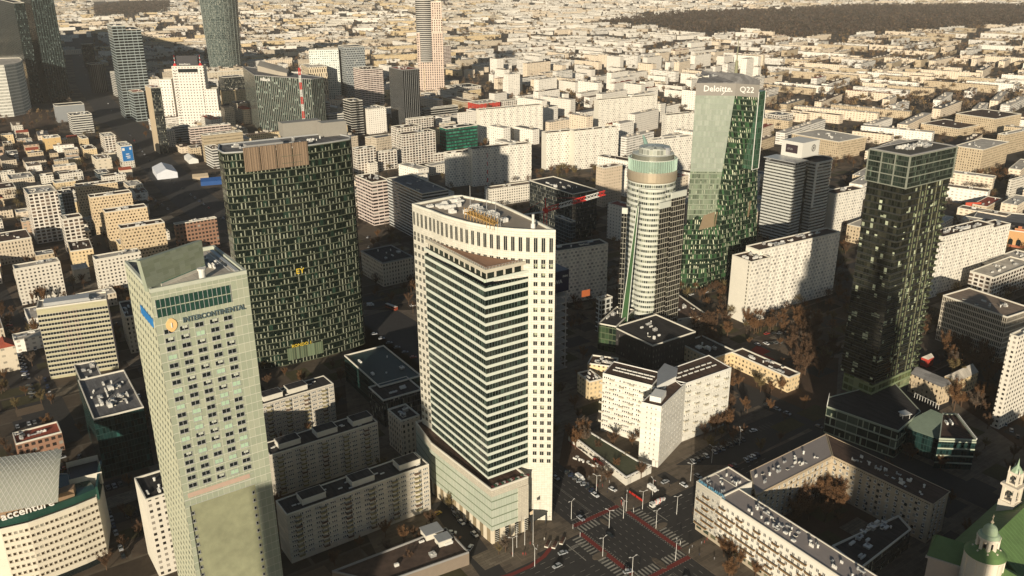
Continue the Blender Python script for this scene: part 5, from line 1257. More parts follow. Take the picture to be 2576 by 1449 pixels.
# ================================================================ office slab left of the hotel
def office_slab():
    wl = facade('olive_panels', bay=60, floor=3.35, ww=0, wh=.5, wall=(0.42, 0.39, 0.25), line=(0.36, 0.33, 0.21), linew=0.05)
    h = 48; R, poly, a, L = fl('olive grey office slab with even rows of square windows, left of the hotel', wl, (91, 779), (268, 755), h, 15, name='office_building', n=10, roof='light', st2=plain('pink_render', (0.55, 0.42, 0.38)))
    w = winmesh('window', 1.75, 1.85, M_CREAM, G_DARK, 0); sp = []
    for r in range(14):
        for k in range(24): p = off(off(poly[0], a, L * (k + 0.5) / 24), a - 90, 0.02); sp.append((p[0], p[1], h - 5.6 - r * 3.1))
    windows(R, sp, a, [w], 'window', 100)
    m = MB()
    for k in (8, 9, 10, 12, 13): m.box((*off(off(poly[0], a, L * k / 24), a - 90, 0.1), 15), (0.2, 0.3, h - 17), a)
    part('pilaster_strip', m, plain('pink_strip', (0.55, 0.43, 0.36)), R)
    m = MB(); m.prism(rect(off(off(poly[0], a, 4), a + 90, 3), a, L - 14, 9), h, h + 2.4); part('plant_room', m, M_METAL, R)
office_slab()
# ================================================================ four beige blocks, one behind the other
for k, (lab, pt) in enumerate((('ochre block of flats nearest the hotel, first of the four stepped in a row', (303.8, 577, -37, 291, 414)),
        ('ochre block of flats second from the hotel in the stepped row of four', (265, 535.7, -37, 251, 370)),
        ('ochre block of flats third in the stepped row of four', (226.3, 498.2, -37, 214, 331)),
        ('ochre block of flats last in the stepped row of four, beside the old town roofs', (191, 470.7, -35, 180, 295)))):
    xf, yt, yb, xl, xr = pt
    R = bld(lab, 'beige', xf, yt, yb, xl, xr, roof='brown', n=6, W=13, ang=33)
# ================================================================ the towers of the business quarter, top left
def towers_far_left():
    def raw(label, st, base, ytop, xlb, xrb, ang=35, **k):
        c = P(*base); h = zat(c[0], c[1], ytop); L = reach(c, ang, 0, xrb); W = reach(c, ang + 90, 0, xlb)
        pl = rect(c, ang, L, W); return mass(label, st, pl, h, ang=ang, L=L, W=W, name='office_tower', cat='tower', **k), pl, h
    R, pl, h = raw('black glass tower cut by the top edge at far left, right-hand of the pair', 'skyliner', (126, 257), -14, 97, 181, n=3, roof='dark')
    m = MB(); q_ = inset(pl, -0.4)
    for k in range(0, 9): p = off(off(pl[0], 35, (k + .5) * hypot(pl[1][0] - pl[0][0], pl[1][1] - pl[0][1]) / 9), -55, 0.1); m.box((*p, 2), (0.5, 0.5, h - 4), 35)
    part('vertical_rib', m, plain('rib_green', (0.1, 0.13, 0.12), 0.4), R)
    R, pl, h = raw('black glass tower at the left edge, behind the round-cornered cream office', 'skyliner', (84, 262), 8, -90, 110, n=4, roof='dark')
    c = P(72, 281); h = zat(*c, 157)
    pts = [P(x, y, h) for x, y in ((-120, 172), (-40, 168), (10, 165), (38, 161), (52, 156.5), (56, 151), (50, 146), (-100, 150))]
    mass('cream office with rounded corner and slot windows at the left edge, before black towers', 'round', pts, h, name='office_building', roof='light', n=4, ang=5, L=40, W=12, z0=0)
    m_ = [off(p, 200, -4) for p in pts]
    mass('grey podium wall at the foot of the right-hand black glass tower', plain('podium_grey', (0.27, 0.28, 0.28)), rect(P(139, 268, 27), 33, 44, 30), 27, name='podium', roof='dark', n=2)
    # slab tower of grey grid, two heights
    c = P(318, 300); h1 = zat(*c, 80); a = 30
    L = reach(c, a, 0, 387); W = reach(c, a + 90, 0, 307)
    R = thing('office_tower', 'grey gridded office tower with a stepped top, left of the white stepped tower', 'tower', (*c, 0))
    mass('', 'unit', rect(c, a, L * 0.48, W + 10), zat(*c, 66), root=R, n=8, roof='grey', pname='tall_wall')
    mass('', 'unit', rect(off(c, a, L * 0.48 + 0.02), a, L * 0.52, W + 8), zat(*off(c, a, L * .7), 75), root=R, n=8, roof='grey', pname='low_wall')
    # concave round tower cut by the top edge
    c = P(556, 180); R = thing('round_tower', 'tall curved glass tower running out of the top edge above the white stepped tower', 'tower', (*c, 0))
    rr = (reach(c, 0, 0, 597) + reach(c, 180, 0, 517)) / 2
    m = MB(); cc = (c[0] + 2, c[1] + rr)
    n = 30; prof = [(rr * (0.98 + 0.17 * t ** 1.5), 175 * t) for t in [k / 12 for k in range(13)]]
    m.lathe((*cc, 0), prof, 36); part('curtain_wall', m, FM('spire'), R)
    m = MB()
    for k in range(40): m.lathe((*cc, 0), [(prof[min(12, k * 12 // 40)][0] + 0.2, 4 + k * 4.2), (prof[min(12, k * 12 // 40)][0] + 1.0, 4.2 + k * 4.2), (prof[min(12, k * 12 // 40)][0] + 0.2, 4.5 + k * 4.2)], 36)
    part('floor_rim', m, plain('rim_grey_green', (0.3, 0.34, 0.3), 0.4), R)
    for k in range(24):
        t = 2 * pi * k / 24; m = MB(); m.tube((cc[0] + prof[0][0] * cos(t), cc[1] + prof[0][0] * sin(t), 0), (cc[0] + prof[-1][0] * cos(t), cc[1] + prof[-1][0] * sin(t), 175), 0.3, n=4); part('mullion', m, MATS['rim_grey_green'], R)
    # tall pink and banded tower cut by the top edge
    c = P(1062, 232); R = thing('office_tower', 'very tall pinkish gridded tower with a banded round shaft, cut by the top edge', 'tower', (*c, 0))
    zt = zat(*c, -6)
    W1 = reach(c, 0, 0, 1117)
    def bx(x0, x1, y0, dz, zz, st, nm): 
        m = MB(); A_ = off(c, 0, reach(c, 0 if x0 > 1062 else 180, 0, x0) * (1 if x0 > 1062 else -1)); B_ = off(c, 0, reach(c, 0, 0, x1)); A_ = (A_[0], A_[1] + dz); B_ = (B_[0], B_[1] + dz)
        pl = rect(A_, 4, B_[0] - A_[0], 26); m.prism(pl, 0, zz, cap=False); part(nm, m, FM(st), R); roofpart(R, pl, zz, ROOFS['light'], M_CREAM, 1, 0.6)
    bx(1054, 1119, 0, 0, zat(*c, 83), 'wtt', 'lower_wall'); bx(1068, 1117.5, 0, 1.5, zat(*c, 50), 'wtt', 'middle_wall'); bx(1087, 1117, 0, 3, zat(*c, 5), 'wtt', 'upper_wall')
    m = MB(); q_ = (c[0] + 3 + reach(c, 0, 0, 1080) * 0.5, c[1] + 16); m.lathe((*q_, 0), [(reach(c, 0, 0, 1085), 60), (reach(c, 0, 0, 1085), zt)], 30); part('banded_shaft', m, FM('wttround'), R)
    m = MB(); m.lathe((*q_, 0), [(reach(c, 0, 0, 1085), zt), (reach(c, 0, 0, 1085) * .7, zt + 2), (reach(c, 0, 0, 1085) * .7, zt + 9), (0, zt + 9)], 30); part('crown_drum', m, M_METAL, R)
    # white stepped tower
    h0 = None
    R = thing('office_tower', 'white stepped tower with small square windows, two red-topped antennas and a black roof sign', 'tower', (*P(455, 320), 0))
    st = facade('stepped_white', bay=4.6, floor=4.4, ww=0.36, wh=0.36, wall=(0.74, 0.69, 0.61), glass=(0.05, 0.045, 0.04), blind=(0.3, 0.27, 0.24), pb=0.5, dirt=0.06)
    base = P(455, 322); 
    def stp(xa, xb, yt, dy, nm):
        A_, B_ = P(xa, 322 - (xa - 455) * 0.02), P(xb, 322 - (xb - 455) * 0.02); A_ = (A_[0], base[1] + dy); zz = zat(A_[0], A_[1], yt); L = (B_[0] - A_[0]); pl = rect(A_, 6, L, 22 - dy)
        m = MB(); m.prism(pl, 0, zz, cap=False); part(nm, m, st, R); roofpart(R, pl, zz, ROOFS['light'], M_CREAM, 1, 0.6); return pl, zz
    stp(406, 438, 255, 3, 'low_step'); stp(414, 443, 201, 5, 'mid_step'); pc_, zc_ = stp(452, 530, 168, 1, 'shaft_wall'); stp(524, 556, 226, 4, 'mid_step'); stp(530, 572, 280, 2.5, 'low_step')
    p0 = off(pc_[0], 6, 0); Lp = hypot(pc_[1][0] - pc_[0][0], pc_[1][1] - pc_[0][1])
    m = MB()
    for r in range(22):
        for u in (0.09, 0.91): m.box((*off(off(p0, 6, Lp * u), -84, 0.1), zc_ - 8 - r * 4.1), (1.5, 0.3, 1.9), 6)
    part('porthole_column', m, G_DARK, R)
    m = MB(); m.box((*off(off(p0, 6, Lp * 0.5), -84, 0.12), zc_ - 9), (Lp * 0.62, 0.3, 5.5), 6); part('dark_slot', m, G_DARK, R)
    m = MB(); m.box((*off(off(p0, 6, Lp * 0.5), 96, 3), zc_ + 0.5), (Lp * 0.66, 1.0, 16), 6); part('sign_board', m, plain('board_black', (0.02, 0.02, 0.025), 0.5), R)
    text(R, 'interbiuro', (*off(off(p0, 6, Lp * 0.24), 96, 2.2), zc_ + 2.2), 6, 4.2, M_WHITE, 'sign_lettering', 0.1)
    for u in (0.1, 0.9):
        q_ = off(off(p0, 6, Lp * u), 96, 4); m = MB(); m.lathe((*q_, zc_), [(3, 0), (2.6, 3), (1.2, 4.5), (0.6, 5)], 12); part('antenna_base', m, plain('beacon_red', (0.55, 0.03, 0.03), 0.4), R)
        m = MB()
        for j in range(4): m.tube((*q_, zc_ + 5 + j * 3), (*q_, zc_ + 8 + j * 3), 0.6 - j * 0.1, n=6, mi=j % 2)
        part('antenna', m, [M_WHITE, MATS['beacon_red']], R)
    # bank tower
    c = P(655, 340); h = zat(*c, 196)
    R = thing('office_tower', 'dark green ribbed bank tower with a sweeping pale roof wall, white mast stripes in front', 'tower', (*c, 0))
    pl = [P(640, 190, h), P(784, 200, h), off(P(784, 200, h), 60, 26), off(P(611, 170, h), 60, 10), P(611, 170, h)]
    m = MB(); m.prism(pl, 0, h, cap=False); part('ribbed_wall', m, FM('mbank'), R); roofpart(R, pl, h, ROOFS['grey'], M_GREY, 1, 0.6)
    m = MB(); q_ = [P(648, 176, h + 2), P(700, 186, h + 2), P(722, 189, h + 2), P(727, 180, h + 2), P(700, 172, h + 2), P(655, 166, h + 2)]
    m.prism(q_, h, [h + 9, h + 6, h + 5, h + 5, h + 7, h + 11]); part('roof_wall', m, plain('wall_putty', (0.45, 0.4, 0.32)), R)
    aa, ll = dirL(pl[0], pl[1]); text(R, 'mBank', (*off(off(pl[0], aa, ll * 0.1), aa - 90, 0.3), h - 7), aa, 7.5, M_WHITE, 'sign_lettering', 0.3, 0.06)
    BOXES.append((pl, h))
    # striped mast
    p = P(767, 330, 40); R = thing('crane_mast', 'red and white striped lattice mast standing before the bank tower', 'crane', (*p, 0))
    zt = zat(*p, 170)
    m = MB(); nseg = 11
    for k in range(nseg):
        z0, z1_ = 20 + (zt - 20) * k / nseg, 20 + (zt - 20) * (k + 1) / nseg
        for dx, dy in ((-1, -1), (1, -1), (1, 1), (-1, 1)): m.tube((p[0] + dx, p[1] + dy, z0), (p[0] + dx, p[1] + dy, z1_), 0.4, n=4, mi=k % 2)
        for s_ in (0, 1, 2): zz = z0 + (z1_ - z0) * s_ / 3; z2_ = z0 + (z1_ - z0) * (s_ + 1) / 3; m.tube((p[0] - 1, p[1] - 1, zz), (p[0] + 1, p[1] - 1, z2_), 0.2, n=3, mi=k % 2); m.tube((p[0] + 1, p[1] - 1, zz), (p[0] - 1, p[1] - 1, z2_), 0.2, n=3, mi=k % 2)
    part('lattice', m, [plain('crane_red', (0.6, 0.04, 0.03), 0.5), M_WHITE], R)
towers_far_left()
# ================================================================ ordinary buildings, one row each:
# label, facade, front corner column, its roof row, its foot row (or minus the height), left column, right column, extras
O = 'office_building'
ROWS = [
 ('tall white block of flats with stacked balconies, third roof height at the left edge', 'resgrid', 70, 491, 614, 54, 143, dict(roof='light', n=9)),
 ('terraced white flats stepping down beside the tall stacked-balcony block', 'resgrid', 157, 553, 640, 150, 207, dict(roof='brown', n=3)),
 ('lower stepped tail of the terraced white flats', 'resgrid', 182, 590, 632, 174, 228, dict(roof='light', n=3)),
 ('grey shaded block right behind the tall stacked-balcony block', 'bluegrey', 148, 489, 560, 141, 183, dict(roof='dark', n=3)),
 ('ochre-fronted low corner building with a long dark roof beneath the terraced flats', 'yellow', 177, 634, 677, 78, 234, dict(roof='brown', n=5, ang=30)),
 ('cream old tenement with brown mansard at the left edge beside the corner building', 'old', -8, 612, 668, -60, 79, dict(roof='brown', n=5)),
 ('white block of flats with speckled windows and bare trees at its foot, left edge', 'block', 37, 679, 768, 32, 151, dict(roof='light', n=4, W=12)),
 ('white block of flats touching the left side of the hotel crown', 'block', 240, 655, 742, 237, 354, dict(roof='light', n=4, W=12)),
 ('cream arcaded palace with a double row of windows, upper left edge', 'old', 25, 453, 478, -30, 86, dict(roof='light', n=6)),
 ('low cream palace wing with arches at the left edge, under the arcaded palace', 'old', -25, 480, 505, -70, 40, dict(roof='brown', n=2)),
 ('small white house with a dark hip roof above the arcaded palace', 'old', 4, 405, 425, -12, 41, dict(roof='dark', n=0, ridge=4)),
 ('small white house with dormers right of the hip-roofed house', 'old', 62, 408, 425, 56, 116, dict(roof='dark', n=0, ridge=4)),
 ('small grey house with a black roof in front of the tin roofs', 'old', 92, 438, 458, 89, 132, dict(roof='dark', n=0, ridge=2, W=14)),
 ('low warehouse with long pale tin roof beside the small grey house', 'yellow', 138, 462, 482, 132, 190, dict(roof='light', n=3)),
 ('low block with curled white roof edge before the billboard building', 'bluegrey', 246, 437, 450, 236, 276, dict(roof='grey', n=4)),
 ('white building carrying a blue advertising banner on its end wall', 'block', 303, 369, 424, 272, 332, dict(roof='light', n=8)),
 ('cream flats immediately behind the building with the blue banner', 'resgrid', 262, 345, 396, 228, 292, dict(roof='light', n=9)),
 ('long cream block with a flat felt roof, left of the blue banner building', 'yellow', 213, 377, 399, 177, 243, dict(roof='brown', n=8)),
 ('small cream hall with dark roof just left of the blue banner', 'plainyellow', 242, 402, 428, 227, 280, dict(roof='tan', n=8)),
 ('plain ochre cube building near the left edge', 'plainochre', 111, 349, 381, 105, 152, dict(roof='light', n=5)),
 ('little white shed near the ochre cube', 'block', 72, 363, 378, 57, 87, dict(roof='light', n=3)),
 ('grey layered office at the foot of the black towers', 'band', 178, 292, 338, 150, 231, dict(roof='grey', n=12, name=O)),
 ('low cream wing running in front of the grey layered office', 'yellow', 205, 350, 372, 143, 222, dict(roof='tan', n=5)),
 ('slim black office with a green lit sign beyond the boulevard', 'darkoffice', 206, 112, 172, 203, 234, dict(roof='dark', n=2, name=O)),
 ('black office with pale vertical stripes beyond the boulevard', 'darkmull', 226, 163, 234, 209, 261, dict(roof='dark', n=4, name=O)),
 ('narrow white banded building left of the gridded grey tower', 'band', 284, 184, 243, 276, 298, dict(roof='light', n=2)),
 ('slab with a blank cream end and dark glass front, left of the white stepped tower', 'darkoffice', 379, 222, 388, 359, 404, dict(roof='red', n=5, st2=M_SAND, s2=(3,), name=O)),
 ('low grey annexe below the gridded grey tower', 'unit', 334, 233, 306, 318, 362, dict(roof='red', n=2, name=O)),
 ('small corner building with red stripe at the foot of the blank cream end wall', 'block', 405, 332, 372, 388, 440, dict(roof='light', n=4)),
 ('white banded building under the stepped tower', 'band', 432, 322, 362, 426, 478, dict(roof='light', n=2)),
 ('brown ribbed office with tan screens between stepped tower and bank tower', 'pinkband', 478, 323, 372, 473, 580, dict(roof='grey', n=8, name=O)),
 ('tan louvred office block nearer than the brown ribbed office', 'plainochre2', 512, 342, 410, 505, 610, dict(roof='grey', n=10, name=O)),
 ('long striped concrete garage left of the broad dark glass tower', 'band', 533, 377, 425, 474, 560, dict(roof='tan', n=4, name=O)),
 ('cream low block with light roof behind the broad dark glass tower', 'yellow', 560, 358, 400, 538, 632, dict(roof='light', n=6)),
 ('black glass office with slanted mullions behind the stepped tower', 'darkoffice', 563, 196, 262, 542, 616, dict(roof='grey', n=2, name=O)),
 ('long cream viaduct building behind the stepped tower', 'plainyellow', 516, 184, 205, 512, 612, dict(roof='light', n=2)),
 ('white old house right of the stepped tower', 'old', 610, 276, 312, 596, 636, dict(roof='red', n=0, ridge=3)),
 ('cream tenement in the gap right of the stepped tower', 'old', 598, 262, 306, 577, 625, dict(roof='brown', n=2)),
 ('teal and white chequered office right of the bank tower', 'tealwhite', 776, 127, 252, 772, 851, dict(roof='light', n=3, name=O, ang=12, W=22)),
 ('hexagon-patterned grey tower with plain box on top', 'hex', 867, 119, 252, 850, 917, dict(roof='grey', n=0, name='office_tower', cat='tower', ang=28)),
 ('cream tower with staggered slit windows behind the striped mast', 'creamstrip', 775, 170, 262, 757, 822, dict(roof='light', n=6, name='office_tower', cat='tower', ang=25)),
 ('pink and white banded office between hexagon tower and black ribbed tower', 'pinkband', 915, 176, 272, 888, 963, dict(roof='brown', n=9, name=O)),
 ('black ribbed office tower with pale verticals and red roof gear', 'darkmull', 1012, 177, 322, 978, 1054, dict(roof='red', n=9, name='office_tower', cat='tower', par='grey', ang=33)),
 ('cream vertical-striped annexe at the foot of the pink gridded tower', 'creamstrip', 1066, 173, 232, 1056, 1113, dict(roof='light', n=2, name=O)),
 ('white banded block right of the pink gridded tower', 'pinkband', 1116, 116, 164, 1112, 1134, dict(roof='light', n=1, name=O)),
 ('small dark banded office with light edges below the pink banded office', 'band2', 882, 256, 342, 862, 912, dict(roof='dark', n=4, name=O)),
 ('small tan banded office right of the striped mast', 'pinkband', 792, 262, 314, 786, 829, dict(roof='dark', n=1, name=O)),
 ('glass-roofed pale office behind the grey screens', 'band', 826, 290, 330, 815, 884, dict(roof='grey', n=6, name=O)),
 ('bright white cubic building below the black ribbed tower', 'slabw', 925, 276, 338, 902, 971, dict(roof='light', n=8)),
 ('long white arcade building with a red-brown rim below the bright white cube', 'old', 926, 348, 372, 918, 1006, dict(roof='light', n=2)),
 ('white gridded flats, tallest front piece of the group by the green glass office', 'resgrid', 1013, 340, 418, 997, 1095, dict(roof='brown', n=7)),
 ('white gridded flats stepping up behind the tallest front piece', 'resgrid', 1001, 324, 400, 986, 1060, dict(roof='brown', n=3, W=20)),
 ('white gridded flats set further back, nearer the black ribbed tower', 'resgrid', 1027, 301, 345, 1020, 1090, dict(roof='brown', n=3)),
 ('white gridded low wing left of the gridded flats', 'resgrid', 898, 377, 440, 886, 945, dict(roof='dark', n=3)),
 ('white gridded lower link between the left wing and the main gridded flats', 'resgrid', 951, 384, 430, 946, 998, dict(roof='brown', n=2)),
 ('white gridded low wing right of the gridded flats', 'resgrid', 1094, 388, 420, 1092, 1118, dict(roof='brown', n=1)),
 ('dark green glass office with emerald bands', 'greenblk', 1124, 325, 388, 1105, 1201, dict(roof='dark', n=8, name=O)),
 ('grey attic screen block standing behind the emerald banded office', 'plainyellow', 1110, 312, 330, 1104, 1146, dict(roof='grey', n=1)),
 ('red-walled building with a white felt roof', 'plainred', 1202, 262, 285, 1175, 1258, dict(roof='light', n=4, name=O)),
 ('white building with a scarlet parapet in front of the red-walled one', 'slabw', 1154, 286, 322, 1150, 1200, dict(roof='red', n=3)),
 ('dark terraced glass office with white ledges right of the black ribbed tower', 'band2', 1068, 275, 305, 1060, 1152, dict(roof='dark', n=3, name=O)),
 ('cream banded office above the dark terraces', 'band', 1074, 238, 262, 1058, 1096, dict(roof='grey', n=3, name=O)),
 ('olive roofed office with lit upper windows above the dark terraces', 'plainochre2', 1168, 257, 280, 1098, 1195, dict(roof='tan', n=2, name=O)),
 ('white-roofed low office with black windows behind the red-walled building', 'resgrid', 1150, 222, 240, 1120, 1210, dict(roof='dark', n=8, name=O)),
 ('pale flat-roofed office with two rows of black windows right of the red-walled building', 'resgrid', 1262, 256, 276, 1225, 1368, dict(roof='light', n=6, name=O, W=16)),
 # prefabricated slabs
 ('tall white prefabricated slab right of the white building with scarlet parapet', 'slab', 1207, 278, 360, 1198, 1366, dict(roof='brown', n=8, ang=28, W=13, st2='slabend')),
 ('white prefabricated slab of two heights, behind the slim red and white mast', 'slab', 1188, 377, 470, 1183, 1337, dict(roof='brown', n=7, ang=26, W=13, st2='slabend')),
 ('low grey half joined to the left end of the two-height slab', 'slab', 1129, 388, 472, 1127, 1200, dict(roof='brown', n=4, ang=28, W=13)),
 ('tall white prefabricated slab with grey stair tower, beyond the red crane jib', 'slab', 1446, 331, 428, 1441, 1557, dict(roof='brown', n=7, ang=26, W=13, st2='slabend')),
 ('lower left half of the tall slab with the grey stair tower', 'slab', 1374, 336, 428, 1371, 1450, dict(roof='brown', n=3, ang=24, W=13, st2='slabend')),
 ('white prefabricated slab behind the slab with the grey stair tower', 'slab', 1506, 253, 326, 1501, 1654, dict(roof='brown', n=7, ang=27, W=13, st2='slabend')),
 ('white prefabricated slab half hidden by the tapering glass tower, upper one', 'slab', 1679, 291, 345, 1676, 1745, dict(roof='brown', n=3, ang=27, W=13)),
 ('white prefabricated slab half hidden by the tapering glass tower, lower one with a long roof', 'slab', 1646, 354, 440, 1596, 1745, dict(roof='light', n=6, ang=27, W=13)),
 ('white prefabricated slab between striped prow tower and round tower, lower half with shaded loggias', 'slab', 1402, 634, 768, 1398, 1530, dict(roof='dark', n=5, ang=25, W=13)),
 ('bright white prefabricated slab with shaded right end, left of the slim black tower', 'slab', 1910, 632, 795, 1899, 2114, dict(roof='brown', n=14, ang=31, W=13, st2='slabend')),
 ('shorter left part of the bright white slab, with bare trees at its foot', 'slab', 1890, 661, 815, 1842, 1940, dict(roof='brown', n=7, ang=31, st2='slabend')),
 ('bright white prefabricated slab right of the black residential tower, with rows of roof vents', 'slab', 2372, 598, 742, 2367, 2501, dict(roof='brown', n=22, ang=31, W=14, st2='slabend')),
 ('left lower part of the bright slab right of the black residential tower', 'slab', 2330, 622, 760, 2316, 2380, dict(roof='brown', n=9, ang=31, W=14)),
 ('right-hand end part of the bright slab right of the black residential tower', 'slab', 2496, 576, 700, 2490, 2543, dict(roof='brown', n=9, ang=31, W=14)),
 ('white prefabricated slab squeezed between round-ended tower and black residential tower', 'slab', 2100, 490, 590, 2096, 2175, dict(roof='brown', n=5, ang=31, W=14, st2='slabend')),
 # centre
 ('dark blue striped office with a grey roof plant house, left of the striped prow tower', 'stripe2', 1062, 489, 612, 969, 1128, dict(roof='grey', n=5, name=O, ang=33)),
 ('pink-roofed white flats with dark balconies right of the broad dark glass tower', 'pinkband', 935, 460, 568, 894, 978, dict(roof='brown', n=8)),
 ('white low building above the pink-roofed flats', 'block', 930, 412, 440, 888, 950, dict(roof='grey', n=3)),
 ('cream block left of the round tower, with blank corner and pale windows', 'plainsand', 1520, 424, 522, 1500, 1566, dict(roof='tan', n=4)),
 ('black glass office with white ledges behind the crane jib', 'darkoffice', 1440, 490, 605, 1332, 1502, dict(roof='dark', n=12, name=O)),
 ('second black glass office with grey grid, in front of the one behind the crane jib', 'bluegrey', 1436, 560, 625, 1396, 1448, dict(roof='dark', n=5, name=O, ang=33)),
 ('long low cream block behind the striped prow tower roof', 'block', 1232, 478, 520, 1225, 1400, dict(roof='tan', n=6, W=13, ang=28)),
 ('brown brick office with a blank white wall left of the broad dark glass tower', 'brickoffice', 440, 566, 640, 436, 545, dict(roof='grey', n=5, name=O)),
 ('dark tenement with shop arcade across the shaded square', 'old', 962, 664, 722, 908, 1040, dict(roof='dark', n=6, par='grey')),
 ('low black building with flat roof and sloping screens below the shaded tenement', 'tealglass', 955, 976, 1042, 866, 1060, dict(roof='tealroof', n=5, name=O, ang=33)),
 ('lower dark wing with white bay under the low black building', 'darkoffice', 964, 1010, 1075, 862, 1062, dict(roof='dark', n=3, name=O, ang=33, W=20)),
 ('dark corner tenement with turrets between the blocks and the striped tower', 'old', 1010, 1062, 1150, 975, 1056, dict(roof='dark', n=5)),
 ('black-green glass cube with crowded roof machinery left of the hotel', 'tealglass', 236, 1058, 1205, 192, 362, dict(roof='grey', n=40, name=O, ang=33, W=52)),
 ('small teal pyramid-roofed rear block of the black-green glass cube', 'tealglass', 207, 972, 1060, 180, 262, dict(roof='grey', n=4, name=O, ang=33)),
 ('white block of flats with dark roof at the lower left side of the hotel', 'block', 367, 1261, 1452, 338, 462, dict(roof='dark', n=7, st2=M_CREAM, s2=(3,))),
 ('long dark tenement left of the hotel with pink end wall', 'old', 315, 800, 890, 270, 345, dict(roof='dark', n=4, ang=30)),
 ('dark court buildings left of the black-green glass cube', 'brickoffice', 40, 1120, 1165, -60, 130, dict(roof='red', n=5, W=14, L=22)),  # dark brick walls stand in for the shade lying on these buildings
 ('bright pale gable at the left edge beside the line of parked cars', 'plainyellow', -10, 880, 940, -50, 38, dict(roof='red', n=0, ridge=4, W=12)),
 # right of the centre
 ('black base block of the round tower with roof gear', 'darkplain', 1642, 872, 935, 1544, 1750, dict(roof='dark', n=9, name=O, ang=35)),
 ('dark green glass base left of the round tower', 'greenbase', 1505, 815, 880, 1430, 1550, dict(roof='dark', n=4, name=O, ang=-28, W=34)),
 ('low flat-roofed hall with white edge right of the round tower', 'plainyellow', 1700, 806, 830, 1690, 1781, dict(roof='brown', n=8, ang=18, W=46)),
 ('low school wing with dark roof behind the three-winged block', 'yellow', 1985, 952, 988, 1840, 2013, dict(roof='brown', n=9, ang=35)),
 ('dark flat school annexe behind the three-winged block', 'yellow', 1790, 905, 940, 1713, 1850, dict(roof='dark', n=6, ang=33, W=30)),
 ('gridded office of slim white verticals beside the shaded park, right edge', 'whitegrid', 2534, 800, 915, 2372, 2600, dict(roof='tan', n=9, name=O, ang=30)),
 ('terraced white flats with rounded balconies at the right edge', 'resgrid', 2500, 700, 760, 2440, 2600, dict(roof='light', n=10)),
 ('upper storeys of the terraced white flats at the right edge', 'resgrid', 2515, 672, 720, 2470, 2600, dict(roof='light', n=8)),
 ('white slab cut by the right edge beside the brown trees', 'block', 2562, 850, 1080, 2540, 2640, dict(roof='light', n=2)),
 ('cream villa with a sheet roof right of the black tower foot', 'sandblock', 2370, 975, 1020, 2290, 2395, dict(roof='grey', n=0, ridge=4, ang=30)),
 ('cream house with glinting tin roof and blue mural right of the villa', 'yellow', 2412, 960, 1000, 2376, 2462, dict(roof='light', n=0, ridge=4)),
 ('small brick kiosk house at the edge of the shaded park', 'plainred', 2335, 905, 925, 2318, 2350, dict(roof='light', n=0, ridge=2)),
 ('dark row of flats with arcade end right of the black tower crown, on the avenue', 'sandblock', 2473, 378, 444, 2402, 2539, dict(roof='light', n=8, ang=40, W=34)),
 ('long cream block with pale roof to the right of the sign cube', 'sandblock', 2110, 358, 402, 1930, 2180, dict(roof='light', n=10, ang=35)),
 ('cream office of white grid beside the right edge of the tapering tower', 'resgrid', 1964, 292, 318, 1924, 1996, dict(roof='grey', n=4)),
 ('cream courtyard block with curved white end, upper right', 'sandblock', 2412, 325, 345, 2245, 2470, dict(roof='brown', n=3, ang=35, W=60)),
 ('white windowed wing at the rear of the courtyard block with curved end', 'sandblock', 2505, 300, 340, 2310, 2570, dict(roof='brown', n=3, ang=35, W=62)),
 ('narrow cream building by the street below the curved white end', 'sandblock', 2528, 340, 392, 2510, 2600, dict(roof='light', n=5)),
 ('cream tower flats cut by the right edge above the market hall', 'block', 2548, 455, 500, 2538, 2600, dict(roof='light', n=4)),
]
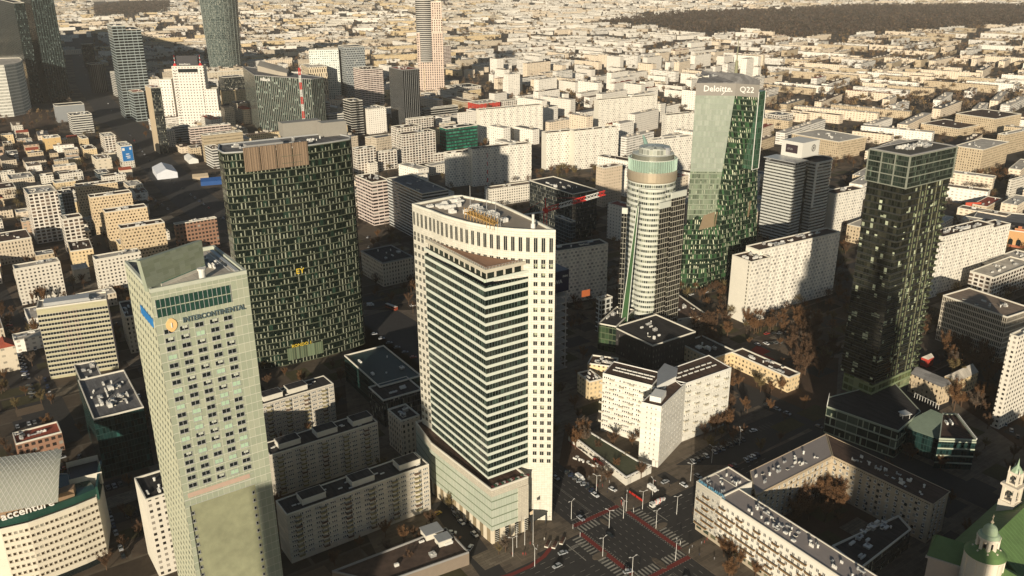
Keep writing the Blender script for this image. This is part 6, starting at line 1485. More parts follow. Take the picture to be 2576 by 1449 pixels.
FAC.update({
 'plainyellow': dict(bay=7, floor=4.5, ww=0.3, wh=0.3, wall=(0.66, 0.58, 0.44), glass=(0.1, 0.08, 0.06), blind=(0.5, 0.45, 0.35), pb=0.6),
 'plainochre': dict(bay=9, floor=5, ww=0.12, wh=0.2, wall=(0.6, 0.42, 0.2), glass=(0.08, 0.06, 0.04), pb=0.3),
 'plainochre2': dict(bay=1.6, floor=4.2, ww=0.55, wh=0.4, wall=(0.44, 0.36, 0.24), glass=(0.14, 0.11, 0.07), blind=(0.3, 0.25, 0.17), pb=0.5),
 'plainred': dict(bay=8, floor=6, ww=0.3, wh=0.25, wall=(0.5, 0.06, 0.04), glass=(0.1, 0.03, 0.02), pb=0.3),
 'plainsand': dict(bay=3.4, floor=3.3, ww=0.42, wh=0.4, wall=(0.66, 0.54, 0.4), glass=(0.32, 0.26, 0.17), blind=(0.5, 0.42, 0.28), pb=0.5),
 'slabw': dict(bay=3.6, floor=3.2, ww=0.26, wh=0.36, wall=(0.76, 0.71, 0.62), glass=(0.12, 0.1, 0.08), blind=(0.5, 0.47, 0.4), pb=0.4),
 'band2': dict(bay=9, floor=3.7, ww=0.99, wh=0.74, wall=(0.6, 0.57, 0.5), glass=(0.015, 0.015, 0.014), pb=0.0),
 'stripe2': dict(bay=1.6, floor=3.0, ww=0.97, wh=0.6, wall=(0.62, 0.62, 0.58), glass=(0.03, 0.036, 0.042), blind=(0.05, 0.055, 0.06), pb=0.3),
 'brickoffice': dict(bay=3.2, floor=3.6, ww=0.6, wh=0.5, wall=(0.3, 0.17, 0.11), glass=(0.04, 0.03, 0.025), pb=0.1),
 'darkplain': dict(bay=2.4, floor=4, ww=0.2, wh=0.4, wall=(0.05, 0.045, 0.042), glass=(0.09, 0.08, 0.07), pb=0.2),
 'greenbase': dict(bay=2.6, floor=4.4, ww=0.9, wh=0.84, wall=(0.09, 0.11, 0.06), glass=(0.01, 0.018, 0.012), blind=(0.06, 0.1, 0.05), pb=0.2),
 'whitegrid': dict(bay=1.25, floor=3.6, ww=0.62, wh=0.72, wall=(0.56, 0.5, 0.4), glass=(0.03, 0.027, 0.02), blind=(0.08, 0.07, 0.05), pb=0.2),
})
ROOFS['tealroof'] = plain('roof_teal_black', (0.012, 0.035, 0.035), 0.5, 0.2)
PARS = {'grey': M_GREY}
TAB = {}
for lab, st, xf, yt, yb, xl, xr, k in ROWS:
    k = dict(k)
    if isinstance(k.get('par'), str): k['par'] = PARS[k['par']]
    TAB[lab[:24]] = bld(lab, st, xf, yt, yb, xl, xr, **k)
# ================================================================ ground, roads, pavements
def sheet(name, pts, z, mat, kind='structure'):
    m = MB(); m.quad([(x, y, z) for x, y in pts]); return struct(name, m, mat, kind)
M_ASPH = plain('asphalt', (0.04, 0.037, 0.034), 0.85, 0.22, 0.25); M_PAVE = laid('paving', (0.125, 0.1, 0.073), (2.2, 6.5), 35, (0.16, 0.125, 0.09), 0.12, 0.22)
M_EARTH = plain('earth', (0.075, 0.046, 0.028), 0.95, 0.35, 0.12); M_LINE = plain('road_paint', (0.3, 0.28, 0.23), 0.8, 0.5, 1.2); M_REDP = plain('cycle_red', (0.17, 0.03, 0.024), 0.8, 0.2, 1.0)
g = MB(); g.quad([(-7900, -1900, 0), (7900, -1900, 0), (7900, 11900, 0), (-7900, 11900, 0)]); struct('ground', g, laid('ground_earth', (0.075, 0.057, 0.04), (17, 43), 35, (0.11, 0.09, 0.066), 0.8, 0.55, 0.95))
sheet('pavement', [P(1000, 1500), P(2400, 1500), P(2700, 1000), P(1500, 780), P(850, 780), P(900, 1300)], 0.004, M_PAVE)
sheet('earth_bed', [P(1850, 900), P(2110, 900), P(2100, 1060), P(1850, 990)], 0.008, M_EARTH)
sheet('earth_bed', [P(1420, 1085), P(1600, 1215), P(1500, 1290), P(1400, 1200)], 0.008, M_EARTH)
sheet('earth_bed', [P(1930, 1250), P(2300, 1250), P(2200, 1400), P(1980, 1330)], 0.008, M_EARTH)
sheet('earth_bed', [P(2380, 930), P(2600, 940), P(2600, 1150), P(2400, 1010)], 0.008, M_EARTH)
X0 = (53.1, 328.2)
def road(name, A, B, wd, z=0.012, mat=None):
    a, L = dirL(A, B); return sheet(name, [off(A, a - 90, wd / 2), off(B, a - 90, wd / 2), off(B, a + 90, wd / 2), off(A, a + 90, wd / 2)], z, mat or M_ASPH)
def strip(mb, A, a, L, w, z):
    q_ = [off(A, a - 90, w / 2), off(off(A, a, L), a - 90, w / 2), off(off(A, a, L), a + 90, w / 2), off(A, a + 90, w / 2)]
    mb.quad([(x, y, z) for x, y in q_])
aA = -55.0; aB = 35.0; hA, hB = 14.0, 17.5
road('road', off(X0, aA + 180, 340), off(X0, aA, 170), 2 * hA, 0.012)
road('road', off(X0, aB + 180, 120), off(X0, aB, 420), 2 * hB - 6, 0.016)
road('road', off(X0, aB + 180, 40), off(X0, aB, 40), 2 * hB, 0.014)
road('road', P(1105, 1262), P(1262, 1475), 11, 0.012)
road('road', P(1820, 960), P(2600, 1310), 17, 0.020)
sheet('car_park', [P(1700, 1170), P(1850, 1170), P(2040, 1075), P(1960, 1035), P(1840, 1085)], 0.024, M_ASPH)
road('road', P(-40, 700), P(150, 1120), 24, 0.012)
road('road', P(905, 800), P(1150, 960), 60, 0.012)
BLV = [(182, 60), (200, 130), (222, 215), (275, 280), (335, 335), (385, 400), (460, 480), (580, 575)]
for q0, q1, zz in zip(BLV, BLV[1:], (.012, .016, .02, .012, .016, .02, .012)): road('road', P(*q0), P(*q1), 46, zz)
road('road', P(250, 640), P(215, 520), 16, 0.012)
road('road', P(90, 262), P(420, 340), 30, 0.024)
road('road', P(2300, 480), P(2700, 330), 36, 0.012)
sheet('earth_bed', [P(0, 290), P(110, 270), P(150, 330), P(60, 400), P(-60, 380)], 0.008, M_EARTH)
# painted markings at the crossroads
mk = MB(); z = 0.028
for sgn in (0, 1):
    for s_ in (-10.5, -7.2, -3.8, -0.4, 0.4, 3.8, 7.2, 10.5):
        A = off(off(X0, aA + 180 * sgn, 27), aA + 90, s_)
        if abs(s_) < 1: strip(mk, A, aA + 180 * sgn, 120, 0.14, z)
        else:
            for k in range(14): strip(mk, off(A, aA + 180 * sgn, k * 5.5), aA, 2.4, 0.16, z)
    for s_ in (-10.5, -7, -3.6, 3.6, 7, 10.5):
        A = off(off(X0, aB + 180 * sgn, 21), aB + 90, s_)
        for k in range(16): strip(mk, off(A, aB + 180 * sgn, k * 5.5), aB, 2.6, 0.16, z)
for k in range(10):   # guide dashes through the junction
    for s_ in (-10.5, -7.2, -3.8, 0, 3.8, 7.2): strip(mk, off(off(X0, aA, -19 + k * 4), aA + 90, s_), aA, 1.5, 0.16, z)
for k in range(30):
    strip(mk, off(off(X0, aA, -21 + k * 1.4), aA + 90, 12.6), aA, 0.6, 0.4, z); strip(mk, off(off(X0, aA, -21 + k * 1.4), aA + 90, -12.6), aA, 0.6, 0.4, z)
for sg in (-1, 1):
    for k in range(14):
        if k not in (6, 7): strip(mk, off(off(off(X0, aA, 19.6 * sg), aA + 90, -13 + k * 2.0), aA, -2.2), aA, 4.4, 0.85, z)
    for k in range(17):
        if k not in (8,): strip(mk, off(off(off(X0, aB, 18.6 * sg), aB + 90, -16.5 + k * 2.0), aB, -2.2), aB, 4.4, 0.85, z)
    strip(mk, off(off(X0, aA, 27.5 * sg), aA + 90, -12), aA + 90, 11, 0.4, z); strip(mk, off(off(X0, aB, 25 * sg), aB + 90, 1), aB + 90, 14, 0.4, z)
for k in range(3): strip(mk, P(1420 - k * 6, 1318 + k * 3), aA, 8, 0.35, z); strip(mk, P(1425 + k * 4, 1388 - k * 5), 35, 7, 0.3, z)
for k in range(26): strip(mk, off(P(1730, 1160), 33, k * 2.7), 123, 4.6, 0.12, 0.030)
struct('road_markings', mk, M_LINE)
rd_ = MB()
for sg in (-1, 1):
    strip(rd_, off(off(X0, aA, 23.6 * sg), aA + 90, -14), aA + 90, 28, 2.4, 0.024); strip(rd_, off(off(X0, aB, 14.6 * sg), aB + 90, -17.5), aB + 90, 35, 2.4, 0.024)
strip(rd_, P(1433, 1112), aA, 70, 1.6, 0.024)
cl = [P(1230, 1462), P(1290, 1444), P(1335, 1424), P(1368, 1400), P(1392, 1370)]
for q0, q1, zz in zip(cl, cl[1:], (.024, .026, .028, .030)): a_, l_ = dirL(q0, q1); strip(rd_, q0, a_, l_ + 0.4, 1.9, zz)
struct('cycle_lane', rd_, M_REDP)
dt = MB()
for sg in (-1, 1):
    for k in range(19):
        for e_ in (-1.3, 1.3): strip(dt, off(off(off(X0, aA, 23.6 * sg + e_), aA + 90, -14), aA + 90, k * 1.5), aA + 90, 0.6, 0.3, 0.032)
    for k in range(23):
        for e_ in (-1.3, 1.3): strip(dt, off(off(off(X0, aB, 14.6 * sg + e_), aB + 90, -17), aB + 90, k * 1.5), aB + 90, 0.6, 0.3, 0.032)
struct('cycle_lane_markings', dt, M_LINE)
def island(pts, h=0.14):
    m = MB(); m.prism(pts, 0, h); return struct('pavement', m, M_PAVE)
for c_, L_, W_, a_ in ((off(X0, aA, -17.5), 7, 2.6, aA), (off(X0, aA, 19), 9, 3.2, aA), (off(X0, aB, 19.5), 8, 3.6, aB), (off(X0, aB, -18), 8, 4.2, aB)):
    island([off(off(c_, a_, L_ / 2 * cos(t)), a_ + 90, W_ / 2 * sin(t)) for t in [2 * pi * k / 14 for k in range(14)]])
for sa in (1, -1):
    for sb in (1, -1):
        r_ = 7.0; cu = lambda u, v: off(off(X0, aA, sa * u), aB, sb * v)
        arc = [cu(hB + r_ - r_ * cos(t), hA + r_ - r_ * sin(t)) for t in [pi / 2 * k / 8 for k in range(9)]]
        pts = arc + [cu(hB + 34, hA), cu(hB + 34, hA + 34), cu(hB, hA + 34)]
        ar = sum(pts[i][0] * pts[(i + 1) % len(pts)][1] - pts[(i + 1) % len(pts)][0] * pts[i][1] for i in range(len(pts)))
        island(pts if ar > 0 else pts[::-1], 0.12)
sheet('sports_court', [P(1870, 895), P(1905, 868), P(1962, 895), P(1925, 925)], 0.012, plain('court_red', (0.32, 0.03, 0.015), 0.8, 0.1))
# ================================================================ the rest of the city
def hit(poly_c, r):
    for b, h in BOXES:
        cx = sum(p[0] for p in b) / len(b); cy = sum(p[1] for p in b) / len(b); R_ = max(hypot(p[0] - cx, p[1] - cy) for p in b)
        if hypot(cx - poly_c[0], cy - poly_c[1]) < R_ * 0.85 + r: return True
    return False
NOFILL = [[P(380, 395), P(640, 395), P(640, 640), P(420, 640)], [P(-80, 262), P(150, 250), P(420, 345), P(300, 400), P(150, 345), P(-80, 330)], [P(820, 600), P(1040, 600), P(1040, 1000), P(880, 1000)], [P(1330, 430), P(1520, 430), P(1520, 640), P(1330, 640)]]
BX0 = list(BOXES)
grid = {}
def add_occ(poly):
    cx = sum(p[0] for p in poly) / len(poly); cy = sum(p[1] for p in poly) / len(poly)
    n = max(1, int(max(hypot(p[0] - cx, p[1] - cy) for p in poly) // 9))
    for i in range(-n, n + 1):
        for j in range(-n, n + 1):
            u, v = i / n if n else 0, j / n if n else 0
            e1 = ((poly[1][0] - poly[0][0]) / 2, (poly[1][1] - poly[0][1]) / 2); e2 = ((poly[-1][0] - poly[0][0]) / 2, (poly[-1][1] - poly[0][1]) / 2)
            x = cx + e1[0] * u + e2[0] * v; y = cy + e1[1] * u + e2[1] * v
            grid[(int(x // 9), int(y // 9))] = 1
def occ(poly, mg=1.0):
    cx = sum(p[0] for p in poly) / len(poly); cy = sum(p[1] for p in poly) / len(poly)
    e1 = ((poly[1][0] - poly[0][0]) / 2 * mg, (poly[1][1] - poly[0][1]) / 2 * mg); e2 = ((poly[-1][0] - poly[0][0]) / 2 * mg, (poly[-1][1] - poly[0][1]) / 2 * mg)
    for i in range(-4, 5):
        for j in range(-2, 3):
            if (int((cx + e1[0] * i / 4 + e2[0] * j / 2) // 9), int((cy + e1[1] * i / 4 + e2[1] * j / 2) // 9)) in grid: return True
    return False
for b, h in BX0: add_occ(b[:4] if len(b) == 4 else [min(b), (max(p[0] for p in b), min(p[1] for p in b)), max(b), (min(p[0] for p in b), max(p[1] for p in b))])
ROADS = [(P(*q0), P(*q1), 42) for q0, q1 in zip(BLV, BLV[1:])] + [(P(90, 262), P(420, 340), 26), (P(2300, 480), P(2700, 330), 26), (P(905, 800), P(1150, 960), 30), (P(960, 700), P(930, 560), 14)]
def near_road(x, y):
    for A, B, w_ in ROADS:
        dx, dy = B[0] - A[0], B[1] - A[1]; t = max(0, min(1, ((x - A[0]) * dx + (y - A[1]) * dy) / (dx * dx + dy * dy)))
        if hypot(x - A[0] - dx * t, y - A[1] - dy * t) < w_: return True
    return False
WOOD = [P(1480, 66), P(1640, 62), P(1700, 88), P(1900, 80), P(2000, 102), P(2350, 78), P(2700, 60), P(2700, 14), P(2150, 16), P(1900, 30), P(1700, 34), P(1560, 52)]
WOOD2 = [P(240, 42), P(420, 34), P(430, 2), P(235, 4)]
def inpoly(x, y, pl):
    c = False; n = len(pl)
    for i in range(n):
        x1, y1 = pl[i]; x2, y2 = pl[i - 1]
        if (y1 > y) != (y2 > y) and x < (x2 - x1) * (y - y1) / (y2 - y1) + x1: c = not c
    return c
rng = random.Random(42)
CAND = []
ca, sa = cos(radians(35)), sin(radians(35))
def vis(x, y):
    px, py = Q(x, y, 0); return -120 < px < 2700 and py > -20 and py < 1440
def try_b(x, y, a, L, W, h, st, rf):
    pl = [(x - L / 2 * cos(radians(a)) + W / 2 * sin(radians(a)), y - L / 2 * sin(radians(a)) - W / 2 * cos(radians(a)))]
    pl = rect(pl[0], a, L, W)
    if any(inpoly(x, y, q_) for q_ in NOFILL) or near_road(x, y) or inpoly(x, y, WOOD) or inpoly(x, y, WOOD2) or occ(pl, 1.12): return False
    add_occ(pl); CAND.append((y, pl, h, st, rf, a, L, W)); return True
# long slabs and perimeter rows on the city grid
STY = ['far1', 'far1', 'far1', 'far2', 'far3', 'far3', 'old', 'far2', 'far4']
y = 520.0
while y < 7400:
    halfw = 0.66 * (y + 260) + 80
    stepx = 30 + y * 0.012
    x = -halfw
    while x < halfw:
        X = x + rng.uniform(-10, 10); Y = y + rng.uniform(-12, 12)
        x += stepx * rng.uniform(0.8, 1.3)
        if not vis(X, Y) or rng.random() < (0.12 if Y > 900 else 0.06): continue
        px, py = Q(X, Y, 0)
        # dense slab estates to the right of centre, low tenements at the left, long perimeter rows upper right
        a = 35 if rng.random() < 0.55 else 125
        a += rng.choice([0, 0, 0, -4, 3, 0]) + 10 * sin(X * 0.0016) + 8 * sin(Y * 0.0011)
        r = rng.random()
        if px > 1900: L, W, h = rng.uniform(50, 150), rng.uniform(12, 15), rng.uniform(12, 18); st = rng.choice(['far1', 'far2', 'far2', 'sandblock', 'far3'])
        elif px > 1250: L, W, h = rng.uniform(30, 80), rng.uniform(12, 15), rng.choice([14, 18, 18, 22, 30, 34] if Y > 1600 else [18, 22, 30, 34]); st = rng.choice(['far1', 'far1', 'far3', 'far2', 'slabw'])
        else: L, W, h = rng.uniform(20, 70), rng.uniform(11, 16), rng.choice([9, 11, 12, 14, 16, 18, 18, 24] + ([34] if rng.random() < .3 else [])); st = rng.choice(['far1', 'far2', 'old', 'yellow', 'far3', 'block'])
        if r < 0.022 and Y > 1300: L, W, h = rng.uniform(22, 45), rng.uniform(14, 20), rng.uniform(34, 50)
        if Y < 1000: L = min(L, 45)
        if px < 640 and Y < 1250: h = min(h, 10); L = min(L, 26)
        if Y < 760 and px > 800: continue
        if Y > 2300: h = min(h, rng.uniform(8, 17)); L = max(L, rng.uniform(55, 120))
        rf = rng.choice(['tan', 'light', 'light', 'brown', 'light', 'grey', 'red' if rng.random() < 0.35 else 'light'])
        try_b(X, Y, a, L, W, h, st, rf)
    y += (30 if y < 1500 else 38) + y * 0.013
# small tenements of the old quarter at the left
LEFT = []
for i in range(-40, 40):
    for j in range(-2, 60):
        p = off(off((-330, 480), 33, i * 21 + rng.uniform(-3, 3)), 123, j * 17 + rng.uniform(-2, 2)); px, py = Q(*p, 0)
        if not (-60 < px < 620 and 262 < py < 760) or rng.random() < 0.2: continue
        n0 = len(CAND); L, W, h = rng.uniform(13, 21), rng.uniform(10, 13), rng.uniform(8, 14)
        if try_b(p[0], p[1], 33 + rng.choice([0, 0, 90]), L, W, h, rng.choice(['old', 'yellow', 'old', 'far4', 'block', 'sandblock', 'plainyellow']), rng.choice(['brown', 'dark', 'red', 'tan', 'light', 'grey'])): LEFT.append(CAND.pop())
CAND.sort(key=lambda c: c[0])
TONE = {'far1': 'white', 'far2': 'ochre', 'far3': 'banded white', 'far4': 'brown', 'old': 'cream', 'sandblock': 'sand-coloured', 'slabw': 'bright white', 'yellow': 'yellowish', 'block': 'cream'}
NIND = 120
for i, (Y, pl, h, st, rf, a, L, W) in enumerate(CAND[:NIND]):
    px, py = Q(pl[0][0], pl[0][1], h)
    zone = ('behind the far business towers' if px < 620 else 'behind the bank tower' if px < 1250 else 'left of the tapering glass tower' if px < 1750 else 'right of the tapering glass tower')
    kind = 'block' if h > 20 else 'low building'
    lab = ('long ' if L > 62 else 'short ' if L < 34 else '') + '%s %s with %s roof %s' % (TONE[st], kind, {'tan': 'tan', 'light': 'pale', 'brown': 'brown', 'grey': 'grey', 'red': 'red'}[rf], zone)
    mass(lab, st, pl, h, roof=rf, n=3 if Y < 1300 else 0, ang=a, L=L, W=W, group='smaller buildings ' + zone, ph=0.6)
LEFT.sort(key=lambda c: c[0])
for i, (Y, pl, h, st, rf, a, L, W) in enumerate(LEFT[:110]):
    px, py = Q(pl[0][0], pl[0][1], h)
    wh = 'near the left edge' if px < 130 else 'left of the boulevard' if px < 330 else 'along the boulevard'
    mass('%s %s with %s roof in the old quarter %s' % ('taller' if h > 11 else 'low', {'old': 'cream tenement', 'yellow': 'yellowish house', 'far4': 'brown house', 'block': 'white house', 'sandblock': 'sandy tenement', 'plainyellow': 'plain cream shed'}[st], rf, wh), st, pl, h, roof=rf, n=2, ang=a, L=L, W=W, ph=0.4, group='old quarter houses ' + wh, ridge=3.0 if rf in ('red', 'dark') else 0, name='tenement')
CAND += LEFT[110:]; NIND_ = NIND
# the rest read as one mass
styles = sorted(set(c[3] for c in CAND)); roofs = ['tan', 'light', 'brown', 'grey', 'red']
m = MB(); rm = MB()
for (Y, pl, h, st, rf, a, L, W) in CAND[NIND:]:
    m.prism(pl, 0, h, cap=False, mi=styles.index(st)); k = len(rm.f)
    rm.quad([(p[0], p[1], h) for p in pl], None, roofs.index(rf))
    for q_ in range(int(L / 14)):
        p = off(off(pl[0], a, rng.uniform(0.1, 0.9) * L), a + 90, rng.uniform(.3, .7) * W); rm.box((*p, h), (rng.uniform(2, 5), rng.uniform(2, 4), rng.uniform(1, 3)), a, mi=roofs.index('light'))
dc = put('distant_city', m.mesh('distant_city', [FM(s) for s in styles])); dc['kind'] = 'stuff'
dr = put('distant_roofs', rm.mesh('distant_roofs', [ROOFS[r] for r in roofs])); dr['kind'] = 'stuff'
print('city', len(CAND))
# ================================================================ trees
M_BARK = plain('bark', (0.1, 0.06, 0.035), 0.9, 0.2); 
TW = [plain('twigs_' + n_, c_, 0.9, 0.3, 0.5, spec=0.1) for n_, c_ in (('brown', (0.11, 0.065, 0.038)), ('russet', (0.15, 0.08, 0.038)), ('grey', (0.12, 0.09, 0.065)), ('olive', (0.16, 0.12, 0.055)))]
def tree_meshes(seed, H_, R_, n, narrow=False, wd=0.13):
    r = random.Random(seed); t = MB()
    t.tube((0, 0, 0), (0, 0, H_ * 0.35), 0.28, 0.2, n=5, cap=False)
    limbs = []
    for k in range(7):
        a_ = 2 * pi * k / 7 + r.uniform(-.3, .3); l = R_ * r.uniform(0.5, 0.85); z0 = H_ * r.uniform(0.22, 0.42)
        p = (l * cos(a_), l * sin(a_), H_ * r.uniform(0.6, 0.92)); t.tube((0, 0, z0), p, 0.14, 0.04, n=4, cap=False); limbs.append(((0, 0, z0), p))
    t.tube((0, 0, H_ * .35), (0, 0, H_ * 0.92), 0.18, 0.04, n=4, cap=False); limbs.append(((0, 0, H_ * .35), (0, 0, H_ * .92)))
    c = MB()
    for k in range(n):
        A_, B_ = r.choice(limbs); u = r.uniform(0.25, 1.0); b = Vector([A_[i] + (B_[i] - A_[i]) * u for i in range(3)])
        d_ = Vector((r.gauss(0, 1), r.gauss(0, 1), r.gauss(0.7, 0.8))).normalized(); L_ = r.uniform(0.12, 0.34) * R_ * (1.25 - 0.4 * u)
        e_ = b + d_ * L_; b = b + Vector((r.gauss(0, .2), r.gauss(0, .2), r.gauss(0, .2))) * R_ * .5
        s_ = d_.cross(Vector((r.gauss(0, 1), r.gauss(0, 1), r.gauss(0, 1)))).normalized() * wd
        c.quad([b - s_, b + s_, e_])
    return t, c
TREES = []
NM = 1.35
for k in range(5):
    t, c = tree_meshes(50 + k, 10.5, 4.4 if k != 4 else 1.9, 950, wd=0.09); TREES.append((t.mesh('trunk', [M_BARK]), [c.mesh('crown', [tw]) for tw in (TW if k < 2 else TW[:2] if k != 4 else TW[1:2])]))
rt = random.Random(77); NT = [0]
def tree(x, y, s, k, lab, grp, tone=None):
    tr, cr = TREES[k]; R = thing('tree', lab, 'tree', (x, y, 0), rt.uniform(0, 6.28), grp); R.scale = (s, s, s * rt.uniform(0.9, 1.15))
    o = bpy.data.objects.new('trunk', tr); COL.objects.link(o); o.parent = R
    o = bpy.data.objects.new('crown', cr[tone % len(cr) if tone is not None else rt.randrange(len(cr))]); COL.objects.link(o); o.parent = R; NT[0] += 1
BIG = [(b, h) for b, h in BOXES if h > 3]
def clear(x, y, r=2.0):
    for b, h in BIG:
        if abs(b[0][0] - x) > 160 or abs(b[0][1] - y) > 160: continue
        if inpoly(x, y, b): return False
    return True
CL = [  # column, row, spread right, spread up (px), number, scale, kind, label
 (1450, 1118, 26, 22, 7, 1.1, None, 'bare russet tree between the shop row and the striped prow tower', 1),
 (1530, 1190, 40, 30, 8, 0.55, None, 'small bare street tree by the red cycle lane at the crossroads', 1),
 (1960, 828, 95, 14, 20, 1.2, None, 'bare brown tree at the foot of the bright white slab', 1),
 (1790, 850, 45, 30, 15, 1.25, None, 'bare brown tree beside the low hall of the round tower', 0),
 (1905, 975, 70, 14, 8, 0.9, None, 'bare tree before the low school wing', 3),
 (2040, 900, 55, 45, 26, 1.3, None, 'bare tree in the shaded park behind the school', 0),
 (2470, 935, 95, 55, 36, 1.35, None, 'bare russet tree in the shaded park at the right edge', 1),
 (2440, 1030, 50, 25, 9, 1.3, None, 'bare russet tree near the crenellated glass office', 1),
 (2060, 1275, 60, 42, 20, 1.25, None, 'bare tree inside the horseshoe courtyard', 1),
 (1985, 1235, 30, 20, 4, 1.1, None, 'bare tree at the shaded end of the courtyard', 0),
 (1900, 1425, 100, 36, 11, 0.9, None, 'bare street tree along the balconied front of the horseshoe block', 1),
 (1790, 1310, 40, 25, 4, 0.7, None, 'small bare tree on the corner by the horseshoe block', 1),
 (1780, 1085, 60, 22, 8, 1.1, None, 'slim bare tree in front of the three-winged block', 0),
 (1880, 1040, 60, 20, 6, 0.8, None, 'bare tree by the fence right of the three-winged block', 0),
 (98, 850, 8, 14, 3, 1.5, 4, 'russet poplar beside the olive grey office slab', 1),
 (105, 765, 26, 6, 5, 1.3, 4, 'tall bare poplar before the speckled white block', 1),
 (290, 748, 36, 6, 7, 0.9, None, 'bare ochre tree along the foot of the white block by the hotel', 1),
 (300, 850, 14, 20, 4, 0.9, None, 'bare tree in the shaded yard left of the hotel', 1),
 (50, 1160, 60, 40, 5, 0.8, None, 'bare tree in the dark yard at the left edge', 0),
 (1450, 436, 90, 8, 13, 1.0, None, 'ochre bare tree at the foot of the slab with the grey stair tower', 3),
 (1270, 372, 60, 8, 8, 1.0, None, 'ochre bare tree below the tall slab by the scarlet parapet', 3),
 (1560, 372, 26, 26, 8, 1.0, None, 'bare tree in the gap between the two slabs', 0),
 (955, 612, 30, 14, 5, 0.9, None, 'bare tree in the street right of the broad dark glass tower', 1),
 (340, 470, 24, 30, 6, 0.8, None, 'bare tree along the boulevard behind the stepped ochre blocks', 0),
 (300, 408, 12, 16, 4, 1.0, None, 'bare russet tree left of the blue banner', 1),
 (380, 345, 20, 30, 6, 1.0, None, 'bare russet tree below the gridded grey tower', 1),
 (2250, 520, 60, 20, 8, 1.0, None, 'bare tree behind the black residential tower', 1),
 (2500, 450, 60, 20, 12, 1.1, None, 'bare russet tree on the avenue verge, right edge', 1),
 (2430, 610, 30, 12, 4, 1.0, None, 'bare tree behind the slab by the market hall', 0),
 (1790, 740, 30, 14, 6, 0.9, None, 'bare tree at the foot of the tapering glass tower', 1),
 (1330, 720, 30, 14, 0, 0.8, None, 'bare tree', 0),
]
for cx, cy, sx, sy, n, sc, kind, lab, tone in CL:
    k = 0; tries = 0
    while k < n and tries < n * 12:
        tries += 1; p = P(cx + rt.uniform(-sx, sx), cy + rt.uniform(-sy, sy))
        if not clear(*p): continue
        tree(p[0], p[1], sc * rt.uniform(0.8, 1.2), kind if kind is not None else rt.randrange(4), lab, lab.replace(' tree ', ' trees ', 1), tone if rt.random() < 0.75 else None); k += 1
# distant trees and the wood
def scatter(name, spots, size, n, mats, wd):
    m = MB(); rr = random.Random(len(spots))
    for x, y in spots:
        s_ = size * rr.uniform(0.7, 1.3); k_ = rr.randrange(len(mats))
        for j in range(n):
            th, ph = rr.uniform(0, 6.28), rr.uniform(-0.2, 1.5); rad = s_ * rr.uniform(0.25, 1.0)
            b = Vector((x + rad * 0.55 * cos(th) * cos(ph), y + rad * 0.55 * sin(th) * cos(ph), s_ * 0.75 + rad * 0.6 * sin(ph)))
            d_ = Vector((cos(th), sin(th), rr.uniform(0.2, 1.6))).normalized() * s_ * 0.3; q_ = Vector((-sin(th), cos(th), rr.uniform(-.6, .6))) * wd * s_
            m.quad([b - q_, b + q_, b + d_], None, k_)
        m.quad([(x - 0.2, y, 0), (x + 0.2, y, 0), (x, y, s_)], None, k_)
    o = put(name, m.mesh(name, mats)); o['kind'] = 'stuff'; return o
sp = []
while len(sp) < 520:
    y = rt.uniform(240, 760); x = rt.uniform(-0.72, 0.72) * y
    if (int(x // 9), int(y // 9)) in grid or near_road(x, y) or not vis(x, y) or not clear(x, y): continue
    u = (x - X0[0]) * cos(radians(aA)) + (y - X0[1]) * sin(radians(aA)); v = (x - X0[0]) * cos(radians(aB)) + (y - X0[1]) * sin(radians(aB))
    if abs(u) < 15 or abs(v) < 16 or hypot(u, v) < 48: continue
    # street trees keep to the lines of the city grid
    if (u % 34) > 9 and (v % 41) > 8 and rt.random() < 0.75: continue
    sp.append((x, y))
def grove(name, spots):
    m_ = MB(); vs, fs, mi = [], [], []
    for x, y in spots:
        tr, cr = TREES[rt.randrange(4)]; s_ = rt.uniform(0.55, 1.05); a_ = rt.uniform(0, 6.28); ca_, sa_ = cos(a_) * s_, sin(a_) * s_; k_ = rt.choice([1, 1, 2, 2, 3, 4])
        for me, mm in ((tr, 0), (cr[0], k_)):
            b = len(vs); vs += [(x + v.co.x * ca_ - v.co.y * sa_, y + v.co.x * sa_ + v.co.y * ca_, v.co.z * s_) for v in me.vertices]
            for p_ in me.polygons: fs.append(tuple(b + i for i in p_.vertices)); mi.append(mm)
    me = bpy.data.meshes.new(name); me.from_pydata(vs, [], fs)
    for mm in [M_BARK] + TW: me.materials.append(mm)
    me.polygons.foreach_set('material_index', mi); o = put(name, me); o['kind'] = 'stuff'
grove('street_trees', sp)
sp = []
while len(sp) < 11000:
    y = 560 + 5600 * rt.random() ** 1.35; x = rt.uniform(-1, 1) * (0.66 * y + 250)
    if (int(x // 9), int(y // 9)) in grid or near_road(x, y) or not vis(x, y) or not clear(x, y): continue
    px, py = Q(x, y, 0)
    if y < 900 and px < 900 and rt.random() < 0.7: continue
    if px > 1850 or rt.random() < 0.6: sp.append((x, y))
scatter('tree_belts', [s for s in sp if s[1] < 1500], 6.5, 120, TW, 0.03)
TF = [plain('far_sunlit_twigs_' + n_, c_, 0.95, 0.3, 0.1, spec=0.05) for n_, c_ in (('brown', (0.2, 0.13, 0.08)), ('grey', (0.17, 0.13, 0.095)), ('ochre', (0.24, 0.16, 0.08)))]  # paler copies of the twig colours: sunlight on far trees put into them
scatter('distant_tree_belts', [s for s in sp if s[1] >= 1500], 9.5, 34, TF, 0.11)
sp = []
while len(sp) < 9500:
    y = rt.uniform(2900, 6400); x = rt.uniform(-2600, 4400)
    if inpoly(x, y, WOOD) or inpoly(x, y, WOOD2): sp.append((x, y))
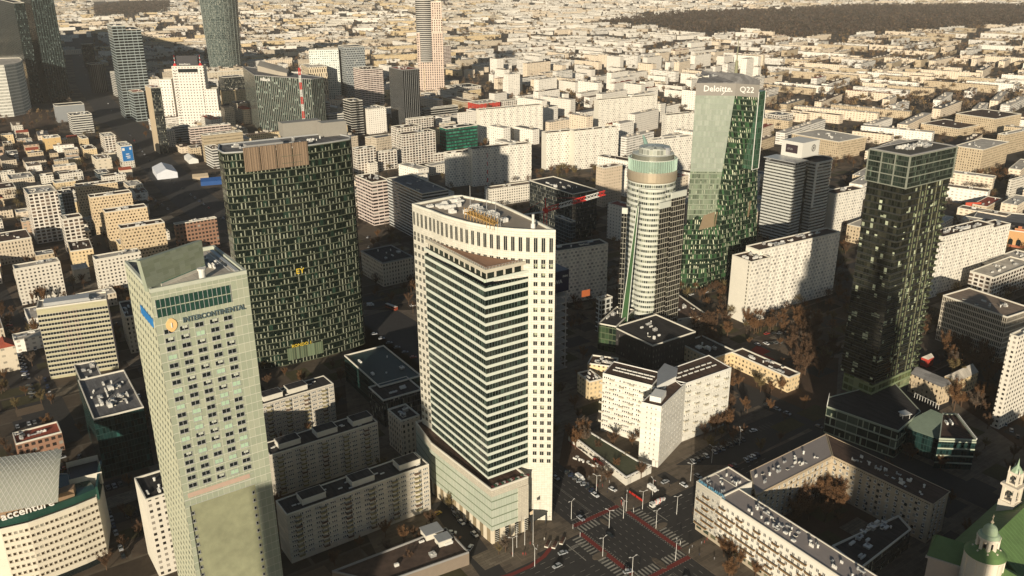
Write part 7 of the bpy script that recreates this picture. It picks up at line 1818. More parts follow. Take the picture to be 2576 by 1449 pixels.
WG = [plain('wood_' + n_, c_, 0.95, 0.3, 0.05, spec=0.05) for n_, c_ in (('brown', (0.09, 0.06, 0.042)), ('grey', (0.11, 0.085, 0.065)), ('dark', (0.06, 0.045, 0.03)))]
scatter('woodland', sp, 13, 15, WG, 0.2)
# ================================================================ vehicles
def car_meshes(name, col, kind='car'):
    paint = plain('car_paint_' + name, col, 0.3, 0.03, spec=0.6); L_, W_, H_ = (4.4, 1.8, 0.75) if kind == 'car' else (5.6, 2.0, 1.0)
    b = MB(); zb = 0.28
    prof = [(-L_ / 2, zb), (L_ / 2, zb), (L_ / 2, zb + H_ * 0.62), (L_ / 2 - 0.9, zb + H_ * 0.78), (-L_ / 2 + 0.5, zb + H_ * 0.85), (-L_ / 2, zb + H_ * 0.7)]
    if kind == 'van': prof = [(-L_ / 2, zb), (L_ / 2, zb), (L_ / 2, zb + 0.8), (L_ / 2 - 1.0, zb + 1.1), (L_ / 2 - 1.7, zb + 2.0), (-L_ / 2, zb + 2.0)]
    n = len(prof)
    b.quad([(x, -W_ / 2, z) for x, z in prof]); b.quad([(x, W_ / 2, z) for x, z in prof][::-1])
    for k in range(n): j = (k + 1) % n; b.quad([(prof[k][0], -W_ / 2, prof[k][1]), (prof[k][0], W_ / 2, prof[k][1]), (prof[j][0], W_ / 2, prof[j][1]), (prof[j][0], -W_ / 2, prof[j][1])][::-1])
    g_ = MB(); r_ = MB()
    if kind == 'car':
        z0, z1_ = zb + H_ * 0.82, zb + 1.2; lo = [(-1.9, z0), (1.1, z0)]; hi = [(-1.3, z1_), (0.4, z1_)]
        w0, w1 = W_ / 2 - 0.05, W_ / 2 - 0.22
        a4 = [(-1.9, -w0, z0), (1.15, -w0, z0), (1.15, w0, z0), (-1.9, w0, z0)]; c4 = [(-1.3, -w1, z1_), (0.35, -w1, z1_), (0.35, w1, z1_), (-1.3, w1, z1_)]
        for k in range(4): j = (k + 1) % 4; g_.quad([a4[k], a4[j], c4[j], c4[k]])
        r_.box((-0.475, 0, z1_ - 0.02), (1.7, 2 * w1, 0.06))
    else:
        g_.quad([(L_ / 2 - 1.02, -0.9, zb + 1.12), (L_ / 2 - 1.02, 0.9, zb + 1.12), (L_ / 2 - 1.64, 0.9, zb + 1.9), (L_ / 2 - 1.64, -0.9, zb + 1.9)])
        g_.box((L_ / 2 - 2.1, 0, zb + 1.15), (0.9, W_ + 0.02, 0.6)); r_.box((-0.6, 0, zb + 2.0), (L_ - 1.6, 1.7, 0.05))
    w_ = MB(); w_.tube((0, -0.11, 0), (0, 0.11, 0), 0.33, n=10)
    return (b.mesh('body', [paint]), g_.mesh('car_windows', [G_DARK]), r_.mesh('car_roof', [paint]), w_.mesh('wheel', [M_DARK]), L_, W_)
CARS = {n_: car_meshes(n_, c_) for n_, c_ in (('white', (0.7, 0.7, 0.68)), ('silver', (0.35, 0.36, 0.37)), ('black', (0.02, 0.02, 0.022)), ('dark blue', (0.02, 0.03, 0.07)), ('red', (0.35, 0.03, 0.02)), ('yellow', (0.6, 0.4, 0.04)), ('grey', (0.12, 0.12, 0.12)))}
CARS['white van'] = car_meshes('white van', (0.72, 0.71, 0.66), 'van')
rc = random.Random(12)
def car(x, y, a, kind, lab, grp=None, near=True, z=0.03):
    b, g_, r_, w_, L_, W_ = CARS[kind]
    R = thing('parked_car' if kind != 'white van' else 'van', lab, 'van' if kind == 'white van' else 'car', (x, y, z), radians(a), grp)
    for nm, me in (('body', b), ('car_windows', g_), ('car_roof', r_)): o = bpy.data.objects.new(nm, me); COL.objects.link(o); o.parent = R
    if near:
        for sx in (-1, 1):
            for sy in (-1, 1): o = bpy.data.objects.new('wheel', w_); COL.objects.link(o); o.parent = R; o.location = (sx * L_ * 0.31, sy * (W_ / 2 - 0.1), 0.33)
def carrow(p0, p1, n, ang, where, near=False, p=0.9):
    A_, B_ = P(*p0), P(*p1)
    for k in range(n):
        if rc.random() > p: continue
        t = k / max(1, n - 1); kd = rc.choice(['white', 'silver', 'black', 'black', 'dark blue', 'grey', 'silver', 'red' if rc.random() < 0.3 else 'grey'])
        car(A_[0] + (B_[0] - A_[0]) * t, A_[1] + (B_[1] - A_[1]) * t, ang + rc.uniform(-3, 3), kd, kd + ' car parked ' + where, 'cars parked ' + where, near)
def D(p0, p1): return dirL(P(*p0), P(*p1))[0]
l0 = D((11, 765), (85, 993))
carrow((16, 800), (84, 1000), 26, l0 + 65, 'in the long row down the shaded street at the left edge')
carrow((62, 800), (132, 1010), 15, l0, 'on the right-hand side of the shaded street at the left edge', p=0.45)
carrow((1722, 1172), (1868, 1107), 15, 100, 'in the upper row of the car park before the three-winged block', True)
carrow((1800, 1196), (1905, 1146), 12, 100, 'in the lower row of the car park before the three-winged block', True, 0.8)
carrow((1430, 1190), (1492, 1236), 7, aA + 60, 'in the slanted row left of the crossroads', True)
carrow((1112, 1240), (1150, 1300), 5, D((1112, 1240), (1150, 1300)), 'along the wall of the striped tower podium', True)
carrow((1905, 1010), (2060, 1075), 7, D((1905, 1010), (2060, 1075)), 'on the avenue behind the three-winged block', True, 0.6)
carrow((2470, 1010), (2560, 1100), 7, 60, 'on the waste ground at the right edge', True, 0.7)
carrow((1905, 868), (1960, 862), 6, 120, 'beside the red sports court', True)
carrow((1880, 842), (2010, 838), 9, 30, 'under the trees of the bright white slab', True, 0.7)
carrow((340, 470), (470, 560), 10, D((340, 470), (470, 560)), 'and moving on the boulevard behind the ochre blocks', False, 0.6)
carrow((375, 405), (320, 330), 12, D((375, 405), (320, 330)), 'in a queue on the boulevard right of the blue banner', False)
carrow((290, 300), (235, 180), 9, D((290, 300), (235, 180)), 'far up the boulevard between the black towers', False, 0.6)
carrow((200, 1150), (250, 1260), 8, 110, 'in the yard left of the black-green cube', False, 0.8)
carrow((275, 1290), (310, 1400), 7, D((275, 1290), (310, 1400)), 'in the dark street between curved office and hotel', False, 0.8)
carrow((140, 1110), (165, 1180), 9, 40, 'in the shaded yard above the curved office', False, 0.8)
carrow((1720, 745), (1850, 725), 8, 40, 'by the foot of the tapering glass tower', False, 0.7)
carrow((2440, 480), (2560, 430), 10, 30, 'on the avenue below the courtyard block with curved end', False, 0.8)
for x, y, a_, kd, lab in ((1641, 1232, aA, 'white van', 'long white van parked beside the red barriers'), (1673, 1214, aB, 'silver', 'silver car turning beside the white van'), (1720, 1222, aA, 'white', 'white car standing in the road right of the white van'),
    (1756, 1200, aA, 'silver', 'silver car in the lane near the horseshoe corner'), (1461, 1306, aA, 'silver', 'silver car waiting at the crossing left of the junction'), (1541, 1233, aA + 10, 'white', 'white car on the plaza by the red barriers'),
    (1416, 1393, 25, 'silver', 'grey car at the kerb below the flagpoles'), (1194, 1346, D((1161, 1316), (1194, 1346)), 'white', 'white car nearest the podium corner'), (1161, 1316, D((1161, 1316), (1194, 1346)), 'white', 'white car second from the podium corner'),
    (1148, 1298, D((1161, 1316), (1194, 1346)), 'silver', 'green-grey car third from the podium corner'), (1137, 1342, D((1161, 1316), (1194, 1346)) + 50, 'white', 'white car across the street from the podium corner'), (1100, 1294, 40, 'yellow', 'yellow taxi at the right end of the nearest balconied block'),
    (1459, 1205, aA, 'white van', 'white van in the slanted row left of the crossroads'), (1183, 1380, 70, 'white', 'white car by the low brown roof near the street end'), (1580, 1440, 20, 'silver', 'silver car at the bottom edge near the wide crossing'),
    (932, 769, 10, 'white van', 'white van alone on the dark square'), (1038, 770, 20, 'white', 'white car on the far side of the dark square'), (1497, 1247, aA, 'white', 'white car at the end of the slanted row'),
    (1630, 1160, 35, 'red', 'red car at the kerb under the three-winged block'), (1895, 1085, 20, 'white', 'white car crossing the car park exit')):
    p = P(x, y); car(p[0], p[1], a_, kd, lab)
# concrete mixer
p = P(1654, 1272); R = thing('mixer_truck', 'white concrete mixer truck with spiral stripes on its drum, crossing the junction', 'truck', (*p, 0.03), radians(aB))
m = MB(); m.box((0, 0, 0.7), (8.6, 2.3, 0.5)); part_ = put('chassis', m.mesh('chassis', [M_DARK]), R)
m = MB(); m.box((-3.5, 0, 1.0), (1.9, 2.4, 2.0)); put('cab', m.mesh('cab', [M_UNIT]), R)
m = MB(); m.box((-4.47, 0, 1.9), (0.06, 2.0, 0.9)); put('windscreen', m.mesh('windscreen', [G_DARK]), R)
m = MB(); prof = [(-2.2, 0.7), (-1.4, 1.15), (0.4, 1.35), (2.2, 1.0), (3.6, 0.5)]; n = 18
for i in range(len(prof) - 1):
    for s_ in range(3):
        u0, u1 = s_ / 3, (s_ + 1) / 3; xa = prof[i][0] + (prof[i + 1][0] - prof[i][0]) * u0; xb = prof[i][0] + (prof[i + 1][0] - prof[i][0]) * u1
        ra = prof[i][1] + (prof[i + 1][1] - prof[i][1]) * u0; rb = prof[i][1] + (prof[i + 1][1] - prof[i][1]) * u1
        for k in range(n):
            t0, t1 = 2 * pi * k / n, 2 * pi * (k + 1) / n; za, zb = 2.3 + xa * 0.12, 2.3 + xb * 0.12
            m.quad([(xa, ra * cos(t0), za + ra * sin(t0)), (xb, rb * cos(t0), zb + rb * sin(t0)), (xb, rb * cos(t1), zb + rb * sin(t1)), (xa, ra * cos(t1), za + ra * sin(t1))], None, 1 if (k + (i * 3 + s_) * 2) % 9 < 2 else 0)
put('drum', m.mesh('drum', [M_UNIT, MATS['crane_red']]), R)
w_ = MB(); w_.tube((0, -0.15, 0), (0, 0.15, 0), 0.5, n=12); wm_ = w_.mesh('wheel', [M_DARK])
for x in (-3.3, -1.8, 1.6, 3.0):
    for y in (-1.1, 1.1): put('wheel', wm_, R, (x, y, 0.5))
m = MB(); m.box((4.2, 0, 1.4), (0.8, 0.7, 1.4), taper=1.6); put('chute', m.mesh('chute', [M_UNIT]), R)
# bus on the dark square
p = P(985, 777); R = thing('bus', 'long cream-roofed bus on the dark square', 'bus', (*p, 0.03), radians(-42))
m = MB(); m.box((0, 0, 0.4), (12, 2.5, 2.6)); put('body', m.mesh('body', [plain('bus_red', (0.3, 0.06, 0.03), 0.4)]), R); m = MB(); m.box((0, 0, 3.0), (11.9, 2.4, 0.12)); put('bus_roof', m.mesh('bus_roof', [M_CREAM]), R)
m = MB(); m.box((0, 0, 1.5), (11.6, 2.54, 1.0)); put('bus_windows', m.mesh('bus_windows', [G_DARK]), R)
# ================================================================ crane with a red and white jib
def crane():
    z = 92; A = P(1372, 532, z); B = P(1521, 503, z + 2); a_, L_ = dirL(A, B)
    R = thing('tower_crane', 'red and white tower crane with its jib reaching towards the round tower', 'crane', (*A, 0)); red = MATS['crane_red']
    n = 18; m = MB()
    for k in range(n):
        q0, q1 = off(A, a_, L_ * k / n), off(A, a_, L_ * (k + 1) / n); mi = 0 if (k // 4) % 2 == 0 else 1; sl = 6.0 / n
        def pt(q_, s_, zz, i): o_ = off(q_, a_ + 90, s_); return (o_[0], o_[1], z + zz + sl * i)
        for s_, zz in ((-1, 0), (1, 0), (0, 2.6)): m.tube(pt(q0, s_, zz, k), pt(q1, s_, zz, k + 1), 0.32, n=4, mi=mi)
        m.tube(pt(q0, -1, 0, k), pt(q1, 0, 2.6, k + 1), 0.18, n=3, mi=mi); m.tube(pt(q0, 0, 2.6, k), pt(q1, 1, 0, k + 1), 0.18, n=3, mi=mi); m.tube(pt(q0, -1, 0, k), pt(q1, 1, 0, k + 1), 0.15, n=3, mi=mi)
    part('jib', m, [red, M_UNIT], R)
    m = MB(); Cj = off(A, a_ + 180, 20)
    for s_ in (-1, 1): m.tube((*off(A, a_ + 90, s_), z), (*off(Cj, a_ + 90, s_), z), 0.22, n=4)
    for k in range(8): m.tube((*off(off(A, a_ + 180, k * 2.5), a_ + 90, -1), z), (*off(off(A, a_ + 180, k * 2.5 + 2.5), a_ + 90, 1), z), 0.14, n=3)
    m.box((*off(A, a_ + 180, 18), z - 2.5), (3.5, 2.2, 2.8), a_)
    part('counter_jib', m, M_METAL, R)
    m = MB()
    for dx, dy in ((-1, -1), (1, -1), (1, 1), (-1, 1)): m.tube((A[0] + dx, A[1] + dy, 0), (A[0] + dx, A[1] + dy, z), 0.26, n=4)
    for k in range(30): zz = k * z / 30; m.tube((A[0] - 1, A[1] - 1, zz), (A[0] + 1, A[1] - 1, zz + z / 30), 0.12, n=3); m.tube((A[0] - 1, A[1] + 1, zz), (A[0] - 1, A[1] - 1, zz + z / 30), 0.12, n=3)
    part('mast', m, red, R)
    m = MB(); m.box((A[0], A[1], z - 1), (2.6, 2.6, 3.2), a_); m.tube((*A, z), (*A, z + 9), 0.5, 0.2, n=5); m.tube((*A, z + 9), (*off(A, a_, L_ * .6), z + 6.0), 0.08, n=3); m.tube((*A, z + 9), (*Cj, z), 0.08, n=3); part('slewing_head', m, red, R)
crane()
# slim striped mast in front of the two-height slab
p = P(1227, 468); R = thing('antenna_mast', 'slim red and white mast before the slab of two heights', 'mast', (*p, 0)); m = MB(); zt = zat(*p, 386)
for k in range(8): m.tube((*p, zt * k / 8), (*p, zt * (k + 1) / 8), 0.7 - k * 0.06, n=5, mi=k % 2)
part('mast', m, [M_UNIT, MATS['crane_red']], R)
# ================================================================ market hall, building site tents, banner, screens
def market():
    h = 15; R, poly, h = pg('long brick market hall with arched front and low dark glazed roof at the right edge', 'brickarch', [(2436, 566), (2640, 594), (2640, 545), (2460, 530)], 15, name='market_hall', cat='market hall', roof='grey', n=6)
    a_, L_ = dirL(poly[0], poly[1]); m = MB()
    for k in range(12):
        p = off(off(poly[0], a_, 4 + k * 6.5), a_ - 90, 0.1)
        for j in range(7):
            t0 = pi * j / 7; t1 = pi * (j + 1) / 7; m.quad([(*off(p, a_, 1.9 * cos(t0)), 6 + 1.9 * sin(t0)), (*off(p, a_, 1.9 * cos(t1)), 6 + 1.9 * sin(t1)), (*off(p, a_, 1.9 * cos(t1)), 2), (*off(p, a_, 1.9 * cos(t0)), 2)])
    part('arched_window', m, G_DARK, R)
    m = MB()
    for k in (0, 5): p = off(off(poly[0], a_, 2 + k * 8), a_ + 90, 0.5); m.prism([off(p, a_, -4), off(p, a_, 4), off(off(p, a_, 4), a_ + 90, 1), off(off(p, a_, -4), a_ + 90, 1)], h, h + 3); m.box((*off(p, a_, 0), h + 3), (3, 1, 2.2), a_)
    part('gable', m, MATS['facade_brickarch'], R)
    m = MB(); q_ = off(off(poly[0], a_, 12), a_ + 90, 8); m.prism(rect(q_, a_, 60, 11), h, h + 3.5, cap=True); part('roof_lantern', m, ROOFS['dark'], R)
FAC['brickarch'] = dict(bay=6.5, floor=15, ww=0.1, wh=0.1, wall=(0.56, 0.32, 0.14), glass=(0.1, 0.06, 0.03), line=(0.42, 0.14, 0.07), linew=0.14)
market()
p = P(2440, 520, 14); m = MB(); m.box((*P(2447, 521, 10), 8), (16, 0.8, 7), 0); o = thing('red_screen', 'plain red screen wall on the left end of the market hall', 'screen', (*P(2447, 521, 10), 0)); part('panel', m, plain('screen_red', (0.5, 0.08, 0.04)), o)
def tent(label, px, py, L_, W_, h, a_, col):
    p = P(px, py); R = thing('tent_hall', label, 'tent', (*p, 0)); pl = rect(p, a_, L_, W_); m = MB(); m.prism(pl, 0, h * .6, cap=False); part('wall', m, col, R)
    m = MB(); r0 = off(off(p, a_ + 90, W_ / 2), a_, 0); r1 = off(r0, a_, L_); q4 = [(x, y, h * .6) for x, y in pl]
    m.quad([q4[0], q4[1], (*r1, h), (*r0, h)]); m.quad([q4[2], q4[3], (*r0, h), (*r1, h)]); m.quad([q4[1], q4[2], (*r1, h)]); m.quad([q4[3], q4[0], (*r0, h)]); part('tent_roof', m, col, R)
tent('big white marquee with a blue edge by the boulevard', 448, 447, 46, 24, 12, 118, plain('marquee_white', (0.72, 0.73, 0.75), 0.5))
tent('blue tarpaulin hall beside the white marquee', 506, 468, 26, 14, 8, 20, plain('tarp_blue', (0.02, 0.08, 0.25), 0.5))
tent('small white shed with a green patch on its roof behind the marquee', 500, 410, 34, 12, 8, 120, M_WHITE)
tent('low brown-roofed shed between the marquee and the blue tarpaulin', 487, 455, 18, 12, 7, 25, M_SAND)
# blue advertising banner on the end wall
def banner():
    key = [k for k in TAB if k.startswith('white building carrying')][0]; R = TAB[key]
    c, h = resolve(303, 369, 424); L_ = reach(c, 35, h, 332); a_ = 35
    m = MB(); q_ = off(off(c, a_, L_ / 2), a_ - 90, 0.2); m.box((*q_, h * 0.32), (L_ * 0.92, 0.3, h * 0.66), a_); part('banner', m, plain('banner_blue', (0.02, 0.16, 0.42), 0.5, 0.2, 0.06), R)
    m = MB()
    for zz, ww_, dx in ((0.62, 0.3, 0.0), (0.52, 0.4, 0.02), (0.44, 0.28, 0.05)): m.box((*off(off(q_, a_, L_ * dx), a_ - 90, 0.2), h * zz), (L_ * ww_, 0.1, h * 0.035), a_)
    m.box((*off(off(q_, a_, -L_ * 0.3), a_ - 90, 0.2), h * 0.8), (L_ * 0.22, 0.1, h * 0.12), a_); m.box((*off(off(q_, a_, L_ * 0.3), a_ - 90, 0.2), h * 0.82), (L_ * 0.16, 0.1, h * 0.1), a_)
    part('banner_print', m, M_WHITE, R)
banner()
# unfinished concrete frame with a dark blue screen, right of the prow tower
def frame_building():
    h = 62; c = P(1392, 716, h); a_ = 34
    R = thing('frame_building', 'bare concrete frame with a dark blue screen on top, right behind the striped prow tower', 'building', (*c, 0))
    c0 = (c[0] + 2, c[1] + 6); m = MB()
    for k in range(12): m.prism(rect(off(c0, a_, -8), a_, 18, 16), k * 4.6, k * 4.6 + 0.5, bottom=True)
    part('floor_slab', m, plain('raw_concrete', (0.4, 0.36, 0.32)), R); m = MB()
    for u in (-6, 0, 8): m.tube((*off(c0, a_, u), 0), (*off(c0, a_, u), h - 9), 0.4, n=6)
    part('column', m, MATS['raw_concrete'], R)
    m = MB(); m.prism(rect(off(c0, a_, -8), a_, 18, 16), 54, h + 6); part('blue_screen', m, plain('screen_navy', (0.012, 0.016, 0.05), 0.4), R)
    text(R, 'WA', (*off(off(c0, a_, -1.5), a_ - 90, 0.2), 60), a_, 3.6, M_WHITE, 'screen_lettering', 0.05); text(R, 'PHN', (*off(off(c0, a_, 5.0), a_ - 90, 0.2), 63.5), a_, 1.9, M_WHITE, 'screen_lettering', 0.05)
    BOXES.append((rect(off(c0, a_, -8), a_, 18, 16), h))
frame_building()
p = P(1470, 738, 30); R = thing('lit_screen', 'small orange lit screen on the shaded slab between striped tower and round tower', 'screen', (*p, 30)); m = MB(); q_ = P(1472, 732, 18); m.box((q_[0], q_[1] - 6, 16), (7, 0.4, 5), 28); part('panel', m, plain('screen_orange', (0.8, 0.2, 0.06), 0.5, 0.2, emit=0.5), R)
# low brown patched roof at the bottom, barriers, lamps, poles, crossing furniture
R, poly, h = pg('low flat hall with a patched brown roof and small sheds, bottom edge', plain('low_hall_wall', (0.25, 0.2, 0.15)), [(960, 1470), (1180, 1392), (1122, 1330), (835, 1440)], 6, name='low_hall', roof=plain('patched_roof', (0.09, 0.06, 0.045), 0.9, 0.6, 0.35), n=4, par=M_GREY)
for x, y, s_, lab in ((1086, 1345, 8, 'small grey-roofed hut standing on the low patched roof'), (1115, 1365, 6, 'second smaller hut on the low patched roof')):
    p = P(x, y, 6); R = thing('roof_hut', lab, 'hut', (*p, 6)); m = MB(); m.box((*p, 6), (s_, s_ * .8, 3), 30); part('wall', m, M_CREAM, R); m = MB(); m.box((*p, 9), (s_ + .8, s_ * .8 + .8, 0.3), 30); part('roof', m, MATS['sheet_blue_grey'], R)
p0 = P(1585, 1240)
for k in range(6):
    p = off(p0, aA, k * 1.7); R = thing('barrier', 'red traffic barrier in the row on the plaza beside the white van', 'barrier', (*p, 0.02), radians(aA), 'red barriers on the plaza'); m = MB(); m.box((0, 0, 0), (1.5, 0.7, 0.25)); m.box((0, 0, 0.25), (1.3, 0.35, 0.8)); put('barrier_block', m.mesh('barrier_block', [plain('barrier_red', (0.45, 0.03, 0.02), 0.6)]), R)
def lampm():
    m = MB(); m.tube((0, 0, 0), (0, 0, 10), 0.13, 0.08, n=6); m.tube((0, 0, 9.9), (1.6, 0, 10.5), 0.07, n=4); m.tube((0, 0, 9.9), (-1.6, 0, 10.5), 0.07, n=4); a_ = m.mesh('pole', [M_UNIT])
    m = MB(); m.box((0, 0, 0), (0.9, 0.35, 0.16)); return a_, m.mesh('lamp_head', [M_UNIT])
LM = lampm()
for k, (x, y, wh) in enumerate(((1568, 1304, 'on the island at the upper side of the junction'), (1737, 1210, 'between the car park and the horseshoe corner'), (1702, 1294, 'by the round planting bed right of the junction'), (1641, 1250, 'beside the white van'), (1516, 1400, 'on the lower island of the junction'),
      (1437, 1306, 'at the left crossing'), (1616, 1281, 'beside the mixer truck'), (1699, 1410, 'in the lower right corner pavement'), (1532, 1330, 'on the left crossing island'), (1575, 1286, 'at the corner of the plaza'), (1290, 1400, 'right of the podium shop windows'), (1345, 1425, 'on the pavement below the podium'),
      (1500, 1240, 'at the end of the slanted car row'), (1590, 1450, 'at the bottom edge'), (1790, 1165, 'in the car park'), (1860, 1120, 'at the far end of the car park'), (1650, 1330, 'on the right-hand corner of the junction'), (1180, 1300, 'in front of the podium wall'))):
    p = P(x, y); R = thing('street_lamp', 'tall pale double street lamp ' + wh, 'street lamp', (*p, 0), rc.uniform(0, 3), 'street lamps'); put('pole', LM[0], R)
    for s_ in (-1.7, 1.7): put('lamp_head', LM[1], R, (s_, 0, 10.45))
def tl():
    m = MB(); m.tube((0, 0, 0), (0, 0, 3.4), 0.09, n=5); a_ = m.mesh('pole', [M_UNIT]); m = MB(); m.box((0, 0, 0), (0.4, 0.35, 1.0)); return a_, m.mesh('signal_head', [M_DARK])
TL = tl()
for sa in (-1, 1):
    for sb in (-1, 1):
        for u, v in ((15.5, 16.5), (22, 15.5)):
            p = off(off(X0, aA, sa * u), aB, sb * v); R = thing('traffic_light', 'traffic light pole at the corner of the crossroads', 'traffic light', (*p, 0), 0, 'traffic lights round the crossroads'); put('pole', TL[0], R); put('signal_head', TL[1], R, (0, 0, 2.7))
for k, (x, yb, yt) in enumerate(((1300, 1378, 1322), (1320, 1372, 1300), (1341, 1366, 1282))):
    p = P(x, yb); zt = zat(*p, yt) ; R = thing('flagpole', ('left', 'middle', 'tallest right')[k] + ' white flagpole before the podium of the striped tower', 'flagpole', (*p, 0), 0, 'flagpoles'); m = MB(); m.tube((*p, 0), (*p, max(8, zt)), 0.12, 0.06, n=5); part('pole', m, M_UNIT, R)
    if k == 2: m = MB(); m.quad([(p[0], p[1], zt - 0.2), (p[0] - 1.6, p[1], zt - 1.6), (p[0] - 1.4, p[1] + .2, zt - 3), (p[0], p[1], zt - 2.4)]); m.quad([(p[0], p[1] + .05, zt - 0.2), (p[0], p[1] + .05, zt - 2.4), (p[0] - 1.4, p[1] + .25, zt - 3), (p[0] - 1.6, p[1] + .05, zt - 1.6)]); part('flag', m, M_SAND, R)
for k, (x, y) in enumerate(((1378, 1370), (1396, 1372), (1415, 1362), (1526, 1165), (1540, 1176), (1556, 1188), (1570, 1200))):
    p = P(x, y); R = thing('planter', 'dark hedge planter box on the pavement ' + ('under the flagpoles' if k < 3 else 'by the red lane'), 'planter', (*p, 0), radians(-20), 'planters ' + ('under the flagpoles' if k < 3 else 'by the red lane')); m = MB(); m.box((0, 0, 0), (1.8, 5.0 if k < 3 else 1.8, 0.6)); put('box', m.mesh('box', [M_CREAM]), R); m = MB(); m.box((0, 0, 0.6), (1.5, 4.6 if k < 3 else 1.5, 0.7), taper=0.8); put('hedge', m.mesh('hedge', [plain('hedge_brown', (0.06, 0.03, 0.02), 0.9, 0.4, 3)]), R)
# a few pedestrians on the pavement
def person(x, y, col, lab, a_):
    R = thing('person', lab, 'person', (x, y, 0.14), a_, 'people in coats round the crossroads'); v = [(0, 0, .93), (0, 0, 1.15), (0, 0, 1.42), (0, 0, 1.53), (0, 0, 1.68), (.1, 0, .9), (.13, .08, .5), (.14, .1, .05), (-.1, 0, .9), (-.12, -.1, .5), (-.13, -.18, .05), (.2, 0, 1.4), (.25, .03, 1.12), (.24, .12, .88), (-.2, 0, 1.4), (-.25, -.03, 1.12), (-.24, .05, .88)]
    ed = [(0, 1), (1, 2), (2, 3), (3, 4), (0, 5), (5, 6), (6, 7), (0, 8), (8, 9), (9, 10), (2, 11), (11, 12), (12, 13), (2, 14), (14, 15), (15, 16)]
    rad = [.15, .15, .16, .06, .11, .09, .07, .05, .09, .07, .05, .07, .05, .035, .07, .05, .035]
    me = bpy.data.meshes.new('body'); me.from_pydata(v, ed, []); me.materials.append(col); o = put('body', me, R); md = o.modifiers.new('skin', 'SKIN')
    for i, r_ in enumerate(rad): me.skin_vertices[0].data[i].radius = (r_, r_)
    me.skin_vertices[0].data[0].use_root = True; o.modifiers.new('sub', 'SUBSURF').levels = 1
def mkskin(me): pass
PC = [plain('coat_dark', (0.03, 0.03, 0.04)), plain('coat_grey', (0.2, 0.19, 0.18)), plain('coat_red', (0.3, 0.05, 0.04)), plain('coat_pale', (0.5, 0.47, 0.42))]
# ================================================================ towers behind the viewpoint, partly stand-ins placed to throw the long shadows
# yards, lawns and parking courts between the blocks
ym = MB(); ry = random.Random(5); ncar = 0
YC = [M_ASPH, plain('lawn_winter', (0.062, 0.055, 0.024), 0.95, 0.4, 0.4), laid('court_paving', (0.17, 0.14, 0.1), (1.5, 4), 35, (0.1, 0.08, 0.06), 0.1, 0.2), plain('gravel_tan', (0.16, 0.115, 0.075), 0.95, 0.3, 0.8)]
for i in range(-26, 30):
    for j in range(-20, 34):
        L_, W_ = ry.uniform(14, 23), ry.uniform(9, 14)
        p = off(off((0, 480), 35, i * 25 + ry.uniform(-1, 1)), 125, j * 16 + ry.uniform(-1, 1)); px, py = Q(*p, 0)
        if ry.random() < 0.3 or not (-100 < px < 2650 and py < 1480 and py > 420): continue
        u = (p[0] - X0[0]) * cos(radians(aA)) + (p[1] - X0[1]) * sin(radians(aA)); v = (p[0] - X0[0]) * cos(radians(aB)) + (p[1] - X0[1]) * sin(radians(aB))
        if abs(v) < 26 or abs(u) < 24 or near_road(*p): continue
        c0 = off(off(p, 35, -L_ / 2), 125, -W_ / 2); pl = rect(c0, 35, L_, W_)
        if not all(clear(*q_) for q_ in pl + [p]): continue
        k_ = ry.choice([0, 1, 1, 2, 3, 0]); zz = 0.032 + 0.003 * ((i * 7 + j * 3) % 3); ym.quad([(x, y, zz) for x, y in pl], None, k_)
        if k_ == 0 and ncar < 80:
            for t in range(int(L_ / 3)):
                if ry.random() < 0.6:
                    q_ = off(off(c0, 35, 1.8 + t * 2.9), 125, 3); kd = ry.choice(['white', 'silver', 'black', 'grey', 'dark blue', 'red'] if ry.random() < .3 else ['silver', 'black', 'grey']); ncar += 1
                    car(q_[0], q_[1], 125, kd, kd + ' car parked in a yard between the blocks', 'cars parked in the yards between the blocks', False, 0.045)
struct('yard_paving', ym, YC)
rp_ = random.Random(99); npp = 0
while npp < 34:
    u, v = rp_.uniform(-60, 60), rp_.uniform(-50, 50)
    if not ((15.5 < abs(v) < 24 or 19 < abs(u) < 28) and not (abs(v) < 14 or abs(u) < 17.5)): continue
    q_ = off(off(X0, aA, u), aB, v); px, py = Q(q_[0], q_[1], 0)
    if py > 1445 or not clear(*q_): continue
    k_ = rp_.randrange(4); person(q_[0], q_[1], PC[k_], 'person in a ' + ['dark', 'grey', 'red', 'pale'][k_] + ' coat walking on the pavement round the crossroads', rp_.uniform(0, 6.28)); npp += 1
for k, (u, v, a2, kd) in enumerate(((-60, 4, 0, 'silver'), (-74, -6, 180, 'black'), (-90, 5, 0, 'white'), (-120, -4, 180, 'grey'), (45, 6, 0, 'black'), (60, -5, 180, 'silver'), (34, 2, 0, 'grey'), (-8, -5, 0, 'black'))):
    q_ = off(off(X0, aA, u), aB, v); car(q_[0], q_[1], aA + a2, kd, kd + ' car driving on the wide road through the crossroads', 'cars driving through the crossroads')
for k, (u, v, a2, kd) in enumerate(((4, 60, 0, 'silver'), (-5, 75, 180, 'black'), (6, 96, 0, 'white'), (-6, 120, 180, 'grey'), (5, -50, 0, 'dark blue'), (-5, -38, 180, 'silver'))):
    q_ = off(off(X0, aA, u), aB, v); car(q_[0], q_[1], aB + a2, kd, kd + ' car driving on the road past the car park', 'cars driving past the car park')
carrow((185, 90), (225, 215), 16, D((185, 90), (225, 215)), 'far up the boulevard beside the gridded grey tower', False, 0.7)
carrow((430, 455), (575, 560), 14, D((430, 455), (575, 560)), 'on the boulevard before the white marquee', False, 0.6)
carrow((930, 640), (925, 590), 7, 80, 'in the street beside the pink-roofed flats', False, 0.9)
carrow((2110, 1130), (2330, 1215), 8, D((2110, 1130), (2330, 1215)), 'on the dark road behind the horseshoe block', False, 0.5)
carrow((905, 820), (1040, 900), 8, 20, 'crossing the dark square', False, 0.6)
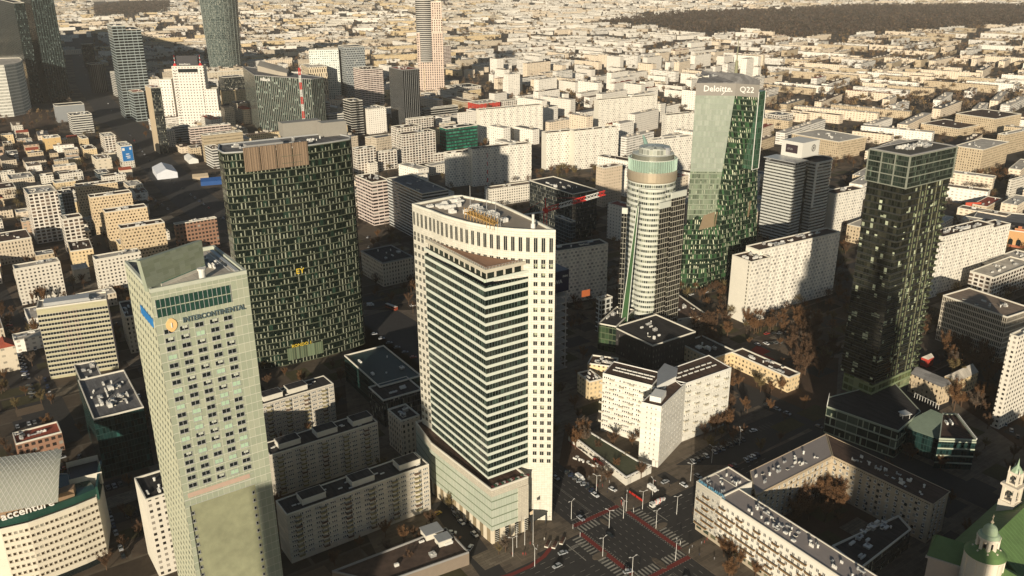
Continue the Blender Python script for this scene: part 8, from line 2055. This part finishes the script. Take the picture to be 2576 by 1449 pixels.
carrow((1105, 960), (1130, 1040), 6, 110, 'behind the left edge of the striped tower', False, 0.8)
def behind():
    s_ = facade('palace_stone', bay=3.0, floor=3.8, ww=0.4, wh=0.6, wall=(0.5, 0.44, 0.34), glass=(0.04, 0.04, 0.035), pb=0.2)
    R = thing('palace_tower', 'tall stepped stone palace tower behind the viewpoint', 'tower', (52, -192, 0)); 
    def bx(x0, x1, y0, y1, z0, z1_, nm): m = MB(); m.prism([(x0, y0), (x1, y0), (x1, y1), (x0, y1)], z0, z1_); part(nm, m, s_, R)
    bx(52, 84, -192, -162, 0, 205, 'shaft_wall'); bx(56, 80, -188, -166, 205, 222, 'crown_wall'); bx(40, 96, -206, -148, 0, 60, 'base_wall')
    m = MB(); m.tube((68, -177, 222), (68, -177, 262), 4, 0.4, n=8); part('spire', m, M_SAND, R)
    mass('slender dark stand-in tower behind the viewpoint, shading the hotel foot, to the left', 'darkoffice', [(-177, -140), (-152, -140), (-152, -118), (-177, -118)], 160, name='residential_tower', cat='tower', n=0)  # unseen tower, placed and narrowed for the shadow it casts
    mass('added stone block casting shade from behind the viewpoint, to the right', s_, [(162, -220), (192, -220), (192, -195), (162, -195)], 196, name='shadow_block', n=0)  # unseen generic block, added to shade the slab right of the black tower
    mass('second added shade-casting stone block beside the first, behind the viewpoint', s_, [(192.1, -220), (232, -220), (232, -195), (192.1, -195)], 208, name='shadow_block', n=0)  # unseen too, widens that added shadow to the right
behind()
# ================================================================ air
bb = MB(); bb.box((0, 5000, -1.0), (15900, 13900, 275.0)); hz = put('haze', bb.mesh('haze', []))
hm = bpy.data.materials.new('haze'); hm.use_nodes = True; nt = hm.node_tree; nt.nodes.remove(nt.nodes['Principled BSDF']); pv = nt.nodes.new('ShaderNodeVolumePrincipled')
pv.inputs['Color'].default_value = (0.97, 0.92, 0.82, 1); pv.inputs['Density'].default_value = 4.2e-5; pv.inputs['Anisotropy'].default_value = 0.0
nt.links.new(pv.outputs[0], nt.nodes['Material Output'].inputs['Volume']); hz.data.materials.append(hm); hz['kind'] = 'stuff'
